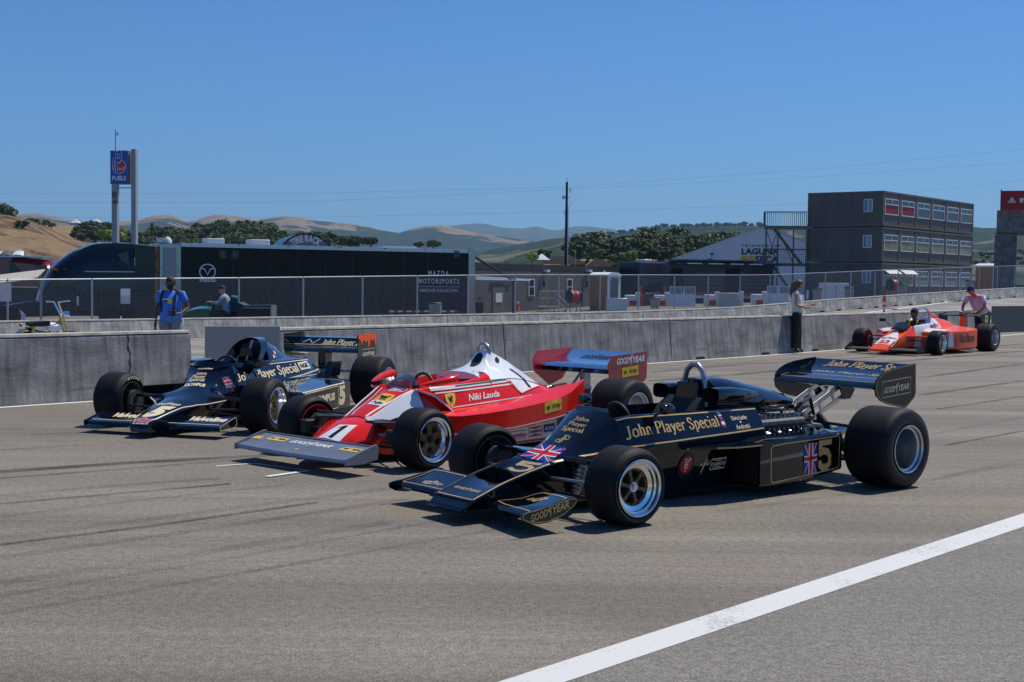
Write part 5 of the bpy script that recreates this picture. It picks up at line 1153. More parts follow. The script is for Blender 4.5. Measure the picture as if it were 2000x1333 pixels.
def car_red_finish(c,nose,body,tub,cov,R_,Wt):
 tb=bvh(tub,cov,body)
 ab=MB().loft([(-1.14,[(0,.60),(.26,.60),(.292,.632),(.282,.66),(.21,.685),(.10,.70),(0,.70)]),(-1.30,[(0,.60),(.26,.60),(.308,.634),(.27,.672),(.18,.70),(.085,.715),(0,.718)]),(-1.40,[(0,.60),(.26,.60),(.313,.636),(.26,.675),(.16,.725),(.09,.765),(0,.77)]),(-1.455,[(0,.60),(.26,.60),(.314,.636),(.257,.675),(.130,.728),(.075,.84),(0,.858)]),(-1.50,[(0,.60),(.26,.60),(.314,.636),(.255,.675),(.130,.735),(.076,.868),(0,.887)]),(-1.60,[(0,.60),(.26,.60),(.312,.630),(.25,.67),(.135,.728),(.078,.83),(0,.85)]),(-1.74,[(0,.59),(.26,.59),(.306,.607),(.245,.645),(.165,.695),(.088,.765),(0,.79)]),(-1.84,[(0,.57),(.26,.57),(.302,.585),(.24,.62),(.165,.662),(.085,.715),(0,.735)]),(-1.94,[(0,.55),(.26,.55),(.298,.563),(.235,.593),(.165,.628),(.085,.668),(0,.685)])],3).build('air_box',Wt,c,smooth=50)
 tb=bvh(tub,cov,body,ab)
 for s in(-1,1):
  def Q(*p):return[(x,s*y,z)for x,y,z in(p if s>0 else(p[1],p[0],p[3],p[2]))]
  place_flat(cov,'white_panel',grid_quad(8,8),M['decal_white'],Q((-1.588,.402,.494),(-1.943,.318,.54),(-1.90,.300,.575),(-1.50,.312,.635)),None,None,bvh(cov),.004,.05)
  for k,(a_,b_)in enumerate(([(-1.588,.398,.494),(-1.943,.310,.538)],[(-1.588,.398,.494),(-1.47,.32,.615)],[(-1.943,.31,.538),(-1.68,.161,.715)])):
   ribbon(cov,'red_line',M['decal_red'],[(a_[0],s*a_[1],a_[2]),(b_[0],s*b_[1],b_[2])],.008,tb,(0,s*.7,.7),.006)
  place_flat(cov,'race_number',merge2d(([(.35,0),(.85,0),(.75,1),(.25,1)],[(0,1,2,3)]),([(.25,1),(.38,.86),(.05,.80)],[(0,1,2)]))if s>0 else([(.3,0),(.7,0),(.7,1),(.3,1)],[(0,1,2,3)]),M['decal_black'],Q((-1.705,.364,.535),(-1.785,.352,.539),(-1.71,.164,.705),(-1.655,.174,.706)),None,None,tb,.006,.04)
 place_flat(tub,'lettering',text_mesh('Niki Lauda',.02,.15),M['decal_white'],[(-.90,.385,.468),(-1.29,.396,.485),(-1.31,.368,.539),(-.915,.357,.525)],None,None,tb,.004,.05)
 sh=([(.5,0),(.8,.2),(.98,.55),(1,.95),(.5,1),(0,.95),(.02,.55),(.2,.2)],[(0,1,2,3,4,5,6,7)])
 SQ=[(-.63,.40,.437),(-.745,.405,.437),(-.765,.335,.548),(-.65,.335,.548)]
 place_flat(tub,'badge',sh,M['yellow'],SQ,None,None,tb,.005,.05);place_flat(tub,'animal_mark',sub2d(horse(),.22,.22,.80,.84),M['decal_black'],SQ,None,None,tb,.007,.05)
 NQ=[(.41,-.085,.215),(.404,.175,.202),(.18,.16,.319),(.245,-.02,.308)];tn=bvh(nose,body)
 place_flat(nose,'white_panel',tapered(lambda v:1-.12*v,8,8),M['decal_white'],NQ,None,None,tn,.003)
 place_flat(nose,'race_number',merge2d(([(.42,.08),(.60,.08),(.60,.92),(.42,.92)],[(0,1,2,3)]),([(.42,.92),(.42,.76),(.26,.70)],[(0,1,2)])),M['decal_black'],NQ,None,None,tn,.005,.04)
 AQ=[(-.10,-.05,.462),(-.115,.125,.450),(-.275,.110,.536),(-.275,-.045,.542)];ts=bvh(body)
 place_flat(body,'sticker',sub2d(grid_quad(4,3),0,0,1,.36),M['decal_white'],AQ,None,None,ts,.003);place_flat(body,'sticker',sub2d(grid_quad(4,5),0,.36,1,1),M['yellow'],AQ,None,None,ts,.003)
 place_flat(body,'lettering',sub2d(text_mesh('Agip',.03),.15,.07,.85,.32),M['decal_black'],AQ,None,None,ts,.005);place_flat(body,'animal_mark',sub2d(beast(),.18,.44,.85,.88),M['decal_black'],AQ,None,None,ts,.005)
 HQ=[(-.305,-.02,.557),(-.335,.135,.557),(-.395,.150,.598),(-.392,.0,.603)]
 place_flat(body,'badge_frame',line2d([(.06,.1),(.94,.1),(1,.5),(.94,.9),(.06,.9),(0,.5)],.12,True,ar=2.5),M['decal_white'],HQ,None,None,ts,.003);place_flat(body,'lettering',sub2d(text_mesh('HEUER',.05),.12,.25,.9,.75),M['decal_white'],HQ,None,None,ts,.004)
 for s in(-1,1):ribbon(body,'white_line',M['decal_white'],[(.04,s*.09,.45),(-.12,s*.115,.5),(-.28,s*.15,.6),(-.40,s*.19,.65)],.022,ts,(0,0,1),.003)
 place_flat(ab,'air_inlet',ellipse2d(24),M['dark'],[(-1.36,-.055,.715),(-1.36,.055,.715),(-1.47,.055,.845),(-1.47,-.055,.845)],None,None,bvh(ab),.004,.02)
 place_flat(ab,'air_inlet',ellipse2d(16),M['dark'],[(-1.545,.16,.79),(-1.60,.16,.79),(-1.60,.13,.84),(-1.545,.13,.84)],None,None,bvh(ab),.004,.02)
 arm(c,'roll_hoop',[(-1.50,-.07,.83),(-1.50,-.066,.88),(-1.50,-.052,.915),(-1.50,-.02,.935),(-1.50,.02,.935),(-1.50,.052,.915),(-1.50,.066,.88),(-1.50,.07,.83)],.019,'steel',n=10)
 ws=MB()
 for x,hw_,zb,zt in((-.36,.13,.595,.60),(-.43,.15,.60,.655),(-.51,.155,.60,.705)):
  for i in range(13):
   a=PI*i/12;ws.v.append((x,hw_*math.cos(a),zb+(zt-zb)*math.sin(a)))
 ws.f=[(j*13+i,j*13+i+1,(j+1)*13+i+1,(j+1)*13+i)for j in range(2)for i in range(12)]
 ws.build('windscreen',M['smoke'],c,smooth=60,solid=.004)
 sw_=MB();sw_.tube([(-.72,.13*math.cos(a),.57+.13*math.sin(a))for a in[2*PI*i/20 for i in range(21)]],.013,6);sw_.tube([(-.72,-.12,.57),(-.72,.12,.57)],.01,6);sw_.build('steering_wheel',M['matt_black'],c)
 MB().loft([(-.95,[(0,.25),(.2,.25),(.22,.35),(0,.35)]),(-1.12,[(0,.35),(.2,.35),(.2,.62),(0,.60)]),(-1.2,[(0,.40),(.18,.40),(.16,.70),(0,.70)])]).build('seat',M['seat'],c)
 for s in(-1,1):
  mr=MB()
  for x,y,z,a,b in((-.38,.30,.628,.010,.007),(-.46,.335,.642,.03,.018),(-.57,.38,.660,.040,.028),(-.68,.40,.676,.042,.035),(-.73,.40,.682,.038,.032)):
   for k in range(12):
    q_=2*PI*k/12;mr.v.append((x,s*(y+a*math.cos(q_)),z+b*math.sin(q_)))
  for i in range(4):
   for k in range(12):mr.f.append((i*12+k,i*12+(k+1)%12,(i+1)*12+(k+1)%12,(i+1)*12+k))
  mr.f.append(tuple(range(12)));mr.f.append(tuple(48+k for k in range(12)));mr.build('mirror',R_,c,smooth=50)
 up=[(-2.80,.665),(-2.83,.695),(-2.92,.705),(-3.05,.715),(-3.16,.740),(-3.27,.775),(-3.36,.812),(-3.37,.806),(-3.27,.755),(-3.16,.700),(-3.05,.640),(-2.95,.605),(-2.84,.615)]
 rw=wing_loft('rear_wing',c,[[(x,y,z)for x,z in up]for y in(-.46,-.2,0,.2,.46)],M['chrome']);tw=bvh(rw)
 for y0 in(-.16,.26):place_flat(rw,'lettering',good_year(),M['decal_black'],(-3.12,y0,.76),(0,.36,0),(-.13,0,.05),tw,.003,.05)
 ep=[(-3.45,.825),(-3.44,.545),(-3.39,.515),(-3.05,.555),(-2.82,.575),(-2.79,.71),(-2.86,.795)]
 ep2=[(-3.40,.825),(-3.42,.72),(-3.23,.505),(-3.02,.445),(-2.77,.60),(-2.745,.73),(-2.83,.81)]
 e=MB().prism(ep,'y',.462,.472).build('wing_end_plate',P('end_plate_red',(.32,.022,.025),.3,0,.5,var=.1),c,smooth=0)
 e2=MB().prism(ep2,'y',-.472,-.462).build('wing_end_plate',P('end_plate_red2',(.45,.01,.02),.3,0,.5,var=.1),c,smooth=0)
 place_flat(e,'lettering',good_year(),M['decal_white'],(-2.93,.473,.705),(-.47,0,.02),(0,0,.082),None,.002)
 place_flat(e,'sticker',QUAD,M['yellow'],(-3.02,.473,.575),(-.27,0,.018),(0,0,.095),None,.002)
 place_flat(e,'lettering',text_mesh('Agip',.02),M['decal_black'],(-3.13,.473,.598),(-.135,0,.009),(0,0,.062),None,.004)
 place_flat(e,'animal_mark',beast(),M['decal_black'],(-3.045,.473,.605),(-.06,0,.004),(0,0,.042),None,.004)
 st=MB();st.bx(-2.98,-3.08,-.03,-.022,.40,.67);st.bx(-2.98,-3.08,.022,.03,.40,.67);st.tube([(-2.75,0,.42),(-3.0,0,.64)],.014,8);st.build('wing_post',M['steel'],c)
 MB().loft([(-2.0,[(0,.10),(.30,.10),(.30,.38),(0,.38)]),(-2.5,[(0,.12),(.2,.12),(.2,.40),(0,.40)]),(-3.0,[(0,.16),(.09,.16),(.09,.38),(0,.40)])]).build('gearbox',M['cast'],c)
 ex=MB()
 for s in(-1,1):ex.tube([(-2.1,s*.25,.30),(-2.5,s*.22,.42),(-2.9,s*.15,.46)],.035,10)
 ex.build('exhaust',M['steel'],c)
 MB().bx(-2.66,-2.74,-.30,.30,.40,.47).build('rear_cooler',M['matt_black'],c)
 MB().prism([(-.2,.04),(-.75,.04),(-2.3,.04),(-2.3,.055),(-.2,.055)],'y',-.42,.42).build('floor',M['matt_black'],c,smooth=0)
 for s in(-1,1):
  a_=MB();a_.tube([(.05,s*.18,.15),(0,s*.60,.14),(-.25,s*.22,.13)],.013,8);a_.tube([(.10,s*.16,.34),(0,s*.60,.37),(-.2,s*.2,.34)],.014,8);a_.build('wishbone',M['matt_black'],c)
  arm(c,'steering_arm',[(.14,s*.18,.26),(.10,s*.60,.25)],.012,'steel')
  MB().prism([(.20,s*.36),(.02,s*.55),(-.03,s*.55),(-.04,s*.2),(.05,s*.2)],'z',.345,.36).build('rocker_arm',M['matt_black'],c,smooth=0)
  MB().box((.13,s*.56,.25),(.14,.13,.12)).build('brake_duct',M['matt_black'],c,bevel=.01)
  MB().lathe([(-.015,.11),(.015,.11)],'y',(0,s*.56,.25),24).build('brake_disc',M['cast'],c)
  r_=MB();r_.tube([(-2.649,s*.10,.30),(-2.649,s*.58,.30)],.025,8);r_.tube([(-2.2,s*.28,.22),(-2.64,s*.56,.22)],.012,6);r_.tube([(-2.55,s*.10,.16),(-2.67,s*.58,.17)],.013,6);r_.build('rear_suspension',M['steel'],c)
  wheel(c,0,s*.7305,.248,.282,'five',s,dish=.07,paint='decal_red',fr=.128,nut='dark');wheel(c,-2.649,s*.744,.300,.404,'disc',s,dish=.12,rear=True,spoke_mat='alu')
 return c
_b=car_red()
CAR_B=car_red_finish(*_b)
# =================================================================== CAR C: black and cream car with wide side pods (left)
def car_black_left():
 c=thing('racing_car','black open wheel racing car with cream 5 and triangular roll hoop, leftmost of the row','racing car',(-3.235,12.886,0),math.radians(252.76))
 bp=M['navy_paint'];cr=M['cream']
 nose=MB().loft([(.90,[(0,.06),(.09,.06),(.10,.08),(.10,.11),(.075,.125),(0,.13)]),(.84,[(0,.06),(.11,.06),(.12,.09),(.12,.15),(.09,.168),(0,.172)]),(.65,[(0,.06),(.14,.06),(.15,.10),(.155,.195),(.12,.215),(0,.222)]),(.45,[(0,.06),(.17,.06),(.18,.12),(.20,.235),(.14,.262),(0,.272)]),(.25,[(0,.06),(.19,.06),(.20,.12),(.25,.262),(.14,.305),(0,.318)]),(.14,[(0,.06),(.19,.06),(.20,.12),(.345,.272),(.14,.325),(0,.338)]),(.05,[(0,.06),(.20,.06),(.21,.12),(.445,.300),(.14,.348),(0,.362)]),(-.02,[(0,.06),(.20,.06),(.21,.12),(.445,.315),(.15,.372),(0,.388)]),(-.10,[(0,.06),(.21,.06),(.22,.12),(.32,.330),(.15,.408),(0,.426)]),(-.20,[(0,.06),(.22,.06),(.23,.12),(.245,.345),(.16,.455),(0,.478)]),(-.33,[(0,.06),(.24,.06),(.25,.12),(.265,.38),(.20,.545),(0,.575)]),(-.40,[(0,.06),(.25,.06),(.26,.12),(.33,.40),(.235,.60),(0,.622)])],3).build('nose',bp,c,smooth=50)
 tub=MB().loft([(-.40,[(0,.06),(.25,.06),(.26,.12),(.33,.40),(.245,.60),(.235,.61),(.19,.45),(0,.40)]),(-.70,[(0,.06),(.28,.06),(.29,.12),(.355,.40),(.255,.60),(.24,.61),(.20,.35),(0,.28)]),(-1.05,[(0,.06),(.30,.06),(.31,.12),(.37,.40),(.265,.605),(.25,.615),(.20,.45),(0,.40)]),(-1.25,[(0,.06),(.32,.06),(.33,.12),(.37,.405),(.285,.608),(.24,.62),(.18,.62),(0,.62)]),(-1.80,[(0,.06),(.34,.06),(.35,.12),(.39,.43),(.28,.61),(.24,.625),(.16,.63),(0,.64)]),(-2.15,[(0,.10),(.32,.10),(.33,.16),(.36,.45),(.24,.60),(.20,.61),(.12,.615),(0,.62)]),(-2.35,[(0,.14),(.26,.14),(.27,.2),(.30,.46),(.18,.54),(.14,.55),(.08,.55),(0,.555)]),(-2.62,[(0,.16),(.18,.16),(.20,.2),(.22,.42),(.14,.44),(.10,.44),(.06,.44),(0,.44)])],1).build('tub',bp,c,smooth=30)
 tn=bvh(nose,tub)
 lp=MB();lp.v=[]
 pr=[(-.34,0,.655),(-.36,.12,.653),(-.42,.215,.645),(-.55,.262,.638),(-.75,.27,.632),(-1.0,.27,.63)]
 full=[(x,-y,z)for x,y,z in reversed(pr[1:])]+pr
 for x,y,z in full:lp.v+=[(x+.02,y*1.06,z-.045),(x,y,z),(x-.015,y*.94,z-.004),(x,y*.95,z-.05)]
 for i in range(len(full)-1):
  for k in range(4):lp.f.append((i*4+k,i*4+(k+1)%4,(i+1)*4+(k+1)%4,(i+1)*4+k))
 lp.build('cockpit_lip',bp,c,smooth=40)
 for s in(-1,1):
  MB().loft([(-.62,[(0,-.02),(.05,-.02),(.05,.01),(0,.012)]),(-.75,[(0,-.03),(.10,-.03),(.10,.015),(0,.02)]),(-.86,[(0,-.03),(.10,-.03),(.10,.02),(0,.025)])],1).xf(Matrix.Translation((0,s*.33,.632))).build('mirror',bp,c)
 hp=MB();n=20;arc=[]
 for i in range(n+1):
  a=PI*i/n;y=.205*math.cos(a);z=.605+.265*math.sin(a)**.72;arc.append((y,z))
 for(y,z)in arc:
  k=(z-.605)/.265
  hp.v+=[(-.98-.26*k,y,z),(-1.04-.30*k,y*.74,.605+(z-.605)*.80),(-1.10-.40*k,y*.74,.605+(z-.605)*.80),(-1.06-.36*k,y,z)]
 for i in range(n):
  for k in range(4):hp.f.append((i*4+k,(i+1)*4+k,(i+1)*4+(k+1)%4,i*4+(k+1)%4))
 hp.build('roll_hoop',bp,c,smooth=40)
 bk=MB().loft([(-1.30,[(0,.60),(.20,.60),(.165,.72),(.10,.82),(0,.868)]),(-1.45,[(0,.60),(.20,.60),(.16,.71),(.085,.80),(0,.85)]),(-1.70,[(0,.60),(.17,.60),(.13,.67),(.06,.745),(0,.775)]),(-2.0,[(0,.60),(.12,.60),(.09,.625),(.03,.64),(0,.65)])],2).build('hoop_fairing',bp,c,smooth=40)
 tk=bvh(bk)
 MB().prism([(-.10,.62),(.10,.62),(.06,.76),(-.06,.76)],'x',-1.16,-1.12).build('head_rest',M['navy_paint'],c,bevel=.01)
 MB().bx(-1.24,-1.26,-.15,.15,.61,.80).build('hoop_panel',M['matt_black'],c,smooth=0)
 arm(c,'hoop_stay',[(-1.10,.02,.62),(-1.22,.03,.84)],.012,'alu')
 sw_=MB();sw_.tube([(-.72,.13*math.cos(a),.56+.13*math.sin(a))for a in[2*PI*i/20 for i in range(21)]],.013,6);sw_.build('steering_wheel',M['matt_black'],c)
 for s in(-1,1):
  pd=MB();rows=[(-.42,.30,.86,.37),(-.60,.30,.955,.352),(-.90,.30,.96,.362),(-1.30,.30,.955,.378),(-1.62,.30,.955,.385),(-1.79,.29,.94,.39),(-1.92,.28,.74,.398),(-2.15,.26,.64,.40),(-2.36,.25,.50,.40)]
  for x,yi,yo,z in rows:pd.v+=[(x,s*yi,.09),(x,s*(yo-.01),.09),(x,s*yo,.10),(x,s*yo,z-.02),(x,s*(yo-.015),z),(x,s*((yi+yo)/2),z+.025),(x,s*yi,z+.05)]
  for i in range(len(rows)-1):
   for k in range(7):pd.f.append((i*7+k,i*7+(k+1)%7,(i+1)*7+(k+1)%7,(i+1)*7+k))
  pd.f.append(tuple(range(7)));pd.f.append(tuple((len(rows)-1)*7+k for k in range(7)))
  p_=pd.build('side_pod',bp,c,smooth=25);tp=bvh(p_)
  ribbon(p_,'cream_line',cr,[(-.60,s*1.3,.344),(-.9,s*1.3,.354),(-1.3,s*1.3,.369),(-1.62,s*1.3,.376)],.010,tp,(0,s,0),.003)
  lo=[(-.63,.33),(-1.42,.356),(-1.44,.345),(-1.44,.13),(-1.40,.118),(-.63,.105)]
  ribbon(p_,'cream_line',cr,[(x,s*1.3,z)for x,z in lo],.009,tp,(0,s,0),.003)
  ribbon(p_,'cream_line',cr,[(-1.62,s*.93,.5),(-1.70,s*.90,.5),(-1.70,s*.78,.5),(-1.58,s*.62,.5)],.009,tp,(0,0,1),.003)
  if s>0:
   place_flat(p_,'lettering',text_mesh('OLYMPUS',.06),cr,(-.80,1.3,.20),(-.56,0,.008),(0,0,.085),tp,.003,.05)
   place_flat(p_,'race_number',text_mesh('5',.07),cr,(-1.465,1.3,.135),(-.16,0,.006),(0,0,.235),tp,.003,.05)
  MB().prism([(-2.00,.40),(-2.10,.56),(-2.12,.575),(-2.36,.57),(-2.30,.40)],'y',s*.50,s*.58).build('cooling_duct',bp,c,smooth=0,bevel=.008)
  sk=MB().bx(-.6,-1.9,s*.94,s*.95,.035,.10).build('skirt',M['matt_black'],c,smooth=0)
 for s in(-1,1):
  ribbon(nose,'cream_line',cr,[(.88,s*.07,.3),(.78,s*.11,.3),(.62,s*.135,.4),(.42,s*.17,.4),(.25,s*.235,.5),(.14,s*.325,.5),(.05,s*.43,.5),(-.02,s*.43,.5),(-.10,s*.31,.5)],.010,tn,(0,0,1),.003)
  ribbon(tub,'cream_line',cr,[(-.42,s*.8,.375),(-.8,s*.8,.392),(-1.4,s*.8,.418),(-2.0,s*.8,.455),(-2.28,s*.8,.47)],.010,tn,(0,s,0),.003)
  ribbon(tub,'cream_line',cr,[(-.75,s*.8,.588),(-1.2,s*.8,.593),(-1.8,s*.8,.592),(-2.1,s*.8,.585)],.008,tn,(0,s,0),.003)
 ribbon(nose,'cream_line',cr,[(.885,-.08,.3),(.89,0,.3),(.885,.08,.3)],.010,tn,(0,0,1),.003)
 place_flat(tub,'lettering',serif_mesh('John Player Special',.15,.07),cr,[(-.40,.315,.462),(-1.69,.364,.478),(-1.69,.31,.572),(-.40,.27,.528)],None,None,tn,.008,.025)
 place_flat(tub,'badge',grid_quad(4,3),M['cream'],(-1.745,.8,.490),(-.28,0,.004),(0,0,.080),tn,.003)
 place_flat(tub,'lettering',text_mesh('NGK',.05,.2),M['decal_black'],(-1.765,.8,.505),(-.24,0,.004),(0,0,.05),tn,.005)
 place_flat(bk,'lettering',text_mesh('Valvoline',.04,.1),cr,(-1.36,.4,.635),(-.34,0,-.012),(0,-.02,.052),tk,.003,.04)
 flag(nose,tn,[(-.286,.245,.390),(-.38,.272,.395),(-.352,.223,.509),(-.280,.191,.502)])
 flag(nose,tn,[(.893,-.055,.13),(.893,.06,.13),(.79,.090,.182),(.80,-.082,.182)])
 place_flat(nose,'race_number',text_mesh('5',.08,.2),cr,[(.785,-.070,.185),(.755,.105,.185),(.455,.125,.263),(.475,-.095,.260)],None,None,tn,.003,.04)
 place_flat(nose,'lettering',good_year(),cr,[(.440,-.125,.265),(.421,.132,.268),(.362,.128,.282),(.358,-.127,.283)],None,None,tn,.003)
 for wd,Q_ in(('John',[(-.282,-.115,.518),(-.264,.025,.520),(-.300,.012,.549),(-.318,-.120,.547)]),('Player',[(-.244,-.140,.485),(-.221,.031,.487),(-.260,.023,.517),(-.280,-.140,.515)]),('Special',[(-.20,-.150,.456),(-.182,.045,.460),(-.222,.037,.487),(-.240,-.150,.483)])):
  place_flat(nose,'lettering',serif_mesh(wd,.16,.09),cr,Q_,None,None,tn,.003)
 place_flat(nose,'lettering',text_mesh('OLYMPUS',.06),cr,[(-.105,-.145,.408),(-.098,.104,.411),(-.150,.088,.440),(-.155,-.145,.438)],None,None,tn,.003)
 place_flat(nose,'lettering',text_mesh('VALVOLINE',.06),cr,[(-.345,-.138,.568),(-.333,.051,.570),(-.352,.051,.585),(-.361,-.140,.581)],None,None,tn,.003)
 for dx,dz,mt in((0,0,'decal_white'),(.05,-.004,'decal_red'),(.02,.055,'decal_red'),(-.01,.10,'decal_blue'),(.06,.045,'decal_white')):
  place_flat(bk,'sticker',ellipse2d(10),M[mt],(-1.40-dx,.4,.70+dz),(-.045,0,0),(0,-.012,.040),tk,.003)
 for s in(-1,1):
  sec=lambda y:[(.70,y,.085),(.685,y,.115),(.62,y,.135),(.50,y,.16),(.42,y,.178),(.42,y,.170),(.50,y,.135),(.62,y,.085)]
  w_=wing_loft('front_wing',c,[sec(s*.12),sec(s*.45),sec(s*.735)],bp);t_=bvh(w_)
  if s>0:
   place_flat(w_,'lettering',text_mesh('Valvoline',.05,.2),cr,(.60,.30,.3),(0,.40,0),(-.12,0,.035),t_,.003,.04)
  else:
   place_flat(w_,'lettering',text_mesh('Valvoline',.05,.2),cr,(.60,-.55,.3),(0,.40,0),(-.12,0,.035),t_,.003,.04)
  ribbon(w_,'cream_line',cr,[(.64,s*.70,.4),(.64,s*.15,.4)],.008,t_,(0,0,1),.003)
  ep=[(.72,.125),(.71,.075),(.44,.085),(.38,.115),(.40,.195),(.66,.135)]
  e=MB().prism(ep,'y',s*.735,s*.745).build('wing_end_plate',bp,c,smooth=0)
  if s>0:ribbon(e,'cream_line',cr,[(.55+(x-.55)*.94,.7475,.125+(z-.125)*.88)for x,z in ep+ep[:1]],.006,None,(0,1,0),0)
 up=[(-3.02,.62),(-3.05,.655),(-3.15,.675),(-3.24,.68),(-3.27,.685),(-3.36,.775),(-3.375,.77),(-3.30,.655),(-3.24,.635),(-3.15,.61),(-3.08,.60)]
 rw=wing_loft('rear_wing',c,[[(x,y,z)for x,z in up]for y in(-.51,-.2,.2,.48)],bp);tw=bvh(rw)
 MB().prism([(-3.36,.77),(-3.50,.785),(-3.50,.795),(-3.36,.785)],'y',-.51,.48).build('wing_flap',bp,c,smooth=0)
 place_flat(rw,'lettering',serif_mesh('John Player Special',.16,.08,.2),cr,[(-3.285,-.14,.702),(-3.285,.60,.702),(-3.345,.60,.762),(-3.345,-.14,.762)],None,None,tw,.003,.05)
 ribbon(rw,'cream_line',cr,[(-3.275,-.50,.70),(-3.275,.46,.70)],.008,tw,(1,0,.6),.003);ribbon(rw,'cream_line',cr,[(-3.30,-.40,.72),(-3.34,-.32,.76),(-3.29,-.26,.71),(-3.35,-.18,.765)],.01,tw,(1,0,.6),.003)
 for s in(-1,1):
  ep=[(-3.0,.84),(-3.0,.66),(-3.04,.56),(-3.54,.545),(-3.57,.60),(-3.57,.85)]
  e=MB().prism(ep,'y',s*.50-(.02 if s>0 else 0),s*.51-(.02 if s>0 else 0)).build('wing_end_plate',bp,c,smooth=0)
  if s>0:
   place_flat(e,'flame_panel',([(.0,1),(1,1),(1,.25),(.93,.5),(.86,.72),(.74,.62),(.68,.78),(.60,.40),(.55,.36),(.52,.70),(.40,.62),(.3,.74),(.2,.55),(.1,.74),(0,.80)],[(0,1,4,6,9,11,13,14),(1,2,3,4),(4,5,6),(6,7,8,9),(9,10,11),(11,12,13)]),M['dayglo'],(-3.01,.4905,.585),(-.55,0,0),(0,0,.26),None,.002)
   place_flat(e,'badge_frame',line2d([(0,0),(1,0),(1,1),(0,1)],.06,True,ar=4),M['cream'],(-3.12,.4905,.56),(-.40,0,0),(0,0,.10),None,.003)
   place_flat(e,'lettering',good_year(),M['cream'],(-3.14,.4905,.575),(-.36,0,0),(0,0,.06),None,.003)
  else:MB().prism([(-3.02,.842),(-3.2,.842),(-3.2,.86),(-3.02,.85)],'y',-.30,-.10).build('flap_mark',M['dayglo'],c,smooth=0)if False else None
 MB().bx(-3.02,-3.2,-.05,.05,.40,.66).build('wing_post',bp,c)
 MB().loft([(-2.5,[(0,.14),(.16,.14),(.16,.42),(0,.44)]),(-3.1,[(0,.18),(.08,.18),(.08,.40),(0,.41)])]).build('gearbox',M['cast'],c)
 for s in(-1,1):
  MB().prism([(.10,s*.26),(.04,s*.40),(.03,s*.62),(-.03,s*.62),(-.05,s*.40),(-.08,s*.22)],'z',.30,.335).build('rocker_arm',bp,c,smooth=0,bevel=.01)
  a_=MB();a_.tube([(.05,s*.2,.12),(0,s*.68,.13),(-.28,s*.24,.12)],.014,8);a_.tube([(.18,s*.18,.22),(.10,s*.66,.22)],.012,8);a_.tube([(-.01,s*.26,.14),(0,s*.34,.30)],.028,8);a_.build('wishbone',M['matt_black'],c)
  MB().lathe([(-.015,.12),(.015,.12)],'y',(0,s*.64,.25),24).build('brake_disc',M['cast'],c)
  MB().box((0,s*.68,.25),(.07,.06,.22)).build('upright',M['cast'],c,bevel=.01)
  r_=MB();r_.tube([(-2.739,s*.10,.30),(-2.739,s*.65,.30)],.025,8);r_.tube([(-2.3,s*.28,.22),(-2.74,s*.62,.22)],.012,6);r_.tube([(-2.65,s*.12,.42),(-2.74,s*.62,.42),(-2.85,s*.12,.42)],.014,6);r_.build('rear_suspension',M['steel'],c)
  t1=wheel(c,0,s*.831,.271,.300,'many',s,dish=.10,spoke_mat='brass');wheel(c,-2.739,s*.8115,.303,.398,'disc',s,dish=.20,rear=True,spoke_mat='cast')
  sidewall_text(t1,1,'AVON',.271,.205,M['cream'],1.15,2.1,.032,.1585)if s<0 else None
 return c
CAR_C=car_black_left()
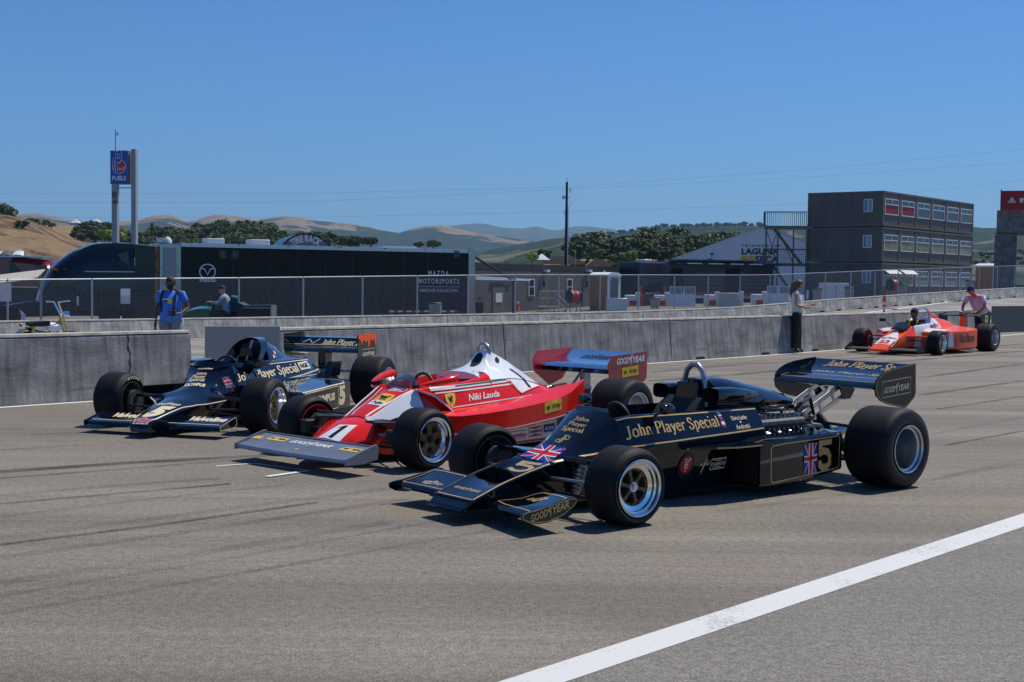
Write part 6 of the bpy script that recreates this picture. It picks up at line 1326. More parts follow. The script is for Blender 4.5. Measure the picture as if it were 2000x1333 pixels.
# =================================================================== CAR D: orange and white car being pushed
def car_orange():
 c=thing('racing_car','fluorescent orange and white racing car with number 23, a driver aboard, by the far wall','racing car',(8.644,28.611,0),math.radians(226.32))
 dg=M['dayglo'];Wt=M['white_paint']
 nose=MB().loft([(.98,[(0,.07),(.19,.07),(.20,.09),(.19,.115),(0,.12)]),(.85,[(0,.07),(.20,.07),(.215,.12),(.19,.185),(0,.20)]),(.60,[(0,.07),(.20,.07),(.22,.17),(.20,.29),(0,.31)]),(.30,[(0,.08),(.21,.08),(.25,.26),(.215,.385),(0,.41)]),(.05,[(0,.08),(.23,.08),(.27,.34),(.21,.49),(0,.52)]),(-.20,[(0,.08),(.25,.08),(.30,.40),(.22,.60),(0,.62)])],2).build('nose',dg,c,smooth=40)
 tub=MB().loft([(-.20,[(0,.08),(.25,.08),(.30,.40),(.24,.60),(.22,.61),(.18,.50),(0,.45)]),(-.60,[(0,.08),(.30,.08),(.34,.42),(.28,.62),(.25,.64),(.20,.40),(0,.30)]),(-.98,[(0,.08),(.32,.08),(.36,.42),(.29,.64),(.26,.67),(.20,.55),(0,.50)]),(-1.10,[(0,.08),(.32,.08),(.36,.42),(.29,.66),(.22,.76),(.12,.78),(0,.79)])],1).build('tub',Wt,c,smooth=30)
 cov=MB().loft([(-1.10,[(0,.30),(.34,.30),(.37,.45),(.29,.66),(.20,.77),(0,.79)]),(-1.60,[(0,.30),(.36,.30),(.40,.46),(.28,.64),(.18,.76),(0,.78)]),(-2.1,[(0,.30),(.36,.30),(.40,.46),(.27,.58),(.16,.68),(0,.70)]),(-2.6,[(0,.32),(.30,.32),(.34,.45),(.24,.52),(.14,.56),(0,.57)]),(-2.9,[(0,.34),(.22,.34),(.24,.42),(.18,.46),(.10,.48),(0,.49)])],2).build('engine_cover',dg,c,smooth=40)
 tn=bvh(nose);tt=bvh(tub,cov)
 place_flat(nose,'white_panel',tapered(lambda v:.96 if v<.45 else max(.02,.96*(1-v)/.55),8,18),M['decal_white'],[(.80,-.215,.24),(.80,.215,.24),(.05,.215,.52),(.05,-.215,.52)],None,None,tn,.006,.05)
 place_flat(nose,'race_number',text_mesh('23',.05),M['decal_red'],[(.77,-.13,.24),(.77,.13,.24),(.60,.12,.30),(.60,-.12,.30)],None,None,tn,.010,.05)
 place_flat(nose,'lettering',serif_mesh('Marlboro',.15,.07),M['decal_black'],[(.52,-.18,.34),(.52,.19,.34),(.42,.18,.37),(.42,-.17,.37)],None,None,tn,.010,.05)
 place_flat(tub,'lettering',serif_mesh('Marlboro',.16,.07),M['decal_black'],(-.88,.8,.555),(-.42,0,.03),(0,0,.09),tt,.004,.05)
 for s in(-1,1):
  pd=MB();rows=[(-.45,.30,.62,.44,.12),(-.62,.30,.86,.50,.11),(-.95,.30,.95,.515,.11),(-1.5,.30,.95,.525,.11),(-1.95,.28,.93,.54,.12),(-2.28,.26,.62,.55,.15)]
  for x,yi,yo,z,zb in rows:pd.v+=[(x,s*yi,zb),(x,s*(yo-.01),zb),(x,s*yo,zb+.01),(x,s*yo,z-.03),(x,s*(yo-.02),z),(x,s*yi,z+.04)]
  for i in range(len(rows)-1):
   for k in range(6):pd.f.append((i*6+k,i*6+(k+1)%6,(i+1)*6+(k+1)%6,(i+1)*6+k))
  pd.f.append(tuple(range(6)));pd.f.append(tuple((len(rows)-1)*6+k for k in range(6)))
  p_=pd.build('side_pod',dg,c,smooth=25);tp=bvh(p_)
  place_flat(p_,'white_panel',grid_quad(6,4),M['decal_white'],[(-.46,s*.9,.10),(-.80,s*.9,.10),(-.74,s*.9,.56),(-.46,s*.9,.56)]if s>0 else[(-.80,s*.9,.10),(-.46,s*.9,.10),(-.46,s*.9,.56),(-.74,s*.9,.56)],None,None,tp,.004,.06)
  place_flat(p_,'white_panel',grid_quad(6,4),M['decal_white'],[(-.48,s*.33,.55),(-.48,s*.72,.52),(-.92,s*.80,.54),(-.80,s*.33,.57)]if s>0 else[(-.48,s*.72,.52),(-.48,s*.33,.55),(-.80,s*.33,.57),(-.92,s*.80,.54)],None,None,tp,.005,.06)
  place_flat(cov,'white_panel',grid_quad(6,6),M['decal_white'],[(-1.11,s*.40,.47),(-1.42,s*.42,.48),(-1.28,s*.20,.76),(-1.11,s*.20,.77)]if s>0 else[(-1.42,s*.42,.48),(-1.11,s*.40,.47),(-1.11,s*.20,.77),(-1.28,s*.20,.76)],None,None,bvh(cov),.004,.05)
  if s>0:
   place_flat(p_,'lettering',serif_mesh('Marlboro',.17,.08),M['decal_black'],(-.98,1.3,.24),(-.80,0,.012),(0,0,.20),tp,.004,.06)
   for k in range(5):place_flat(p_,'sticker',grid_quad(1,1),M['decal_blue' if k%2 else 'decal_red'],(-.80,1.3,.14+.05*k),(-.10,0,0),(0,0,.022),tp,.006)
  MB().prism([(.15,s*.20),(.05,s*.50),(-.02,s*.68),(-.10,s*.68),(-.14,s*.50),(-.35,s*.26)],'z',.36,.40).build('rocker_fairing',dg if True else Wt,c,smooth=0,bevel=.01)
  sec=lambda y:[(.86,y,.09),(.845,y,.115),(.76,y,.125),(.62,y,.13),(.50,y,.135),(.50,y,.125),(.62,y,.105),(.76,y,.085)]
  wing_loft('front_wing',c,[sec(s*.18),sec(s*.5),sec(s*.84)],M['matt_black'])
  MB().prism([(.88,.13),(.88,.07),(.50,.07),(.48,.12),(.58,.25),(.60,.25)],'y',s*.84,s*.85).build('wing_end_plate',M['matt_black'],c,smooth=0)
  for f_ in(1,):
   a_=MB();a_.tube([(.05,s*.2,.14),(0,s*.74,.14),(-.28,s*.24,.12)],.016,8);a_.tube([(.1,s*.2,.30),(.05,s*.74,.30)],.014,6);a_.build('wishbone',M['matt_black'],c)
   MB().lathe([(-.015,.12),(.015,.12)],'y',(0,s*.70,.26),20).build('brake_disc',M['cast'],c)
   r_=MB();r_.tube([(-2.717,s*.10,.32),(-2.717,s*.65,.32)],.03,8);r_.tube([(-2.4,s*.2,.22),(-2.72,s*.62,.22)],.014,6);r_.build('rear_suspension',M['steel'],c)
   wheel(c,0,s*.8955,.269,.278,'many',s,dish=.09,spoke_mat='brass',paint='decal_red');wheel(c,-2.717,s*.829,.321,.407,'many',s,dish=.14,rear=True,spoke_mat='brass')
 MB().loft([(-2.6,[(0,.14),(.16,.14),(.16,.42),(0,.44)]),(-3.2,[(0,.18),(.08,.18),(.08,.40),(0,.41)])]).build('gearbox',M['cast'],c)
 up=[(-3.10,.79),(-3.12,.815),(-3.25,.83),(-3.4,.845),(-3.52,.87),(-3.52,.86),(-3.4,.81),(-3.25,.785)]
 wing_loft('rear_wing',c,[[(x,y,z)for x,z in up]for y in(-.52,0,.52)],M['matt_black'])
 MB().bx(-3.15,-3.4,-.04,.04,.42,.80).build('wing_post',dg,c,smooth=0)
 for s in(-1,1):
  e=MB().prism([(-3.05,.84),(-3.05,.72),(-3.15,.62),(-3.52,.61),(-3.55,.88)],'y',s*.52,s*.53).build('wing_end_plate',M['matt_black'],c,smooth=0)
  if s>0:place_flat(e,'sticker',QUAD,P('lime_sticker',(.55,.72,.02),.4),(-3.26,.531,.65),(-.17,0,0),(0,0,.17),None,.002);place_flat(e,'animal_mark',beast(),M['decal_black'],(-3.28,.531,.72),(-.12,0,0),(0,0,.06),None,.004)
 arm(c,'roll_hoop',[(-1.05,-.20,.66),(-1.08,-.17,.88),(-1.10,-.08,.99),(-1.10,.08,.99),(-1.08,.17,.88),(-1.05,.20,.66)],.02,'chrome');arm(c,'hoop_brace',[(-1.12,.10,.97),(-1.55,.12,.76)],.016,'dayglo')
 MB().loft([(.12,[(0,.53),(.14,.53),(.15,.55),(0,.58)]),(-.05,[(0,.55),(.2,.55),(.2,.58),(.10,.68),(0,.70)]),(-.12,[(0,.55),(.2,.55),(.2,.58),(.10,.69),(0,.71)])],1).build('windscreen',M['glass_dark'],c,smooth=50)
 for s in(-1,1):
  m_=MB();m_.tube([(-.1,s*.26,.60),(-.12,s*.42,.72)],.01,6);m_.box((-.12,s*.47,.73),(.06,.14,.07));m_.build('mirror',M['matt_black'],c)
 arm(c,'camera_box',[(-1.45,.05,.82),(-1.55,.05,.82)],.05,'alu')
 MB().prism([(.0,.05),(-2.4,.05),(-2.4,.07),(0,.07)],'y',-.5,.5).build('floor',M['matt_black'],c,smooth=0)
 return c
CAR_D=car_orange()
# =================================================================== PADDOCK
def planar(px,py,O,d):
 """point of the upright plane through O along d that the photo shows at px, py -> (distance along d, height)"""
 r=ray(px,py);C=Vector((0,0,CAM_H));n=Vector((-d.y,d.x,0));k=(O-C).dot(n)/r.dot(n);p=C+r*k
 return(p-O).dot(d),p.z
def frame(O,d):
 return math.atan2(d.y,d.x)
M['truck_black']=P('truck_black',(.003,.006,.012),.12,0,.35,spec=.25,rvar=.04,scale=2)
M['trailer_black']=P('trailer_black',(.004,.004,.0045),.28,0,.0,spec=.22,rvar=.06,scale=1.5)
M['silver_trim']=P('silver_trim',(.55,.56,.58),.3,.8,var=.08,scale=4)
M['polished']=P('polished_metal',(.35,.34,.32),.16,1.0,var=.1,scale=3,bump=.25,bscale=9)
M['glass']=P('window_glass',(.012,.016,.02),.06,0,.15,var=.15,scale=3)
M['white_frame']=P('white_frame',(.72,.73,.74),.5,var=.05)
M['office']=P('office_steel',(.115,.098,.082),.6,var=.12,scale=.7,stretch=(1,1,.3),bump=.1,bscale=2)
M['office_trim']=P('office_trim',(.14,.12,.10),.6,var=.1,scale=2)
M['unit_grey']=P('unit_grey',(.10,.095,.085),.7,var=.12,scale=.8,stretch=(1,1,.3))
M['unit_dark']=P('unit_dark',(.035,.035,.036),.6,var=.12,scale=1)
M['canvas']=P('canvas_white',(.62,.64,.68),.8,var=.05,scale=.4)
M['orange_yellow']=P('orange_yellow',(.75,.36,.01),.5,var=.04)
M['brown_box']=P('toilet_brown',(.42,.18,.06),.6,var=.08,scale=3)
M['toilet_door']=P('toilet_door',(.05,.085,.105),.5,var=.1,scale=3)
M['plastic_white']=P('plastic_white',(.66,.67,.68),.5,var=.06,scale=3)
M['hose_red']=P('hose_red',(.45,.01,.02),.5,var=.15,scale=9)
M['cone']=P('cone_orange',(.85,.10,.02),.5,var=.05)
M['maroon']=P('maroon_paint',(.16,.006,.02),.15,0,.5,var=.1,scale=1)
M['beige']=P('beige_canvas',(.42,.38,.32),.85,var=.06,scale=1)
M['coach_blue']=P('coach_blue',(.006,.014,.036),.3,0,.15,var=.2,scale=1)
M['stripe_red']=P('stripe_red',(.75,.04,.01),.35,var=.05)
M['banner_red']=P('banner_red',(.34,.006,.015),.6,var=.05,scale=1)
M['pier']=concrete('pier_concrete',(.19,.185,.175),(.10,.10,.10))
M['bin_tan']=P('bin_tan',(.34,.32,.27),.7,var=.08,scale=4)
M['amber']=P('amber_lens',(.5,.12,.01),.3,var=.05)
M['roof_tan']=P('roof_tan',(.32,.20,.12),.9,var=.15,scale=2)
# ---- black transporter trailer
TO=Vector((-16.9,64.0,0));TD=Vector((.879,.477,0)).normalized();ZG=-.95
def tr_pt(px,py):return planar(px,py,TO,TD)
def transporter():
 o=thing('transporter_trailer','long black box trailer with silver roof rail and white lettering, behind the fence','trailer',(TO.x,TO.y,ZG),frame(TO,TD))
 f=lambda px,py:(tr_pt(px,py)[0],tr_pt(px,py)[1]-ZG)
 x0,x1=f(355,500)[0],f(915,500)[0];zt=f(600,484)[1];zt2=f(600,480)[1]
 zt=f(640,489)[1];zr=f(640,481.5)[1]
 MB().bx(x0,x1,0,2.5,.35,zt).build('body',M['trailer_black'],o,smooth=0,bevel=.02)
 MB().bx(x0-.05,x1,-.03,2.53,zt+.005,zr).build('roof_rail',M['silver_trim'],o,smooth=0,bevel=.01)
 for px in(455,527,582,635,688,738,788,835):
  x=f(px,500)[0];MB().bx(x-.012,x+.012,-.012,.0,.4,zt).build('panel_seam',M['unit_dark'],o,smooth=0)
 for px in(435,459,891):
  x=f(px,497)[0];z=f(px,497)[1];w_=MB().bx(x-.20,x+.20,-.03,0,z-.22,z+.22).build('vent_window',M['unit_dark'],o,smooth=0);MB().bx(x-.13,x+.13,-.04,-.031,z-.15,z+.15).build('pane',M['glass'],w_,smooth=0)
 for px in(466,564,663,752,830,915):
  x=f(px,480)[0];MB().bx(x-.07,x+.07,-.06,-.03,zr-.08,zr-.02).build('marker_lamp',M['amber'],o,smooth=0)
 xa,xb=f(312,500)[0],x0-.003
 MB().bx(xa,xb,.02,2.5,.5,zr-.02).build('nose',M['polished'],o,smooth=0,bevel=.06)
 xc,xd=f(319,500)[0],f(344,500)[0];zp=f(330,484)[1]
 ru=MB().bx(xc,xd,-.03,.02,f(330,545)[1],zp).build('cooling_unit',P('unit_silver',(.28,.29,.31),.45,.5,var=.1),o,smooth=0)
 for k in range(14):
  z=zp-.12-.13*k;MB().bx(xc+.05,xd-.05,-.045,-.031,z-.02,z+.02).build('slat',M['steel'],ru,smooth=0)
 r_=MB();r_.bx(f(915,500)[0]+.003,f(928,500)[0],-.02,2.5,.3,zr-.05);r_.build('rear_frame',M['polished'],o,smooth=0,bevel=.02)
 for px,w_ in((428,.9),(516,1.0)):
  x=f(px,470)[0];MB().bx(x-w_/2,x+w_/2,.6,1.6,zr,zr+.28).build('roof_unit',M['plastic_white'],o,bevel=.03)
 x=f(322,470)[0];rd=MB();rd.lathe([(zr-.02,.22),(zr+.12,.22),(zr+.26,.12),(zr+.3,0)],'z',(x+.2,.3,0),12);rd.bx(x-.35,x,.2,.4,zr,zr+.22);rd.build('roof_dome',M['plastic_white'],o)
 for px in(760,):x=f(px,480)[0];MB().bx(x,x+2.0,.8,1.6,zr,zr+.12).build('roof_panel',M['plastic_white'],o)
 for px in(380,400,425,830,855,880):
  x=f(px,600)[0];wh=MB();wh.lathe([(.0,.2),(.0,.48),(.25,.5),(.25,.2)],'y',(x,.05,.5),20);wh.build('trailer_wheel',M['tyre'],o)
 def word(txt,pa,pb,h,fn=text_mesh,mat='silver_trim',b=.012,sp=1.0):
  xa_,za=f(*pa);xb_,zb=f(*pb);place_flat(o,'lettering',text_mesh(txt,b,0,sp),M[mat],(xa_,-.02,za),(xb_-xa_,0,0),(0,0,h),None,.01)
 word('mazda',(390,551),(421,550),.22,b=.03);word('MAZDA',(836,538.5),(876,539),.27,sp=1.35);word('MOTORSPORTS',(817,554),(896,554),.27,sp=1.3);word('HERITAGE COLLECTION',(820,570.5),(893,571),.17,b=.02,sp=1.1)
 xa_,za=f(817,560);xb_,zb=f(898,560);MB().bx(xa_,xb_,-.025,-.015,za-.01,za+.01).build('rule',M['silver_trim'],o,smooth=0)
 cx,cz=f(405,531);rr=.42
 ring=merge2d(line2d([(.5+.47*math.cos(a),.5+.44*math.sin(a))for a in[2*PI*k/32 for k in range(32)]],.07,True),line2d([(.06,.70),(.32,.66),(.5,.30),(.68,.66),(.94,.70)],.07))
 place_flat(o,'emblem',ring,M['silver_trim'],(cx-rr,-.02,cz-rr),(2*rr,0,0),(0,0,2*rr),None,.01)
 for k in range(16):
  xk=f(760+8.5*k,609)[0];MB().bx(xk,xk+.26,-.04,-.01,f(800,608.5)[1]-.05,f(800,608.5)[1]+.05).build('reflector_tape',M['decal_red' if k%2 else 'decal_white'],o,smooth=0)
 return o
transporter()
def tractor():
 o=thing('semi_truck','glossy black semi truck with rounded cab, coupled to the long trailer behind the fence','truck',(TO.x,TO.y,ZG),frame(TO,-TD))
 f=lambda px,py:(-tr_pt(px,py)[0],tr_pt(px,py)[1]-ZG)
 top=[f(*p)for p in[(302,479),(262,474),(225,472.5),(190,474),(165,483),(140,497),(120,512),(104,528),(93,545),(84,568),(78,590)]]
 secs=[]
 for i,(x,z)in enumerate(top):
  k=i/(len(top)-1);hw=1.25-.25*max(0,(k-.55)/.45)**1.5
  secs.append((x,[(0,.75),(hw,.75),(hw+.02,1.5),(hw,z*.62+.6),(hw*.93,z-.35 if z>2.2 else z-.15),(hw*.72,z-.06),(0,z)]))
 mb=MB();mb.loft(secs,2);mb.xf(Matrix.Translation((0,1.25-2.5,0)));cab=mb.build('cab',M['truck_black'],o,smooth=40)
 ht=[f(*p)for p in[(78,588),(50,590),(20,595),(-5,604),(-22,625)]]
 hs=[(x,[(0,.6),(1.0,.6),(1.08,1.0),(1.0-.05*i,z-.30),(.8-.06*i,z-.05),(0,z)])for i,(x,z)in enumerate(ht)]
 MB().loft(hs,2).xf(Matrix.Translation((0,-1.25,0))).build('hood',M['truck_black'],o,smooth=40)
 def side(name,pts,mat,y=.03,t=.02):return MB().prism([f(*p)for p in pts],'y',y-t,y).build(name,M[mat],o,smooth=0)
 side('side_window',[(100,560),(108,548),(150,545),(150,585),(104,588)],'glass',.045)
 side('sleeper_window',[(228,497),(250,492),(252,520),(236,508)],'glass',.045)
 side('trim_line',[(165,530),(292,531),(292,532.5),(165,531.5)],'silver_trim',.055)
 side('side_fairing',[(262,478),(302,482),(302,640),(262,640)],'truck_black',.06)
 side('grab_handle',[(262,503),(263,503),(263,520),(262,520)],'silver_trim',.07)
 xl,zl=f(98,527);
 for k,px in enumerate((101,106,111,127)):x,z=f(px,527);MB().bx(x-.04,x+.04,-.45-.0*k,-.05,z-.03,z+.05).build('marker_lamp',M['amber'],o,smooth=0)
 x,z=f(150,587);mr=MB();mr.bx(x-.05,x+.05,.05,.25,z-.25,z+.2);mr.tube([(x,.0,z-.2),(x,.2,z-.1)],.03,6);mr.build('mirror',M['silver_trim'],o)
 x,z=f(36,620);MB().lathe([(-.12,.05),(-.05,.28),(.12,.32),(.15,0)],'y',(x,-.15,z),16).build('headlight',M['plastic_white'],o)
 for px in(20,215,260):x,_=f(px,620);wh=MB();wh.lathe([(0,.2),(0,.48),(-.3,.5),(-.3,.2)],'y',(x,.02,.5),20);wh.build('truck_wheel',M['tyre'],o)
 MB().bx(*sorted((f(300,600)[0]-1.0,f(60,600)[0])),-2.2,-.3,.5,.8).build('chassis',M['dark'],o,smooth=0)
 arm(o,'air_line',[(f(310,495)[0],-.4,f(310,495)[1]),(f(306,515)[0],-.5,f(306,515)[1]),(f(309,535)[0],-.4,f(309,535)[1])],.025,'decal_red')
 return o
tractor()
# ---- fuel sign
def fuel_sign():
 Y=118.0;p=at(238,470,Y);zg=-1.0
 o=thing('fuel_sign','blue and white fuel sign with red disc, high on two grey posts behind the truck','sign',(p.x,Y,zg),math.radians(-8))
 k=Y/CAM_F;X=lambda px:(px-238)*k;Z=lambda py:at(238,py,Y).z-zg
 g_=P('sign_grey',(.30,.31,.34),.55,var=.06)
 MB().bx(X(217),X(228),0,.5,0,Z(300)).build('post',g_,o,smooth=0,bevel=.02)
 MB().bx(X(256),X(265.5),.1,.6,0,Z(291.5)).build('post',g_,o,smooth=0,bevel=.02)
 MB().bx(X(222),X(257),.2,.28,Z(368),Z(366)).build('crossbar',g_,o,smooth=0)
 MB().bx(X(215.5),X(252),-.10,.75,Z(360),Z(294.5)).build('sign_box',P('sign_box_grey',(.16,.16,.17),.5),o,smooth=0,bevel=.02)  # sign box in one even dark grey
 f_=MB().bx(X(216.5),X(250.5),-.12,-.10,Z(358.5),Z(296)).build('sign_face',P('sign_blue',(.012,.07,.36),.4,var=.04),o,smooth=0)
 y_=-.122;W_=X(250.5)-X(216.5)
 circ_=lambda r,mt,off:place_flat(f_,'disc',ellipse2d(32),M[mt],(X(234.0)-r,y_,Z(326)-r),(2*r,0,0),(0,0,2*r),None,off)
 circ_(.66,'decal_white',.004);circ_(.61,'decal_red',.008)
 for w_,mt,off in((.30,'decal_white',.012),(.20,'sb',.016)):
  mm=M[mt]if mt!='sb' else f_.data.materials[0]
  place_flat(f_,'letter',line2d([(0.0,1),(.42,0)],w_*1.1),mm,(X(221),y_,Z(338)),(.46,0,0),(0,0,1.45),None,off)
  place_flat(f_,'letter',line2d([(.42,0),(.42,1),(.8,1.02),(1.0,.86),(.86,.62),(.5,.58)],w_),mm,(X(221.5),y_,Z(336)),(.80,0,0),(0,0,1.72),None,off+.001)
 place_flat(f_,'lettering',text_mesh('Racing',.02,.3),M['decal_white'],(X(233),y_,Z(335)),(.72,0,.18),(0,0,.30),None,.02)
 place_flat(f_,'lettering',text_mesh('FUELS',.04),M['decal_white'],(X(219.5),y_,Z(353)),(X(248)-X(219.5),0,0),(0,0,.42),None,.006)
 a=MB();a.tube([(X(223.5),.2,Z(296)),(X(223.5),.2,Z(253))],.045,6);a.tube([(X(223.5),.2,Z(261)),(X(227.5),.2,Z(259))],.03,5);a.box((X(227.5),.2,Z(262)),(.1,.1,.3));a.build('antenna',M['steel'],o)
 b=MB();b.box((X(224),-.1,Z(381)),(.3,.3,.5));b.box((X(226),-.1,Z(395)),(.4,.3,.25));b.build('control_box',M['unit_grey'],o,smooth=0)
fuel_sign()
# ---- tyre shop arch over the roofs
def arch():
 Y=150.0;k=Y/CAM_F;c=at(598,486,Y);R=3.4
 o=thing('tyre_arch','dark half round sign with white letters showing above the trailer roof','sign',(c.x,Y,c.z-1.6),math.radians(6))
 arc=lambda r,n=28:[(r*math.cos(PI*i/n),r*.98*math.sin(PI*i/n))for i in range(n+1)]
 MB().prism(arc(R),'y',0,.5).build('sign_face',P('arch_grey',(.17,.18,.20),.6,var=.1,scale=2),o,smooth=30)
 t_=MB();n=28
 for i in range(n+1):
  a=PI*i/n
  for r,y in((R+.02,.05),(R+.02,9)):t_.v.append((r*math.cos(a)-(y*.22),y,r*.98*math.sin(a)))
 for i in range(n):t_.f.append((2*i,2*i+1,2*i+3,2*i+2))
 t_.build('tread',M['coach_blue'],o,smooth=40)
 rim_=MB();ring=arc(R+.05);inn=arc(R-.12)
 rim_.prism(ring+inn[::-1],'y',-.06,-.02);rim_.build('edge',M['matt_black'],o,smooth=0)
 vs,fs=text_mesh('TIRE RACK',.05)
 out=[]
 for a,b in vs:
  th=math.radians(128-(a)*76);r=R-1.05+.85*b;out.append((r*math.cos(th)/R,r*math.sin(th)/R))
 place_flat(o,'lettering',(out,fs),M['decal_white'],(0,-.03,0),(R,0,0),(0,0,R),None,.03)
arch()
# ---- low grey office building
def low_building():
 A,B,C=at(925,560,80),at(1010,560,84),at(1216,560,96)
 zg=-1.3
 o=thing('low_building','long low dark grey building with flat roof, right of the black trailer','building',(B.x,B.y,zg),0)
 d1_=(A-B);d1_.z=0;L1=d1_.length;d1_.normalize();d2_=(C-B);d2_.z=0;L2_=d2_.length;d2_.normalize()
 zt=at(1010,516,84).z-zg;zt2=zt
 pts=[(0,0),(d2_.x*L2_,d2_.y*L2_),(d2_.x*L2_+d1_.x*L1*0-3,d2_.y*L2_+10),(d1_.x*L1-4,d1_.y*L1+10),(d1_.x*(L1+6),d1_.y*(L1+6))]
 MB().prism(pts,'z',0,zt-.42).build('wall',M['unit_grey'],o,smooth=0)
 s_=1.012;MB().prism([(x*s_-.05,y*s_-.1)for x,y in pts],'z',zt-.42,zt).build('fascia',M['unit_dark'],o,smooth=0)
 def onface(name,px0,px1,py0,py1,mat,t=.05,O=B,d=d2_,par=None):
  a0,z1=planar(px0,py0,O,d);a1,z0=planar(px1,py1,O,d);zz1=planar(px0,py0,O,d)[1];zz0=planar(px0,py1,O,d)[1]
  m=(a0+a1)/2;nrm=Vector((d.y,-d.x,0));
  if nrm.y>0:nrm=-nrm
  c_=d*m+nrm*t/2;q=MB().box((c_.x,c_.y,(zz0+zz1)/2-zg),(abs(a1-a0),t,zz1-zz0),math.atan2(d.y,d.x)).build(name,mat,par or o,smooth=0);return q
 for px0,px1 in((1032,1043),(1107,1117)):
  w_=onface('window',px0,px1,545,579,M['white_frame'],.05);onface('pane',px0+1.2,px1-1.6,547,559,M['glass'],.07,par=w_);onface('pane',px0+1.2,px1-1.6,562,577,M['glass'],.07,par=w_)
 for px0,px1 in((1054,1069),(1138,1150)):
  d_=onface('door',px0,px1,542,603,M['office_trim'],.05);onface('pane',px0+5,px0+9,549,560,M['glass'],.07,par=d_)
 for px in(1064,1147):onface('wall_lamp',px-3,px+3,527,531.5,M['plastic_white'],.3)
 nd=d1_
 dd=onface('door',962,984,560,612,M['office_trim'],.05,B,nd);onface('notice',966.5,979,573,591,M['decal_white'],.08,B,nd,par=dd)
 onface('door_frame',957,997,553,555,M['unit_dark'],.09,B,nd)
low_building()
nx=thing('notice_text','x','x')if False else None
def awning():
 o=thing('awning','pale metal awning on a steel post in front of the low grey building','awning',tuple(at(960,560,78)*1))
 p0=at(960,560,78);r=lambda px,py,Y=78:at(px,py,Y)-p0
 a,b,c_,d_=r(929,541),r(1036,547),r(1036,549,76),r(929,547,76)
 MB().add([a,b,c_,d_,a+Vector((0,1.5,.05)),b+Vector((0,1.5,.05)),c_+Vector((0,1.5,0)),d_+Vector((0,1.5,0))],[(0,1,2,3),(4,5,6,7),(0,1,5,4),(3,2,6,7),(0,3,7,4),(1,2,6,5)]).build('canopy',M['silver_trim'],o,smooth=0)
 q=MB();q.tube([r(1003,544,77),r(1003,612,77)],.10,8);q.build('post',M['unit_grey'],o)
 q=MB();q.tube([r(963,548,77),r(1004,560,77)],.05,6);q.build('brace',M['silver_trim'],o)
 q=MB();q.tube([r(930,504,74),r(1005,550,77)],.07,6);q.build('stay',M['dark'],o)
awning()
# ---- portable toilets
def toilet(px0,px1,pxm,y0,y1,Y,label,rz):
 k=Y/CAM_F;p=at((px0+px1)/2,y1,Y);o=thing('portable_toilet',label,'toilet',(p.x,Y,at(px0,y1+8,Y).z),rz)
 h=(y1+8-y0)*k;w_=1.45
 MB().bx(-w_/2,w_/2,-w_/2,w_/2,0,h*.9).build('cabin',M['brown_box'],o,smooth=0,bevel=.03)
 dr=MB().bx(w_/2+.005,w_/2+.05,-w_/2+.02,w_/2-.02,.05,h*.9).build('door',M['plastic_white'],o,smooth=0)
 MB().prism([(-.40,.15),(.40,.15),(.40,h*.78),(.28,h*.86),(-.28,h*.86),(-.40,h*.78)],'x',w_/2+.055,w_/2+.09).build('door_panel',M['toilet_door'],dr,smooth=0)
 MB().loft([(-w_/2-.05,[(0,h*.90),(w_/2+.05,h*.90),(w_/2+.05,h*.93),(w_/2*.6,h*.99),(0,h)]),(w_/2+.10,[(0,h*.90),(w_/2+.05,h*.90),(w_/2+.05,h*.93),(w_/2*.6,h*.99),(0,h)])]).build('roof',M['plastic_white'],o)
 for k_ in range(4):MB().bx(-w_/2+.08,w_/2-.08,-w_/2-.02,-w_/2-.002,.25+k_*.42,.28+k_*.42).build('rib',M['brown_box'],o,smooth=0)
 pp=MB();pp.tube([(-.3,.3,h*.9),(-.3,.3,h+.12)],.05,8);pp.build('vent_pipe',M['plastic_white'],o)
toilet(1150,1212,1182,532,600,86,'brown sided portable toilet with white roof and grey door, right of the small hose reel',math.radians(-42))
toilet(1912,1950,1938,515,568,100,'brown sided portable toilet between the container offices and the concrete pier',math.radians(-52))
# ---- hose reels
def reel(px,py,Y,R,label):
 p=at(px,py,Y);o=thing('hose_reel',label,'hose reel',tuple(p),math.radians(-60))
 d_=MB();d_.lathe([(0,.05),(0,R),(.04,R),(.04,.05)],'y',(0,-.35,0),24);d_.build('flange',M['matt_black'],o);d_=MB();d_.lathe([(0,.05),(0,R),(.04,R),(.04,.05)],'y',(0,.32,0),24);d_.build('flange',M['matt_black'],o)
 h=MB();h.lathe([(-.31,R*.3),(-.31,R*.82),(-.2,R*.88),(-.1,R*.82),(0,R*.9),(.1,R*.82),(.2,R*.88),(.31,R*.82),(.31,R*.3)],'y',(0,0,0),24);h.build('hose_coil',M['hose_red'],o)
 s_=MB();s_.tube([(-.4,-.4,-R-.9),(0,-.4,0),(.4,-.4,-R-.9)],.04,6);s_.tube([(-.4,.4,-R-.9),(0,.4,0),(.4,.4,-R-.9)],.04,6);s_.build('stand',M['steel'],o)
reel(1120,580,82,.46,'small reel of red hose with black flanges beside the brown portable toilet')
reel(1745,557,92,.44,'reel of red hose with black flanges in front of the container offices')
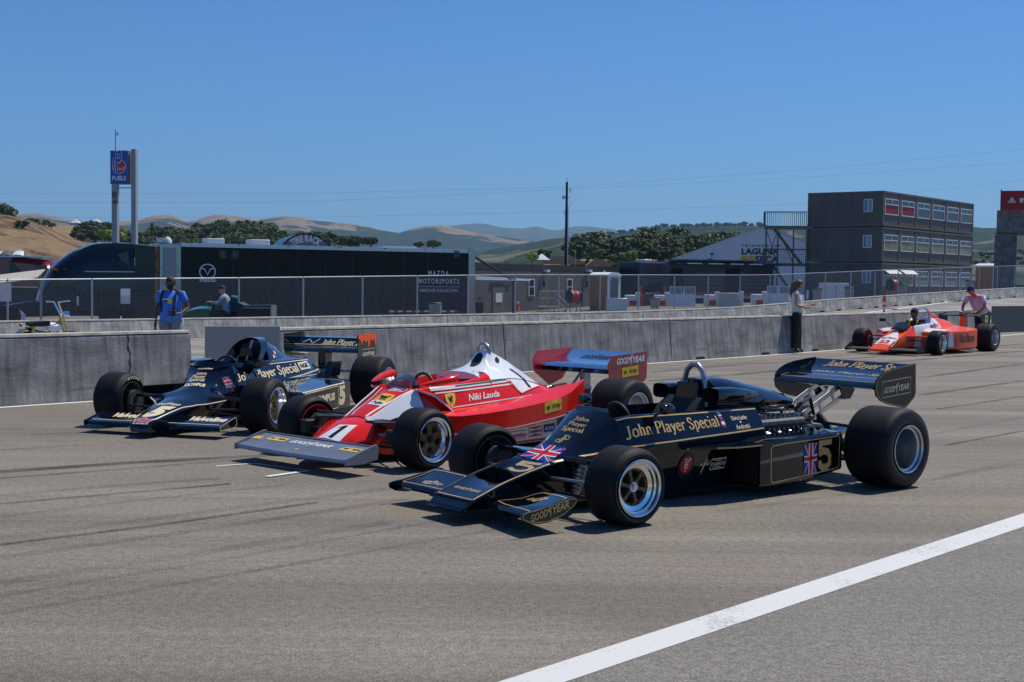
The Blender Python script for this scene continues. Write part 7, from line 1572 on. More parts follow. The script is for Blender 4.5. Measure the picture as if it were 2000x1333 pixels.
# ---- steps with handrail by the low building
def steps():
 Y=84;p0=at(1053,610,Y);o=thing('steel_steps','small galvanised landing and steps with handrail against the low building','steps',tuple(p0));r=lambda px,py,y=Y:at(px,py,y)-p0
 a=MB()
 for px in(1053,1071,1083):a.tube([r(px,569),r(px,612)],.035,6)
 a.tube([r(1053,569),r(1083,569)],.035,6);a.tube([r(1053,583),r(1083,583)],.03,6);a.build('railing',M['galv'],o)
 b=MB();b.tube([r(1086,573),r(1112,597)],.035,6);b.tube([r(1086,586),r(1110,608)],.035,6);b.tube([r(1101,568),r(1101,590)],.03,6);b.tube([r(1083,569),r(1101,568)],.03,6);b.build('stair_rail',M['galv'],o)
 c_=MB();c_.box(r(1068,600)+Vector((0,.5,0)),(1.2,1.0,.08));c_.build('landing',M['galv'],o,smooth=0)
 for i in range(4):MB().box(r(1088+7*i,600+3*i),(.28,.9,.05)).build('tread',M['galv'],o,smooth=0)
steps()
p=at(1011,606,76);o=thing('traffic_cone','orange traffic cone with white band by the low building','traffic cone',(p.x,p.y,p.z-.05))
MB().lathe([(0,.19),(.03,.19),(.03,.14),(.9,.03),(.92,0)],'z',(0,0,0),16).build('cone',M['cone'],o);MB().lathe([(.42,.095),(.42,.10),(.58,.082),(.58,.078)],'z',(0,0,0),16).build('band',M['decal_white'],o)
p=at(1011,580,76)
# ---- blue coach and the dark race trailer with red stripe
def coaches():
 A=at(1247,560,92);d=Vector((.80,.60,0)).normalized();zg=-.75
 o=thing('motor_coach','dark blue motor coach, its end wall and clearance lights facing the track','coach',(A.x,A.y,zg),math.atan2(d.y,d.x))
 zt=at(1250,512,92).z-zg
 MB().bx(0,2.75,0,2.2,.35,zt).build('body',M['coach_blue'],o,smooth=0,bevel=.15)
 for x in(.25,.95,1.2,1.45,2.4):MB().bx(x-.06,x+.06,-.03,.01,zt-.38,zt-.30).build('clearance_light',M['decal_red'],o,smooth=0)
 MB().bx(.2,2.55,-.015,.005,zt-3.4,zt-1.5).build('rear_window',M['glass'],o,smooth=0)
 MB().bx(.1,2.65,-.02,.01,.5,.9).build('bumper',M['unit_dark'],o,smooth=0)
 for x0 in(.05,2.4):MB().bx(x0,x0+.3,-.04,.0,1.0,2.0).build('tail_light',M['decal_red'],o,smooth=0)
 MB().bx(1.0,1.8,.5,1.5,zt,zt+.2).build('roof_unit',M['plastic_white'],o,bevel=.05)
 place_flat(o,'lettering',text_mesh('PREVOST',.03,0,1.5),M['silver_trim'],(.6,-.03,1.35),(1.5,0,0),(0,0,.16),None,.01)
 B_=at(1306,560,97);d2=Vector((.93,.36,0)).normalized();f=lambda px,py:(planar(px,py,B_,d2)[0],planar(px,py,B_,d2)[1]-zg)
 o=thing('race_trailer','long blue and black race trailer with red graphics, roof awning and orange stripe','trailer',(B_.x,B_.y,zg),math.atan2(d2.y,d2.x))
 x0,z1=f(1306,511);x1=f(1512,520)[0];zb=f(1400,595)[1]
 MB().bx(x0,x1,0,2.6,.5,z1).build('body',M['coach_blue'],o,smooth=0,bevel=.05)
 for a,b in((1310,1334),(1417,1445)):MB().bx(f(a,540)[0],f(b,540)[0],-.02,0,.6,f(a,524)[1]).build('side_door',M['dark'],o,smooth=0)
 MB().bx(x0,x1,-.03,-.003,f(1400,577)[1],f(1400,571)[1]).build('orange_stripe',M['stripe_red'],o,smooth=0)
 MB().bx(x0,x1,-.03,-.003,f(1400,583)[1],f(1400,577.5)[1]).build('pale_stripe',M['silver_trim'],o,smooth=0)
 aw=MB().bx(x0+.3,x1,-1.3,-.02,z1-.20,z1-.08).build('awning',M['coach_blue'],o,smooth=0)
 for a,b in((1326,1354),(1367,1396),(1409,1435),(1446,1472)):
  xa,z_=f(a,518);xb=f(b,518)[0];MB().bx(xa,xb,-1.34,-1.30,z1-.18,z1-.10).build('lamp_strip',M['plastic_white'],aw,smooth=0)
  MB().bx(xa-.6,xb,-1.0,.6,z1,z1+.18).build('roof_box',M['coach_blue'],o,smooth=0,bevel=.04)
 rt2=random.Random(3)
 for i in range(12):
  xa=x0+1.5+i*(x1-x0-2)/12;zz=z1-.95+rt2.uniform(-.15,.15)
  MB().tube([(xa,-.02,zz),(xa+.5,-.02,zz+.22),(xa+1.0,-.02,zz-.05),(xa+1.5,-.02,zz+.15)],[.03,.16,.10,.02],5,flat=.15).build('graphic',P('graphic_red',(.25,.01,.02),.4),o,smooth=0)if i<1 else None
  q=MB();q.v=[(xa,-.012,zz-.1),(xa+.35,-.012,zz+.18),(xa+.9,-.012,zz+.05),(xa+1.25,-.012,zz+.22),(xa+.8,-.012,zz-.12),(xa+.3,-.012,zz-.02)];q.f=[(0,1,2,3,4,5)];q.build('graphic',M['maroon'],o,smooth=0)
 for a,b in((1372,1412),(1450,1500)):
  for k in range(3):MB().bx(f(a,550)[0],f(b,550)[0],-.02,-.004,f(1400,548+8*k)[1],f(1400,544.5+8*k)[1]).build('shelf_edge',M['unit_grey'],o,smooth=0)
coaches()
def charger(px,py0,py1,Y,label,flip=False):
 k=Y/CAM_F;p=at(px,py1+6,Y);h=(py1+6-py0)*k;o=thing('fuel_pump',label,'fuel pump',tuple(p));w_=.33
 MB().bx(-w_,w_,-.25,.25,0,h*.80).build('cabinet',M['plastic_white'],o,bevel=.05)
 MB().bx(-.05,.40,-.27,-.252,.05,h*.42).build('red_panel',M['hose_red'],o,smooth=0)
 s_=1 if not flip else-1;MB().bx(s_*w_+.02,s_*w_+.30*s_,-.15,.15,0,h).build('column',M['plastic_white'],o,bevel=.02)if s_>0 else MB().bx(-w_-.30,-w_-.02,-.15,.15,0,h).build('column',M['plastic_white'],o,bevel=.02)
for px,a,lab,fl in((1230,571,'white and red pump left of the dark blue coach',False),(1287,571,'white and red pump in front of the coach, behind a trash can',False),(1385,570,'white and red pump right of the pair of white cabinets',False),(1432,569,'white and red pump beside the pale grey box',False),(1477,569,'white and red pump left of the second white cabinet',False)):
 charger(px,a,593,82,lab,fl)
for px,lab in((1250,'bright red ribbon shaped pump hose stand left of the coach'),(1302,'bright red hose stand right of the coach lettering')):
 p=at(px,590,84);o=thing('hose_stand',lab,'hose stand',tuple(p));k=84/CAM_F
 q=MB();q.tube([(0,0,-.3),(0,0,.55)],.10,8);q.build('column',M['decal_red'],o);q=MB();q.tube([(0,-.05,.5),(.18,-.1,.2),(.1,-.1,-.05)],.07,8);q.build('hose',M['hose_red'],o)
def cabinet(px0,px1,py0,py1,Y,label,mesh=True):
 k=Y/CAM_F;p=at(px0,py1+5,Y);w_=(px1-px0)*k;h=(py1+5-py0)*k;o=thing('white_cabinet',label,'cabinet',tuple(p),math.radians(8))
 if mesh:
  MB().bx(0,w_,0,.8,0,h*.62).build('cabinet',M['plastic_white'],o,smooth=0,bevel=.02)
  for a,b in((0,.47),(.53,1)):
   fr_=MB();x0,x1=a*w_,b*w_;fr_.bx(x0,x0+.05,0,.05,h*.62,h);fr_.bx(x1-.05,x1,0,.05,h*.62,h);fr_.bx(x0+.05,x1-.05,0,.05,h*.94,h*.98);fr_.build('screen_frame',M['plastic_white'],o,smooth=0)
   MB().bx(x0+.05,x1-.05,.02,.03,h*.62,h*.94).build('screen',P('screen_grey',(.25,.26,.29),.6),o,smooth=0)
 else:
  for a,b in((0,.49),(.51,1)):MB().bx(a*w_,b*w_,0,.8,0,h).build('cabinet',M['plastic_white'],o,smooth=0,bevel=.02)
cabinet(1308,1360,559,594,80,'pair of white cabinets with grey mesh screens, between the coach and the striped trailer')
cabinet(1498,1542,558,592,80,'white cabinet with grey mesh screens, left of the standing woman')
cabinet(1607,1660,553,590,84,'plain white double cabinet against the container offices',False)
p=at(1405,596,80);o=thing('utility_box','pale grey utility box between two white pumps','box',tuple(p));MB().bx(0,1.2,0,.6,-.3,.75).build('body',P('pale_grey',(.40,.41,.42),.6,var=.05),o,bevel=.03);MB().bx(.35,.55,-.01,0,.25,.42).build('sticker',M['yellow'],o,smooth=0)
p=at(1195,600,80);o=thing('utility_box','pale grey box at the foot of the brown portable toilet','box',tuple(p));MB().bx(-.35,.95,0,.6,-.3,.55).build('body',M['silver_trim'],o,bevel=.03)
p=at(1576,585,70);o=thing('post_sign','narrow white post sign beside the standing woman','sign',tuple(p));MB().bx(-.03,.09,0,.02,.0,.5).build('panel',M['plastic_white'],o,smooth=0);MB().bx(0,.05,.021,.05,-.8,.4).build('post',M['steel'],o,smooth=0)
def bin_(px,py0,py1,wpx,Y,label,open_=True):
 k=Y/CAM_F;p=at(px,py1+6,Y);h=(py1+6-py0)*k;r=wpx*k/2;o=thing('trash_can',label,'trash can',tuple(p))
 MB().lathe([(0,r*.86),(h*.88,r)],'z',(0,0,0),20).build('drum',M['bin_tan'],o)
 MB().lathe([(h*.87,r*1.05),(h*.93,r*1.07),(h,r*.9),(h,r*.7),(h*.9,r*.6)],'z',(0,0,0),20).build('liner',M['matt_black'],o)
bin_(850,591,607,26,42,'tan trash can with black liner in front of the trailer lettering');bin_(1279,581,597,20,62,'tan trash can with black liner in front of the dark blue coach')
bin_(1596,562,585,18,66,'tan trash can left of the plain white cabinet');bin_(1658,560,584,18,67,'tan trash can right of the plain white cabinet');bin_(1762,555,575,17,72,'tan trash can below the open office windows');bin_(1894,547,565,17,80,'trash can at the right end of the container offices')
# ---- white tent
def tent():
 Y=135;zg=-1;o=thing('white_tent','large white gabled tent with black lettering behind the race trailer','tent',(at(1500,500,Y).x,Y,zg),math.radians(-13));k=Y/CAM_F
 X=lambda px:(px-1500)*k;Z=lambda py:at(1500,py,Y).z-zg
 g=[(X(1250),Z(530)),(X(1310),Z(509)),(X(1490),Z(444)),(X(1700),Z(520)),(X(1700),0),(X(1250),0)]
 MB().prism(g,'y',0,.1).build('gable_wall',M['canvas'],o,smooth=0)
 rf=MB();rf.add([(X(1250),-.1,Z(531)),(X(1490),-.1,Z(442.5)),(X(1490),30,Z(442.5)),(X(1250),30,Z(531))],[(0,1,2,3)]);rf.add([(X(1490),-.1,Z(442.5)),(X(1720),-.1,Z(525)),(X(1720),30,Z(525)),(X(1490),30,Z(442.5))],[(0,1,2,3)]);rf.build('roof',M['canvas'],o,smooth=0,solid=.08)
 pt=lambda name,vf,mt,x0,y0,x1,y1:place_flat(o,name,vf,M[mt],(X(x0),-.01,Z(y1)),(X(x1)-X(x0),0,0),(0,0,Z(y0)-Z(y1)),None,.02)
 pt('lettering',text_mesh('FRIENDS OF',.02,0,1.5),'decal_black',1449,478.5,1524,482.5);pt('lettering',text_mesh('LAGUNA',.04),'decal_black',1449,485.5,1521,498);pt('lettering',text_mesh('SECA',.04),'decal_black',1475.5,500.5,1521,513.5)
 pt('disc',ellipse2d(24),'orange_yellow',1447,500,1460.5,514);pt('disc',ellipse2d(24),'orange_yellow',1461.5,500,1475,514)
 pt('crest',line2d([(0,0),(0,.85),(.5,1),(1,.85),(1,0)],.05,True),'silver_trim',1376,484,1399,512);pt('crest_tree',merge2d(sub2d(ellipse2d(8),.3,.5,.8,.9),([(.5,.1),(.58,.1),(.56,.6),(.52,.6)],[(0,1,2,3)])),'green_paint',1384,493,1398,508);pt('crest_wave',ellipse2d(8),'decal_blue',1381,506,1394,509.5)
tent()
# ---- container offices, three floors
def offices():
 B=Vector((27.75,96.7,0));Rr=Vector((39.6,111.0,0));Lf=Vector((22.95,100.2,0));dR=(Rr-B);LR=dR.length;dR.normalize();dL=(Lf-B);LL_=dL.length;dL.normalize();zg=-.3
 o=thing('container_offices','dark brown grey stack of container offices, three floors, rows of white framed windows','building',(B.x,B.y,zg),math.atan2(dR.y,dR.x))
 fR=lambda px,py:(planar(px,py,B,dR)[0],planar(px,py,B,dR)[1]-zg)
 def fL(px,py):a,z=planar(px,py,B,dL);return a,z-zg
 H_=fR(1718.5,371.5)[1];h1=fR(1716,442)[1];h2=fR(1713,512)[1]
 ang=math.atan2(dL.y,dL.x)-math.atan2(dR.y,dR.x);lx,ly=math.cos(ang),math.sin(ang)
 levels=[(h1,H_),(h2,h1-.02),(.0,h2-.02)]
 for z0,z1 in levels:
  MB().prism([(0,0),(LR,0),(LR+lx*LL_,ly*LL_),(lx*LL_,ly*LL_)],'z',z0+.02,z1-.01).build('storey',M['office'],o,smooth=0)
  for i in range(7):
   x=LR*i/6;MB().bx(x-.10,x+.10,-.05,-.002,z0+.05,z1-.05).build('corner_post',M['office_trim'],o,smooth=0)
  for zz in(z0+.06,z1-.16):MB().bx(-.05,LR+.05,-.07,-.003,zz,zz+.14).build('edge_beam',M['office_trim'],o,smooth=0)
  for zz in(z0+.06,z1-.16):
   m=Matrix.Rotation(ang,3,'Z');c_=m@Vector((LL_/2,.035,zz+.07));MB().box(tuple(c_),(LL_+.1,.07,.14),ang).build('edge_beam',M['office_trim'],o,smooth=0)
  for q in(.0,.22,.40,.58,.76,.985):
   m=Matrix.Rotation(ang,3,'Z');c_=m@Vector((LL_*(q+.008),.02,(z0+z1)/2));MB().box(tuple(c_),(.06 if 0<q<.9 else .16,.04,z1-z0-.3),ang).build('wall_rib',M['office_trim'],o,smooth=0)
 gl={0:('glass_red',(.10,.012,.02)),1:('glass_field',(.16,.15,.07)),2:('glass_low',(.12,.13,.12))}
 for r_,(z0,z1)in enumerate(levels):
  g_=M['glass']
  for i in range(6):
   x0=LR*i/6+.26;x1=LR*(i+1)/6-.30;zt=z1-.55;zb=zt-1.22
   w_=MB();w_.bx(x0,x1,-.06,-.003,zb,zb+.07);w_.bx(x0,x1,-.06,-.003,zt-.07,zt);w_.bx(x0,x0+.07,-.06,-.003,zb+.07,zt-.07);w_.bx(x1-.07,x1,-.06,-.003,zb+.07,zt-.07);w_.bx(x0+.07,x1-.07,-.06,-.003,zt-.47,zt-.40);w_.bx((x0+x1)/2-.03,(x0+x1)/2+.03,-.06,-.003,zt-.40,zt-.07)
   wo=w_.build('window',M['white_frame'],o,smooth=0)
   MB().bx(x0+.07,x1-.07,-.02,-.004,zb+.07,zt-.47).build('pane',g_,wo,smooth=0);MB().bx(x0+.07,x1-.07,-.02,-.004,zt-.40,zt-.07).build('pane',g_,wo,smooth=0)
   if r_==0 and i<2:MB().bx(x0+.09,x1-.09,-.028,-.022,zb+.10,zt-.50).build('pane_tint',M['banner_red'],wo,smooth=0)  # red panel paints the banner's reflection over the lower pane
   if r_==1:MB().bx(x0+.09,x1-.09,-.028,-.022,zb+.10,zt-.50).build('pane_tint',P('pane_tint_%d'%i,(.30,.28,.15),.5,var=.3,scale=1.2),wo,smooth=0)  # mottled straw-coloured panel over each lower pane of the middle floor
   if r_==2 and i<2:
    fl_=MB();fl_.add([(x0,-.06,zt+.0),(x1,-.06,zt+.0),(x1,-.50,zt-.30),(x0,-.50,zt-.30)],[(0,1,2,3)]);fl_.build('open_flap',M['white_frame'],wo,smooth=0,solid=.04)
   if r_==2:MB().bx(x0+.09,x1-.09,-.028,-.022,zb+.10,zt-.50).build('pane_tint',P('pane_tint_low_%d'%i,(.25,.27,.22),.6,var=.1,scale=1.2),wo,smooth=0)  # grey-green panel over each lower pane of the ground floor
  m=Matrix.Rotation(ang,3,'Z');a0=.78;zt=z1-.60;zb=zt-.98
  wl=MB()
  for(xx,ww,za,zb_)in((a0+.35,.70,zb,zb+.06),(a0+.35,.70,zt-.06,zt),(a0+.03,.06,zb,zt),(a0+.67,.06,zb,zt),(a0+.35,.05,zb,zt)):
   c_=m@Vector((xx*1.0,.03,(za+zb_)/2));wl.box(tuple(c_),(ww,.06,zb_-za),ang)
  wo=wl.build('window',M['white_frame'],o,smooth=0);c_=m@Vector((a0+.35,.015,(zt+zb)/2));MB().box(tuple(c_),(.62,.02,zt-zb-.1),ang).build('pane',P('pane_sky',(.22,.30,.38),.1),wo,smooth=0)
 MB().bx(LR+.02,LR+.5,.2,1.6,h2+.2,h1-.2).build('side_platform',M['office_trim'],o,smooth=0)
 A0=Lf;dS=Vector((-1,.12,0)).normalized();so_=thing('outside_stair','steel stair tower with railed landings on the left end of the container offices','stair',(Lf.x,Lf.y,zg),math.atan2(dS.y,dS.x))
 Ws=3.3;bars=MB();st=M['office_trim']
 for z_,nm in((fL(1573,442)[1],'a'),(fL(1573,515)[1],'b')):
  MB().bx(0,Ws,-1.5,.2,z_-.22,z_).build('landing',st,so_,smooth=0)
  for yy in(.2,-1.5):
   rr=MB();rr.tube([(0,yy,z_+1.1),(Ws,yy,z_+1.1)],.03,5)
   if yy>0 or z_>5:
    for i in range(23):rr.tube([(Ws*i/22,yy,z_),(Ws*i/22,yy,z_+1.1)],.016,4)
   rr.build('railing',st,so_)
  rr=MB();rr.tube([(Ws,-1.5,z_+1.1),(Ws,.2,z_+1.1)],.03,5)
  for i in range(6):rr.tube([(Ws,-1.5+1.7*i/5,z_),(Ws,-1.5+1.7*i/5,z_+1.1)],.016,4)
  rr.build('railing',st,so_)
 z1,z2=fL(1573,442)[1],fL(1573,515)[1]
 for x in(.1,1.1,2.3,3.2):
  MB().bx(x-.06,x+.06,.08,.2,0,z1-.22).build('post',st,so_,smooth=0)
 cb=MB();cb.tube([(3.2,.15,z2),(2.3,.15,z1-.3)],.035,5);cb.tube([(2.3,.15,z2),(3.2,.15,z1-.3)],.035,5);cb.tube([(3.2,.15,.1),(2.3,.15,z2-.3)],.035,5);cb.tube([(2.3,.15,.1),(3.2,.15,z2-.3)],.035,5);cb.tube([(1.1,.15,z2),(2.3,.15,z1-.3)],.035,5);cb.build('cross_brace',st,so_)
 for za,zb_,xa,xb in((z2,z1-.1,.4,2.6),(.1,z2-.1,.4,2.6)):
  fl_=MB();fl_.add([(xa,-.6,za),(xb,-.6,zb_),(xb,-1.4,zb_),(xa,-1.4,za)],[(0,1,2,3)]);fl_.build('flight',st,so_,smooth=0,solid=.16)
offices()
# ---- concrete pier with banner at the right edge
def pier():
 Y=88;k=Y/CAM_F;zg=-.4;o=thing('footbridge_pier','concrete pier and deck of a bridge at the right edge','bridge',(at(1965,500,Y).x,Y,zg),math.radians(-21));X=lambda px:(px-1965)*k;Z=lambda py:at(1965,py,Y).z-zg
 MB().lathe([(0,X(1985.5)),(Z(456),X(1985.5)*1.0)],'z',(X(1963.5)+.0,.9,0),28).build('column',M['pier'],o);
 o.children[-1].location=(0,0,0)
 MB().lathe([(0,.62),(Z(456),.62)],'z',(X(2030),4.5,0),28).build('column',M['pier'],o)
 MB().bx(X(1946),X(2200),0,5.5,Z(455),Z(411)).build('deck',M['pier'],o,smooth=0,bevel=.03)
 b=thing('red_banner','dark red banner with pale mission bell mark above the concrete pier','banner',(o.location.x,Y,zg),math.radians(-21))
 MB().bx(X(1954),X(2200),-.25,-.20,Z(411.5),Z(373.5)).build('cloth',M['banner_red'],b,smooth=0)
 for px in(1954,):MB().bx(X(px)-.08,X(px),-.26,-.18,Z(412),Z(371)).build('post',M['unit_dark'],b,smooth=0)
 pt=lambda name,vf,mt,x0,y0,x1,y1:place_flat(b,name,vf,M[mt],(X(x0),-.25,Z(y1)),(X(x1)-X(x0),0,0),(0,0,Z(y0)-Z(y1)),None,.02)
 pt('bell_mark',merge2d(([(0,.0),(1,0),(1,.22),(0,.22)],[(0,1,2,3)]),([(.05,.30),(.95,.30),(.78,.42),(.66,.80),(.5,1),(.34,.80),(.22,.42)],[(0,1,2,3,4,5,6)])),'cream',1965,386,1980,397)
 pt('lettering',text_mesh('mission',.05),'decal_white',1987,385,2060,397)
pier()
# ---- utility pole and wires
def pole():
 Y=112;p=at(1104.5,520,Y);zg=-1;o=thing('utility_pole','tall dark wooden utility pole with grey conduit and small antennas','utility pole',(p.x,Y,zg));k=Y/CAM_F;Z=lambda py:at(1105,py,Y).z-zg
 wd=P('pole_wood',(.028,.022,.018),.85,var=.3,scale=3,bump=.3)
 MB().tube([(0,0,0),(.03,0,Z(356))],[.15,.10],10).build('mast',wd,o)
 MB().tube([(.17,-.02,0),(.15,-.02,Z(404))],.055,8).build('conduit',M['silver_trim'],o)
 a=MB();a.tube([(.03,0,Z(357)),(.03,0,Z(348))],.03,5);a.tube([(-.35,0,Z(386)),(.3,0,Z(386))],.045,6);a.box((-.25,0,Z(386)),(.22,.2,.3));a.tube([(0,0,Z(370)),(.35,0,Z(371))],.03,5);a.tube([(.35,0,Z(367)),(.35,0,Z(376))],.035,5);a.tube([(0,0,Z(402)),(.42,0,Z(400)),(.33,0,Z(394))],.02,5);a.box((-.12,0,Z(414)),(.12,.1,.12));a.box((-.12,0,Z(418)),(.12,.1,.12));a.build('antenna',M['galv'],o)
 o2=thing('flag_pole','thin pale pole right of the tall utility pole','pole',tuple(at(1124,520,105)));MB().tube([(0,0,-1),(0,0,1.35)],.03,6).build('mast',M['galv'],o2)
 wm=P('wire_grey',(.10,.11,.13),.6)
 for lb,pts in(('upper overhead wire crossing the sky',[(-60,379),(600,378),(1108,366),(1600,330),(2060,286)]),('middle overhead wire crossing the sky',[(-60,396),(600,395),(1106,370),(1600,345),(2060,312)]),('lower overhead wire crossing the sky',[(-60,425),(600,425),(1104,414),(1600,398),(2060,345)])):
  q=[]
  for(a,b)in zip(pts,pts[1:]):
   for i in range(6):t=i/6;q.append(at(a[0]+(b[0]-a[0])*t,a[1]+(b[1]-a[1])*t,Y+1))
  q.append(at(*pts[-1],Y+1));tag(MB().tube(q,.0065,4).build('overhead_wire',wm),lb,'wire')
pole()
# ---- far left: maroon coach, beige canopy, parked cars beyond
def left_edge():
 p=at(0,560,74);zg=-1.1;o=thing('maroon_truck','maroon truck with sloping wind deflector at the far left, behind the beige canopy','truck',(p.x,p.y,zg));k=74/CAM_F;X=lambda px:px*k;Z=lambda py:at(0,py,74).z-zg
 MB().prism([(X(-60),Z(500)),(X(22),Z(501)),(X(22),Z(560)),(X(-60),Z(560))],'y',.2,2.6).build('body',M['maroon'],o,smooth=0,bevel=.05)
 MB().loft([(X(22),[(0,Z(560)),(1.2,Z(560)),(1.2,Z(512)),(.9,Z(503)),(0,Z(503))]),(X(60),[(0,Z(560)),(1.2,Z(560)),(1.2,Z(516)),(.9,Z(505)),(0,Z(504))]),(X(88),[(0,Z(560)),(1.2,Z(560)),(1.2,Z(524)),(.9,Z(512)),(0,Z(510))]),(X(101),[(0,Z(560)),(1.1,Z(560)),(1.1,Z(534)),(.8,Z(524)),(0,Z(522))])],2).xf(Matrix.Translation((0,1.3,0))).build('wind_deflector',M['maroon'],o,smooth=40)
 MB().prism([(X(64),Z(518)),(X(92),Z(519)),(X(90),Z(524)),(X(70),Z(524))],'y',.06,.085).build('side_window',M['glass'],o,smooth=0)
 MB().prism([(X(18),Z(507)),(X(40),Z(530)),(X(18),Z(535))],'y',.06,.09).build('stripe',M['coach_blue'],o,smooth=0)
 MB().bx(X(-60),X(84),.3,2.4,.35,Z(562)).build('chassis',M['unit_dark'],o,smooth=0)  # truck's dark lower body, also painting in canopy shadow and dark vehicles
 MB().bx(X(-60),X(85),.1,2.7,Z(502),Z(500)).build('roof_rail',M['silver_trim'],o,smooth=0)
 Y=56;p0=at(0,560,Y);o=thing('canopy','beige canvas canopy with sloping roof left of the truck nose','canopy',tuple(p0));r=lambda px,py,y=Y:at(px,py,y)-p0
 q=MB();q.add([r(-60,545),r(88,527),r(74,541,53),r(50,548,52),r(-60,560,52)],[(0,1,2,3,4)]);q.build('roof',M['beige'],o,smooth=0,solid=.04)
 MB().tube([r(80,530),r(80,640)],.05,6).build('post',M['steel'],o);MB().tube([r(-40,545),r(-40,640)],.05,6).build('post',M['steel'],o)
 for i in range(7):
  px=-4+i*8;pp=at(px,497-(i%3),150);tag(MB().loft([(-1.0,[(0,.2),(.8,.2),(.85,.8),(0,.85)]),(-.4,[(0,.2),(.8,.2),(.8,1.0),(0,1.45)]),(.6,[(0,.2),(.8,.2),(.8,1.0),(0,1.45)]),(1.1,[(0,.2),(.8,.2),(.85,.75),(0,.8)])],2).build('parked_car',M['plastic_white']if i%2 else M['unit_grey'],None,loc=(pp.x,pp.y,pp.z-1.2)),('pale' if i%2 else 'grey')+' parked car in the row below the dry hillside','car','cars parked below the dry hillside')
left_edge()
for px,py,lab in((1100,510,'tan roofed shed behind the low building, left of the utility pole'),(1170,516,'low tan roof under the mound trees')):
 p=at(px,py+6,190);o=thing('shed',lab,'shed',tuple(p));w_=3.2 if px==1100 else 1.8
 MB().prism([(-w_,0),(w_,0),(w_,.3),(w_*.4,1.15),(-w_*.4,1.15),(-w_,.3)],'y',0,5).build('roof',M['roof_tan'],o,smooth=0)
p=at(1058,508,185);o=thing('pop_up_tent','tiny white pop up tent beside the bright green tree','tent',tuple(p));MB().add([(-1.2,-1.2,0),(1.2,-1.2,0),(1.2,1.2,0),(-1.2,1.2,0),(0,0,.9)],[(0,1,4),(1,2,4),(2,3,4),(3,0,4)]).build('roof',M['canvas'],o,smooth=0);MB().tube([(-1.1,-1.1,0),(-1.1,-1.1,-1.5)],.05,5).build('leg',M['steel'],o)
for px,py,lab,mt in((148,436,'tiny white tent under the oaks at the left','canvas'),(178,437,'tiny violet tent on the oak hill','decal_blue'),(188,435,'tiny white tent beside the violet one','canvas'),(160,460,'tiny pale vehicle under the oaks','plastic_white')):
 p=at(px,py,395);tag(MB().add([(-1.4,-1.2,0),(1.4,-1.2,0),(1.4,1.2,0),(-1.4,1.2,0),(0,0,1.2),(-1.4,-1.2,-.8),(1.4,-1.2,-.8)],[(0,1,4),(1,2,4),(2,3,4),(3,0,4),(0,1,6,5)]).build('small_tent',M[mt],None,smooth=0,loc=tuple(p)),lab,'tent')
 # ---- striped post on the front wall
p=fw_px(1751);o=thing('striped_post','red and white banded marker post standing at the wall joint','marker post',(p.x-.25,p.y+.3,0))
k=p.y/CAM_F;Z=lambda py:at(1751,py,p.y+.3).z
MB().tube([(0,0,0),(0,0,Z(606))],.025,8).build('stem',M['matt_black'],o)
for i,(a,b,mt)in enumerate([(606,600.5,'decal_white'),(600.5,595.5,'cone'),(595.5,591,'decal_white'),(591,583,'cone')]):MB().lathe([(Z(a),.045),(Z(b)-.002,.045)],'z',(0,0,0),14).build('band',M[mt],o)
MB().lathe([(Z(583),.045),(Z(580),.04),(Z(577.5),.02),(Z(577),0)],'z',(0,0,0),14).build('cap',M['cone'],o)
arm(o,'side_bar',[(.06,0,Z(604)),(.45,.35,Z(605))],.012,'matt_black')
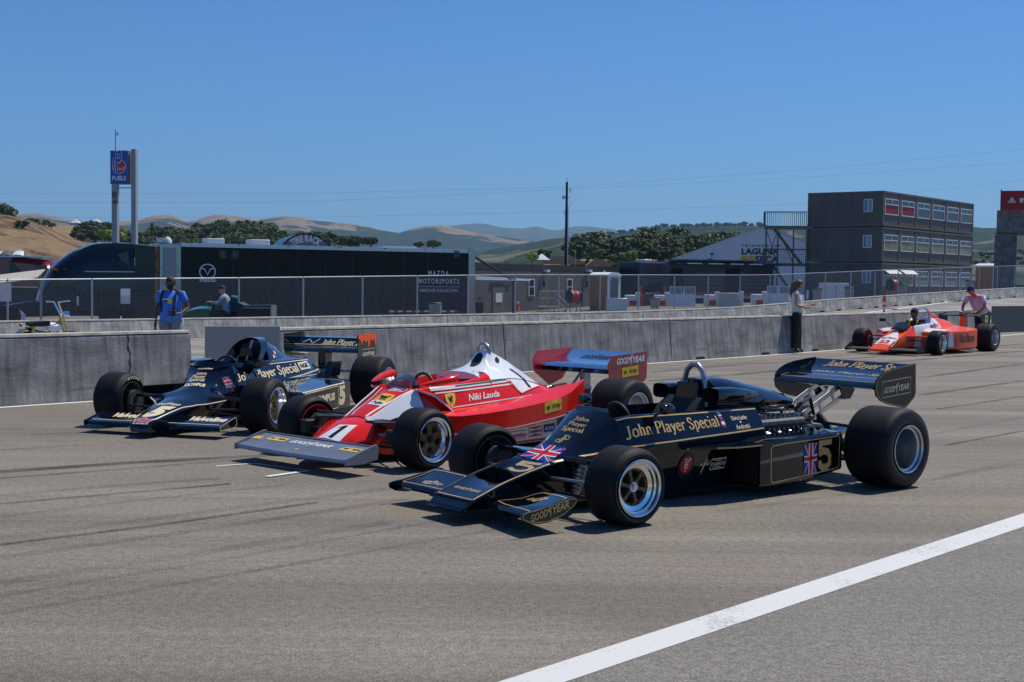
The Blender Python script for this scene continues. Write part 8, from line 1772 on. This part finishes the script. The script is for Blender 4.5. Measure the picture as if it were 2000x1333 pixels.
# ---- small motorcycle between the walls
def minibike():
 Y=20.8;p0=at(92,650,Y);zg=.05;o=thing('mini_motorcycle','small motorcycle with black seat, white tank and chrome handlebars behind the left wall','motorcycle',(p0.x,Y,zg),math.radians(38));o.scale=(1.15,1.15,1.12);k=Y/CAM_F;f=lambda px,py,y=0:((px-92)*k,y,at(92,py,Y).z-zg)
 for x in(-.26,.32):
  w_=MB();w_.lathe([(-.045,.17),(-.05,.21),(-.03,.245),(0,.25),(.03,.245),(.05,.21),(.045,.17)],'y',(x,0,.26),28,closed=True);t_=w_.build('wheel',M['tyre'],o);r_=MB();r_.lathe([(-.03,.16),(.03,.16),(.03,.04),(-.03,.04)],'y',(x,0,.26),20,closed=True);r_.build('rim',M['chrome'],t_)
 MB().loft([(-.27,[(0,.585),(.08,.585),(.085,.63),(0,.65)]),(-.10,[(0,.575),(.09,.575),(.095,.65),(0,.665)]),(.02,[(0,.59),(.07,.59),(.08,.655),(0,.66)])],2).build('seat',M['seat'],o)
 MB().loft([(.0,[(0,.52),(.06,.52),(.07,.60),(0,.63)]),(.10,[(0,.50),(.07,.50),(.085,.58),(0,.63)]),(.20,[(0,.54),(.03,.54),(.04,.58),(0,.60)])],2).build('fuel_tank',M['white_paint'],o)
 for y in(-.07,.07):
  arm(o,'fork',[(.33,y,.26),(.20,y,.72)],.016,'brass');arm(o,'shock',[(-.26,y,.30),(-.20,y,.58)],.022,'brass')
 h=MB();h.tube([(.20,0,.72),(.19,-.05,.78),(.13,-.09,.93),(.22,-.28,.95)],.012,8);h.tube([(.20,0,.72),(.19,.05,.78),(.13,.09,.93),(.08,.26,.93)],.012,8);h.build('handlebar',M['chrome'],o)
 MB().lathe([(-.02,.0),(0,.03),(.02,.028),(.02,0)],'x',(-.37,0,.60),12).build('tail_lamp',M['decal_red'],o);MB().lathe([(-.04,.0),(-.02,.05),(.04,.06),(.05,0)],'x',(.26,0,.74),14).build('headlamp',M['chrome'],o)
 MB().box((.02,0,.36),(.20,.14,.18)).build('engine',M['cast'],o,bevel=.02)
 fd=MB();fd.tube([(-.26+.28*math.cos(a),0,.26+.28*math.sin(a))for a in[math.radians(x)for x in range(40,175,15)]],.05,6,flat=.3);fd.build('mudguard',M['chrome'],o)
 ex=MB();ex.tube([(.05,-.10,.32),(-.15,-.11,.34),(-.42,-.11,.38)],.025,8);ex.build('exhaust',M['chrome'],o)
 fr=MB();fr.tube([(.20,0,.68),(.02,0,.48),(-.20,0,.52),(-.30,0,.56)],.018,8);fr.tube([(.20,0,.66),(.1,0,.36),(-.26,0,.30)],.018,8);fr.build('frame',M['brass'],o)
 MB().bx(-.37,-.35,-.06,.06,.45,.55).build('number_plate',M['yellow'],o,smooth=0)
minibike()
# ---- scooter with green front and the towed box behind the pit wall
def scooter():
 Y=36.0;p0=at(420,620,Y);zg=-.2;k=Y/CAM_F;Z=lambda py:at(420,py,Y).z-zg;X=lambda px:(px-420)*k
 o=thing('motor_scooter','dark scooter with green bodywork, ridden past behind the pit wall','scooter',(p0.x,Y,zg))
 MB().loft([(X(360),[(0,Z(616)),(.10,Z(616)),(.12,Z(612)),(0,Z(611))]),(X(372),[(0,Z(620)),(.22,Z(620)),(.25,Z(608)),(0,Z(604))]),(X(390),[(0,Z(622)),(.26,Z(622)),(.28,Z(604)),(0,Z(599))]),(X(405),[(0,Z(622)),(.26,Z(622)),(.28,Z(604)),(0,Z(598.5))]),(X(418),[(0,Z(622)),(.2,Z(622)),(.22,Z(608)),(0,Z(602))])],3).build('fairing',P('scooter_green',(.004,.10,.055),.15,0,.6),o,smooth=50)
 MB().lathe([(-.02,0),(0,.05),(.03,.05),(.03,0)],'y',(X(383),-.24,Z(616)),14).build('headlamp',M['plastic_white'],o)
 MB().loft([(X(412),[(0,.3),(.2,.3),(.24,Z(610)),(0,Z(604))]),(X(432),[(0,.3),(.2,.3),(.2,Z(616)),(0,Z(612))])],2).build('rear_cowl',M['matt_black'],o)
 sm=MB();sm.tube([(X(425),0,.45),(X(417),0,Z(600)),(X(420),-.05,Z(591)),(X(423),-.26,Z(589))],.03,8);sm.tube([(X(417),0,Z(600)),(X(420),.25,Z(590))],.022,8);sm.build('handlebar',M['matt_black'],o)
 MB().loft([(X(435),[(0,.35),(.14,.35),(.15,Z(612)),(0,Z(609))]),(X(470),[(0,.35),(.15,.35),(.16,Z(613)),(0,Z(610))])],2).build('seat',M['seat'],o)
 MB().box((X(445),0,.36),(.9,.3,.25)).build('body',M['matt_black'],o,bevel=.05)
 for px in(372,405,462):w_=MB();w_.lathe([(-.07,.1),(-.07,.22),(0,.25),(.07,.22),(.07,.1)],'y',(X(px),0,.25),20,closed=True);w_.build('wheel',M['tyre'],o)
 o2=thing('cart','low dark box cart behind the rider, seen over the pit wall','cart',(p0.x,Y,zg))
 MB().prism([(X(470),Z(589)),(X(478),Z(593)),(X(484),Z(596)),(X(535),Z(594.5)),(X(535),Z(622)),(X(466),Z(622))],'y',-.35,.35).build('box',P('cart_grey',(.018,.019,.021),.5,var=.2),o2,smooth=0,bevel=.02)
 MB().bx(X(480),X(535),-.37,-.351,Z(601),Z(599.5)).build('rail',M['steel'],o2,smooth=0);MB().bx(X(533),X(535.5),-.37,.37,Z(622),Z(596)).build('tailgate',M['steel'],o2,smooth=0)
 for px in(490,520):w_=MB();w_.lathe([(-.3,.1),(-.3,.2),(-.2,.2),(-.2,.1)],'y',(X(px),0,.2),18,closed=True);w_.build('wheel',M['tyre'],o2)
scooter()
# =================================================================== PEOPLE
def skin_m(n,c):return P(n,c,.55,var=.08,scale=14)
M['skin_fair']=skin_m('skin_fair',(.50,.26,.18));M['skin_dark']=skin_m('skin_dark',(.11,.055,.035));M['skin_red']=skin_m('skin_red',(.50,.15,.11))
M['hair_brown']=P('hair_brown',(.10,.05,.025),.6,var=.35,scale=30,stretch=(1,1,.2));M['hair_black']=P('hair_black',(.012,.010,.009),.7,var=.2)
def cloth(n,c):return P(n,c,.85,var=.12,scale=7,bump=.3,bscale=16)
def skel(pts,edges,name=None,mat=None,parent=None,sub=2,ret=False):
 """pts: {name: (x,y,z,r)}; grows one continuous surface round the joints"""
 names=list(pts);me=bpy.data.meshes.new('skel');me.from_pydata([pts[n][:3]for n in names],[(names.index(a),names.index(b))for a,b in edges],[])
 o=bpy.data.objects.new('skel',me);COL.objects.link(o);md=o.modifiers.new('skin','SKIN');md.use_smooth_shade=True;md.branch_smoothing=.4
 if not me.skin_vertices:
  import bmesh;bm=bmesh.new();bm.from_mesh(me);bm.verts.layers.skin.verify();bm.to_mesh(me);bm.free()
 for i,n in enumerate(names):
  r=pts[n][3];v=me.skin_vertices[0].data[i];v.radius=r if isinstance(r,tuple)else(r,r);v.use_root=(i==0)
 s2=o.modifiers.new('sub','SUBSURF');s2.levels=s2.render_levels=sub
 bpy.context.view_layer.update()
 m2=bpy.data.meshes.new_from_object(o.evaluated_get(bpy.context.evaluated_depsgraph_get()));bpy.data.objects.remove(o)
 vs=[tuple(v.co)for v in m2.vertices];fs=[tuple(p.vertices)for p in m2.polygons];bpy.data.meshes.remove(m2)
 mb=MB();mb.v=vs;mb.f=fs
 if ret:return mb
 return mb.build(name,mat,parent,smooth=180)
def head_mesh(mb,c,yaw,pitch,s=1.0):
 """skull with jaw, nose, ears; face towards +x before turning"""
 R=Matrix.Translation(c)@Matrix.Rotation(yaw,4,'Z')@Matrix.Rotation(pitch,4,'Y');nu,nv=20,16;b=len(mb.v)
 for j in range(nv+1):
  th=PI*j/nv
  for i in range(nu):
   ph=2*PI*i/nu;x=.095*math.sin(th)*math.cos(ph);y=.074*math.sin(th)*math.sin(ph);z=.118*math.cos(th)
   if z<-.02:k=(-.02-z)/.1;x=x*(1-.25*k)+.018*k;y*=1-.35*k
   f=max(0,math.cos(ph))*math.sin(th)
   if f>.93 and-.035<z<.02:x+=.022*(1-abs(z+.012)/.035)
   if f>.80 and .012<z<.035:x-=.006
   if abs(abs(math.sin(ph))-1)<.06 and abs(z)<.03:y*=1.14
   mb.v.append(tuple(R@Vector((x*s,y*s,z*s))))
 for j in range(nv):
  for i in range(nu):mb.f.append((b+j*nu+i,b+j*nu+(i+1)%nu,b+(j+1)*nu+(i+1)%nu,b+(j+1)*nu+i))
 return R
def hand_pts(J,E_,w,palm,tip,side,tag_):
 """palm and five bent fingers from wrist w"""
 w=Vector(w);palm=Vector(palm);tip=Vector(tip);d=(palm-w).normalized();d2=(tip-palm).normalized();a=d.cross(Vector((0,0,1)));a=a.normalized()if a.length>.1 else Vector((0,1,0))
 if abs(d.z)>.8:a=Vector((1,0,0))
 J[tag_+'palm']=(*palm,.030);E_.append((tag_+'wr',tag_+'palm'))
 for i in range(4):
  o_=a*(.027-.018*i);k=(.9,1.05,1.0,.8)[i]
  J[f'{tag_}f{i}a']=(*(palm+o_+d*.03),.010);J[f'{tag_}f{i}b']=(*(palm+o_+d*.035+d2*.045*k),.0085);J[f'{tag_}f{i}c']=(*(palm+o_+d*.03+d2*.075*k),.007)
  E_+=[(tag_+'palm',f'{tag_}f{i}a'),(f'{tag_}f{i}a',f'{tag_}f{i}b'),(f'{tag_}f{i}b',f'{tag_}f{i}c')]
 J[tag_+'t1']=(*(w.lerp(palm,.7)+a*.04),.011);J[tag_+'t2']=(*(palm+a*.05+d*.03),.009);E_+=[(tag_+'palm',tag_+'t1'),(tag_+'t1',tag_+'t2')]
def person(label,loc,rz,J,skin,shirt=None,shirt_mat=None,legs_mat=None,shoe_mat=None,hair=None,hairm=None,yaw=0,pitch=0,sleeve=.5,s=1.0,belly=1.0,hide_legs=False,short=False,cap=None,hands=True,group=None,long_sleeve=False):
 o=thing('person',label,'person',loc,rz)
 E_=[('hip','waist'),('waist','chest'),('chest','neck'),('neck','headb')]
 for t in('L','R'):
  E_+=[('chest',t+'sh'),(t+'sh',t+'el'),(t+'el',t+'wr'),('hip',t+'hp'),(t+'hp',t+'kn'),(t+'kn',t+'an'),(t+'an',t+'toe')]
 r0=dict(hip=.10,waist=.095*belly,chest=.115*belly,neck=.050,headb=.05,sh=.055,el=.040,wr=.026,hp=.085,kn=.055,an=.038,toe=.034)
 D={}
 for k_,v in J.items():
  if k_ in('head',)or 'palm' in k_ or 'tip' in k_:continue
  b=k_[1:]if k_[0]in 'LR' and k_ not in r0 else k_
  D[k_]=(*v,r0[b])
 F=dict(D);E2=list(E_)
 for t in('L','R'):
  if hands and t+'palm' in J:hand_pts(F,E2,J[t+'wr'],J[t+'palm'],J[t+'tip'],t,t)
 mb=skel(F,E2,ret=True);R=head_mesh(mb,Vector(J['head']),yaw,pitch,s);body=mb.build('body',skin,o,smooth=180)
 face=MB()
 for y in(-.032,.032):
  q=R@Vector((.090*s,y*s,.012*s));face.box(tuple(q),(.014,.024,.012),rz=yaw)
 q=R@Vector((.086*s,0,-.060*s));face.box(tuple(q),(.012,.045,.008),rz=yaw);face.build('facial_features',M['dark'],o)
 def ring(mb,c,up_,a_,b_,n=16):
  up_=Vector(up_).normalized();lat=Vector((0,1,0));fwd=lat.cross(up_).normalized();i0=len(mb.v)
  for k in range(n):
   q=2*PI*k/n;mb.v.append(tuple(Vector(c)+fwd*math.cos(q)*a_+lat*math.sin(q)*b_))
  return i0
 def rings(L,nm,mat,extra):
  mb=MB();n=16;idx=[ring(mb,*r)for r in L]
  for i in range(len(idx)-1):
   for k in range(n):mb.f.append((idx[i]+k,idx[i]+(k+1)%n,idx[i+1]+(k+1)%n,idx[i+1]+k))
  mb.f.append(tuple(idx[0]+k for k in range(n)));mb.f.append(tuple(idx[-1]+k for k in range(n)))
  for pts,rr in extra:mb.tube(pts,rr,12)
  return mb.build(nm,mat,o,smooth=180)
 V_={k:Vector(v[:3])for k,v in D.items()};hp=V_['hip'];bl=belly
 if shirt_mat:
  ax1=V_['waist']-hp;ax2=V_['chest']-V_['waist'];ax3=V_['neck']-V_['chest'];shm=(V_['Lsh']+V_['Rsh'])/2;shw=(V_['Lsh']-V_['Rsh']).length/2
  sl=[]
  for t in('L','R'):
   sh,el,wr=V_[t+'sh'],V_[t+'el'],V_[t+'wr']
   inn=sh.lerp(shm,.3)
   if sleeve>1:sl.append(([tuple(inn),tuple(sh),tuple(sh.lerp(el,.5)),tuple(el),tuple(el.lerp(wr,.9))],[.07,.075,.062,.054,.042]))
   elif sleeve>0:sl.append(([tuple(inn),tuple(sh),tuple(sh.lerp(el,sleeve*.6)),tuple(sh.lerp(el,sleeve))],[.065,.070,.062,.058]))
   else:sl.append(([tuple(inn),tuple(sh.lerp(shm,.06))],[.06,.058]))
  rings([(hp+Vector((0,0,-.03)),ax1,.135*bl,.172*bl**.6),(hp.lerp(V_['waist'],.6),ax1,.142*bl,.165*bl**.7),(V_['waist'].lerp(V_['chest'],.4),ax2,.138*bl,.165*bl**.6),(V_['chest'],ax2,.128*bl**.7,.175*bl**.4),(shm.lerp(V_['chest'],.25),ax3,.105,shw*.98),(shm.lerp(V_['neck'],.30),ax3,.078,shw*.70),(shm.lerp(V_['neck'],.75),ax3,.062,.068)],'shirt',shirt_mat,sl)
 if legs_mat:
  lg=[]
  for t in('L','R'):
   a_,k_,n_=V_[t+'hp'],V_[t+'kn'],V_[t+'an']
   if short:lg.append(([tuple(a_+Vector((0,0,.05))),tuple(a_),tuple(a_.lerp(k_,.6)),tuple(k_.lerp(n_,.05))],[.10,.115*bl**.5,.105,.105]))
   else:lg.append(([tuple(a_+Vector((0,0,.05))),tuple(a_),tuple(a_.lerp(k_,.6)),tuple(k_),tuple(k_.lerp(n_,.5)),tuple(n_+Vector((0,0,.02)))],[.09,.108*bl**.5,.092,.082,.078,.080]))
  rings([(hp.lerp(V_['waist'],.35),V_['waist']-hp,.118*bl,.150*bl**.6),(hp+Vector((0,0,-.01)),V_['waist']-hp,.128*bl**.8,.165*bl**.5),((V_['Lhp']+V_['Rhp'])/2+Vector((0,0,-.04)),(0,0,1),.11,.15)],'trousers' if not short else 'shorts',legs_mat,lg)
 if shoe_mat:
  for t in('L','R'):skel({'a':(*D[t+'an'][:3],.045),'b':(*(Vector(D[t+'an'][:3]).lerp(Vector(D[t+'toe'][:3]),.6)),.042),'c':(*D[t+'toe'][:3],.034)},[('a','b'),('b','c')],'shoe',shoe_mat,o)
 if hair:
  hm_=MB();nu,nv=20,10
  for j in range(nv+1):
   th=PI*.62*j/nv
   for i in range(nu):
    ph=2*PI*i/nu;k=1.0 if math.cos(ph)<.35 else(1 if th<.9 else .82);th2=th*(1 if math.cos(ph)<.35 else .62)
    hm_.v.append(tuple(R@Vector(((.105*math.sin(th2)*math.cos(ph)-.004)*s,.084*math.sin(th2)*math.sin(ph)*s,(.128*math.cos(th2)+.004)*s))))
  for j in range(nv):
   for i in range(nu):hm_.f.append((j*nu+i,j*nu+(i+1)%nu,(j+1)*nu+(i+1)%nu,(j+1)*nu+i))
  hm_.build('hair',hairm,o,smooth=180)
 if cap:
  cm=MB();nu=20
  for j in range(7):
   th=PI*.47*j/6
   for i in range(nu):ph=2*PI*i/nu;cm.v.append(tuple(R@Vector((.108*math.sin(th)*math.cos(ph)*s,.088*math.sin(th)*math.sin(ph)*s,(.115*math.cos(th)+.03)*s))))
  for j in range(6):
   for i in range(nu):cm.f.append((j*nu+i,j*nu+(i+1)%nu,(j+1)*nu+(i+1)%nu,(j+1)*nu+i))
  b=len(cm.v);br=[(.085,-.07,.038),(.15,-.055,.03),(.178,0,.026),(.15,.055,.03),(.085,.07,.038)]
  for p_ in br:cm.v.append(tuple(R@(Vector(p_)*s)))
  cm.f.append((b,b+1,b+2,b+3,b+4));cm.build('cap',cap,o,smooth=60)
 return o,R
wpos=gz(1556,690);wpos.y+=.05
J=dict(hip=(0,0,.90),waist=(.0,0,1.04),chest=(-.02,0,1.22),neck=(-.01,0,1.375),headb=(.02,0,1.42),head=(.035,0,1.485),Lsh=(-.02,.15,1.315),Lel=(.02,.19,1.07),Lwr=(.22,.12,1.03),Lpalm=(.29,.09,1.045),Ltip=(.35,.07,1.06),Rsh=(-.02,-.15,1.315),Rel=(-.03,-.19,1.06),Rwr=(.19,-.13,1.00),Rpalm=(.26,-.10,1.015),Rtip=(.33,-.06,1.04),Lhp=(0,.08,.85),Lkn=(.03,.09,.48),Lan=(.03,.10,.085),Ltoe=(.17,.12,.035),Rhp=(0,-.08,.85),Rkn=(-.01,-.09,.48),Ran=(-.05,-.10,.085),Rtoe=(.09,-.12,.035))
o,R=person('woman with long brown hair in white sleeveless top and black trousers, holding a phone',tuple(wpos),math.radians(-12),J,M['skin_fair'],True,cloth('white_blouse',(.62,.63,.68)),cloth('black_trousers',(.012,.014,.013)),M['matt_black'],True,M['hair_brown'],yaw=math.radians(14),sleeve=0,belly=.86)
lh=[Vector((.0,0,1.57)),Vector((-.07,0,1.51)),Vector((-.09,0,1.40)),Vector((-.11,0,1.28)),Vector((-.13,0,1.18))]
MB().tube([tuple(v)for v in lh],[.05,.08,.065,.05,.015],12).build('long_hair',M['hair_brown'],o)
ph=tag(MB().box((0,0,0),(.15,.075,.01)).build('phone',M['dark'],None,bevel=.004),'black phone held in the hands of the woman by the wall','phone');ph.location=wpos+Matrix.Rotation(math.radians(-12),3,'Z')@Vector((.36,0,1.075));ph.rotation_euler=(0,math.radians(-12),math.radians(-12))
Yb=24.6;pb=at(335,640,Yb);gb=Gxy(pb.x,Yb)
J=dict(hip=(0,0,.93),waist=(.03,0,1.07),chest=(.02,0,1.27),neck=(0,0,1.46),headb=(.02,0,1.50),head=(.04,0,1.595),Lsh=(0,.215,1.395),Lel=(-.02,.33,1.13),Lwr=(.17,.25,1.02),Lpalm=(.25,.20,1.02),Ltip=(.29,.12,1.03),Rsh=(0,-.215,1.395),Rel=(-.03,-.31,1.12),Rwr=(.02,-.31,.86),Rpalm=(.03,-.31,.78),Rtip=(.06,-.30,.68),Lhp=(0,.11,.88),Lkn=(.03,.13,.52),Lan=(0,.14,.09),Ltoe=(.17,.17,.04),Rhp=(0,-.11,.88),Rkn=(.03,-.12,.52),Ran=(0,-.13,.09),Rtoe=(.17,-.16,.04))
bs=cloth('blue_shirt',(.045,.19,.62))
o,R=person('heavy bearded man in bright blue shirt and grey shorts, standing between the walls',(pb.x,Yb,gb),math.radians(-97),J,M['skin_dark'],True,bs,cloth('grey_shorts',(.22,.22,.27)),M['matt_black'],True,M['hair_black'],yaw=math.radians(-32),pitch=.15,sleeve=.6,belly=1.42,short=True)
bd=MB();bd.lathe([(-.07,.0),(-.055,.05),(0,.070),(.03,.074)],'z',(0,0,0),14);bd.v=[tuple(R@Vector((x*.9+.028,y*.95,z-.055)))for x,y,z in bd.v];bd.build('beard',M['hair_black'],o)
for s in(-1,1):arm(o,'bag_strap',[(.20,s*.13,1.05),(.185,s*.14,1.25),(.10,s*.14,1.44),(-.08,s*.14,1.46),(-.17,s*.13,1.25)],.020,'matt_black')
pr=MB();pr.lathe([(0,0),(.012,.05)],'x',(.19,.05,1.25),20);pr.build('shirt_print',M['yellow'],o);pr=MB();pr.box((.192,-.03,1.275),(.01,.13,.045));pr.build('shirt_print',M['decal_white'],o);pr=MB();pr.box((.197,-.02,1.262),(.008,.12,.03));pr.build('shirt_print',M['decal_black'],o)
MB().lathe([(-.012,.036),(.012,.036)],'z',(.015,-.31,.90),16).build('wristband',M['decal_white'],o)
bp_=tag(MB().loft([(-.30,[(0,1.0),(.14,1.0),(.15,1.42),(0,1.46)]),(-.16,[(0,.98),(.17,.98),(.17,1.44),(0,1.48)])],1).build('backpack',M['matt_black'],None,loc=(pb.x,Yb,gb)),'black backpack on the back of the man in blue','backpack');bp_.rotation_euler=(0,0,math.radians(-97))
cm_=thing('camera','black camera held at the waist of the man in blue','camera',(pb.x,Yb,gb),math.radians(-97));MB().box((.30,.13,1.03),(.07,.14,.10)).build('camera_body',M['dark'],cm_,bevel=.01);MB().lathe([(.33,.035),(.42,.038),(.42,0)],'x',(0,.13,1.03),14).build('lens',M['glass_dark'],cm_)
Yr=36.0;pr_=at(445,620,Yr);zr_=-.2
J=dict(hip=(0,0,.72),waist=(.02,0,.86),chest=(.06,0,1.07),neck=(.11,0,1.23),headb=(.14,0,1.27),head=(.165,0,1.355),Lsh=(.08,.18,1.17),Lel=(.22,.24,.98),Lwr=(.42,.24,1.02),Lpalm=(.49,.24,1.03),Ltip=(.52,.24,.97),Rsh=(.08,-.18,1.17),Rel=(.20,-.25,.97),Rwr=(.40,-.25,1.00),Rpalm=(.47,-.25,1.01),Rtip=(.50,-.25,.95),Lhp=(.02,.10,.69),Lkn=(.42,.16,.70),Lan=(.40,.16,.30),Ltoe=(.54,.16,.25),Rhp=(.02,-.10,.69),Rkn=(.42,-.16,.70),Ran=(.40,-.16,.30),Rtoe=(.54,-.16,.25))
o,R=person('rider in navy cap and pale denim jacket on the scooter behind the pit wall',(pr_.x,Yr,zr_),math.radians(180),J,M['skin_fair'],True,cloth('denim',(.22,.30,.38)),cloth('grey_jeans',(.045,.045,.045)),M['matt_black'],None,None,yaw=0,sleeve=1.2,cap=cloth('navy_cap',(.012,.02,.05)),belly=.95)
bk_=tag(MB().loft([(-.30,[(0,.78),(.11,.78),(.13,1.14),(0,1.20)]),(-.12,[(0,.74),(.15,.74),(.15,1.18),(0,1.22)])],2).build('backpack',cloth('teal_pack',(.008,.06,.10)),None,loc=(pr_.x,Yr,zr_)),'teal backpack worn by the rider behind the pit wall','backpack');bk_.rotation_euler=(0,0,PI)
CD=CAR_D.location;thD=math.radians(226.32);dl=lambda x,y:Vector((CD.x+x*math.cos(thD)-y*math.sin(thD),CD.y+x*math.sin(thD)+y*math.cos(thD),0))
pm=dl(-4.02,.12)
J=dict(hip=(-.02,0,.90),waist=(.10,0,1.00),chest=(.26,0,1.18),neck=(.37,0,1.31),headb=(.42,0,1.345),head=(.475,0,1.40),Lsh=(.30,.20,1.25),Lel=(.36,.30,1.00),Lwr=(.50,.22,.89),Lpalm=(.57,.19,.885),Ltip=(.64,.17,.88),Rsh=(.30,-.20,1.25),Rel=(.40,-.27,1.02),Rwr=(.52,-.20,.89),Rpalm=(.59,-.18,.885),Rtip=(.66,-.16,.88),Lhp=(-.04,.10,.86),Lkn=(.0,.13,.48),Lan=(-.10,.13,.09),Ltoe=(.06,.15,.04),Rhp=(-.04,-.10,.86),Rkn=(-.06,-.12,.48),Ran=(-.22,-.12,.09),Rtoe=(-.06,-.13,.04))
o,R=person('man in pink polo shirt and blue cap, leaning on the orange car',(pm.x,pm.y,0),thD+math.radians(-8),J,M['skin_red'],True,cloth('pink_polo',(.74,.50,.62)),cloth('dark_trousers',(.012,.013,.018)),M['matt_black'],None,None,yaw=math.radians(-10),pitch=.35,sleeve=.65,cap=cloth('blue_cap',(.012,.04,.12)),belly=1.15)
arm(o,'lanyard',[(.46,-.05,1.28),(.46,0,1.05),(.46,.05,1.28)],.006,'dark')
J=dict(hip=(-.30,0,.30),waist=(-.36,0,.42),chest=(-.42,0,.58),neck=(-.40,0,.74),headb=(-.385,0,.78),head=(-.36,0,.865),Lsh=(-.40,.17,.665),Lel=(-.22,.20,.52),Lwr=(.0,.12,.55),Rsh=(-.40,-.17,.665),Rel=(-.22,-.20,.52),Rwr=(.0,-.12,.55),Lhp=(-.25,.09,.30),Lkn=(.15,.10,.36),Lan=(.45,.08,.22),Ltoe=(.52,.08,.28),Rhp=(-.25,-.09,.30),Rkn=(.15,-.10,.36),Ran=(.45,-.08,.22),Rtoe=(.52,-.08,.28))
pd_=dl(-.35,0)
o,R=person('driver in navy cap and dark suit with yellow straps, sitting in the orange car',(pd_.x,pd_.y,0),thD,J,M['skin_dark'],True,cloth('navy_suit',(.012,.014,.03)),cloth('navy_suit_legs',(.012,.014,.03)),None,None,None,sleeve=1.2,cap=cloth('navy_cap_2',(.008,.012,.03)),hands=False,pitch=.1)
for s in(-1,1):arm(o,'yellow_strap',[(-.28,s*.09,.60),(-.33,s*.10,.70),(-.42,s*.10,.74)],.022,'yellow')
pz=at(936,607,76)
J=dict(hip=(0,0,.93),waist=(0,0,1.07),chest=(0,0,1.27),neck=(0,0,1.44),headb=(.02,0,1.48),head=(.03,0,1.57),Lsh=(0,.19,1.38),Lel=(0,.23,1.12),Lwr=(.06,.22,.88),Rsh=(0,-.19,1.38),Rel=(0,-.23,1.12),Rwr=(.06,-.22,.88),Lhp=(0,.10,.88),Lkn=(0,.11,.50),Lan=(0,.11,.09),Ltoe=(.14,.12,.04),Rhp=(0,-.10,.88),Rkn=(0,-.11,.50),Ran=(0,-.11,.09),Rtoe=(.14,-.12,.04))
person('person in black, half hidden behind the pit wall right of the trailer',(pz.x,pz.y,pz.z-.95),math.radians(-60),J,M['skin_fair'],True,M['matt_black'],M['matt_black'],M['matt_black'],None,None,sleeve=1.2,cap=M['matt_black'],hands=False)
# =================================================================== HAZE
hz=MB().bx(-15000,15000,-300,14500,-12,900)
hm=bpy.data.materials.new('haze');hm.use_nodes=True;n_=hm.node_tree.nodes;n_.clear()
vo=n_.new('ShaderNodeVolumePrincipled');vo.inputs['Color'].default_value=(.48,.76,1.0,1);vo.inputs['Density'].default_value=0.9e-4;vo.inputs['Anisotropy'].default_value=.2
mo=n_.new('ShaderNodeOutputMaterial');hm.node_tree.links.new(vo.outputs[0],mo.inputs['Volume'])
ho=hz.build('haze',hm,smooth=0);tag(ho,kind='stuff')
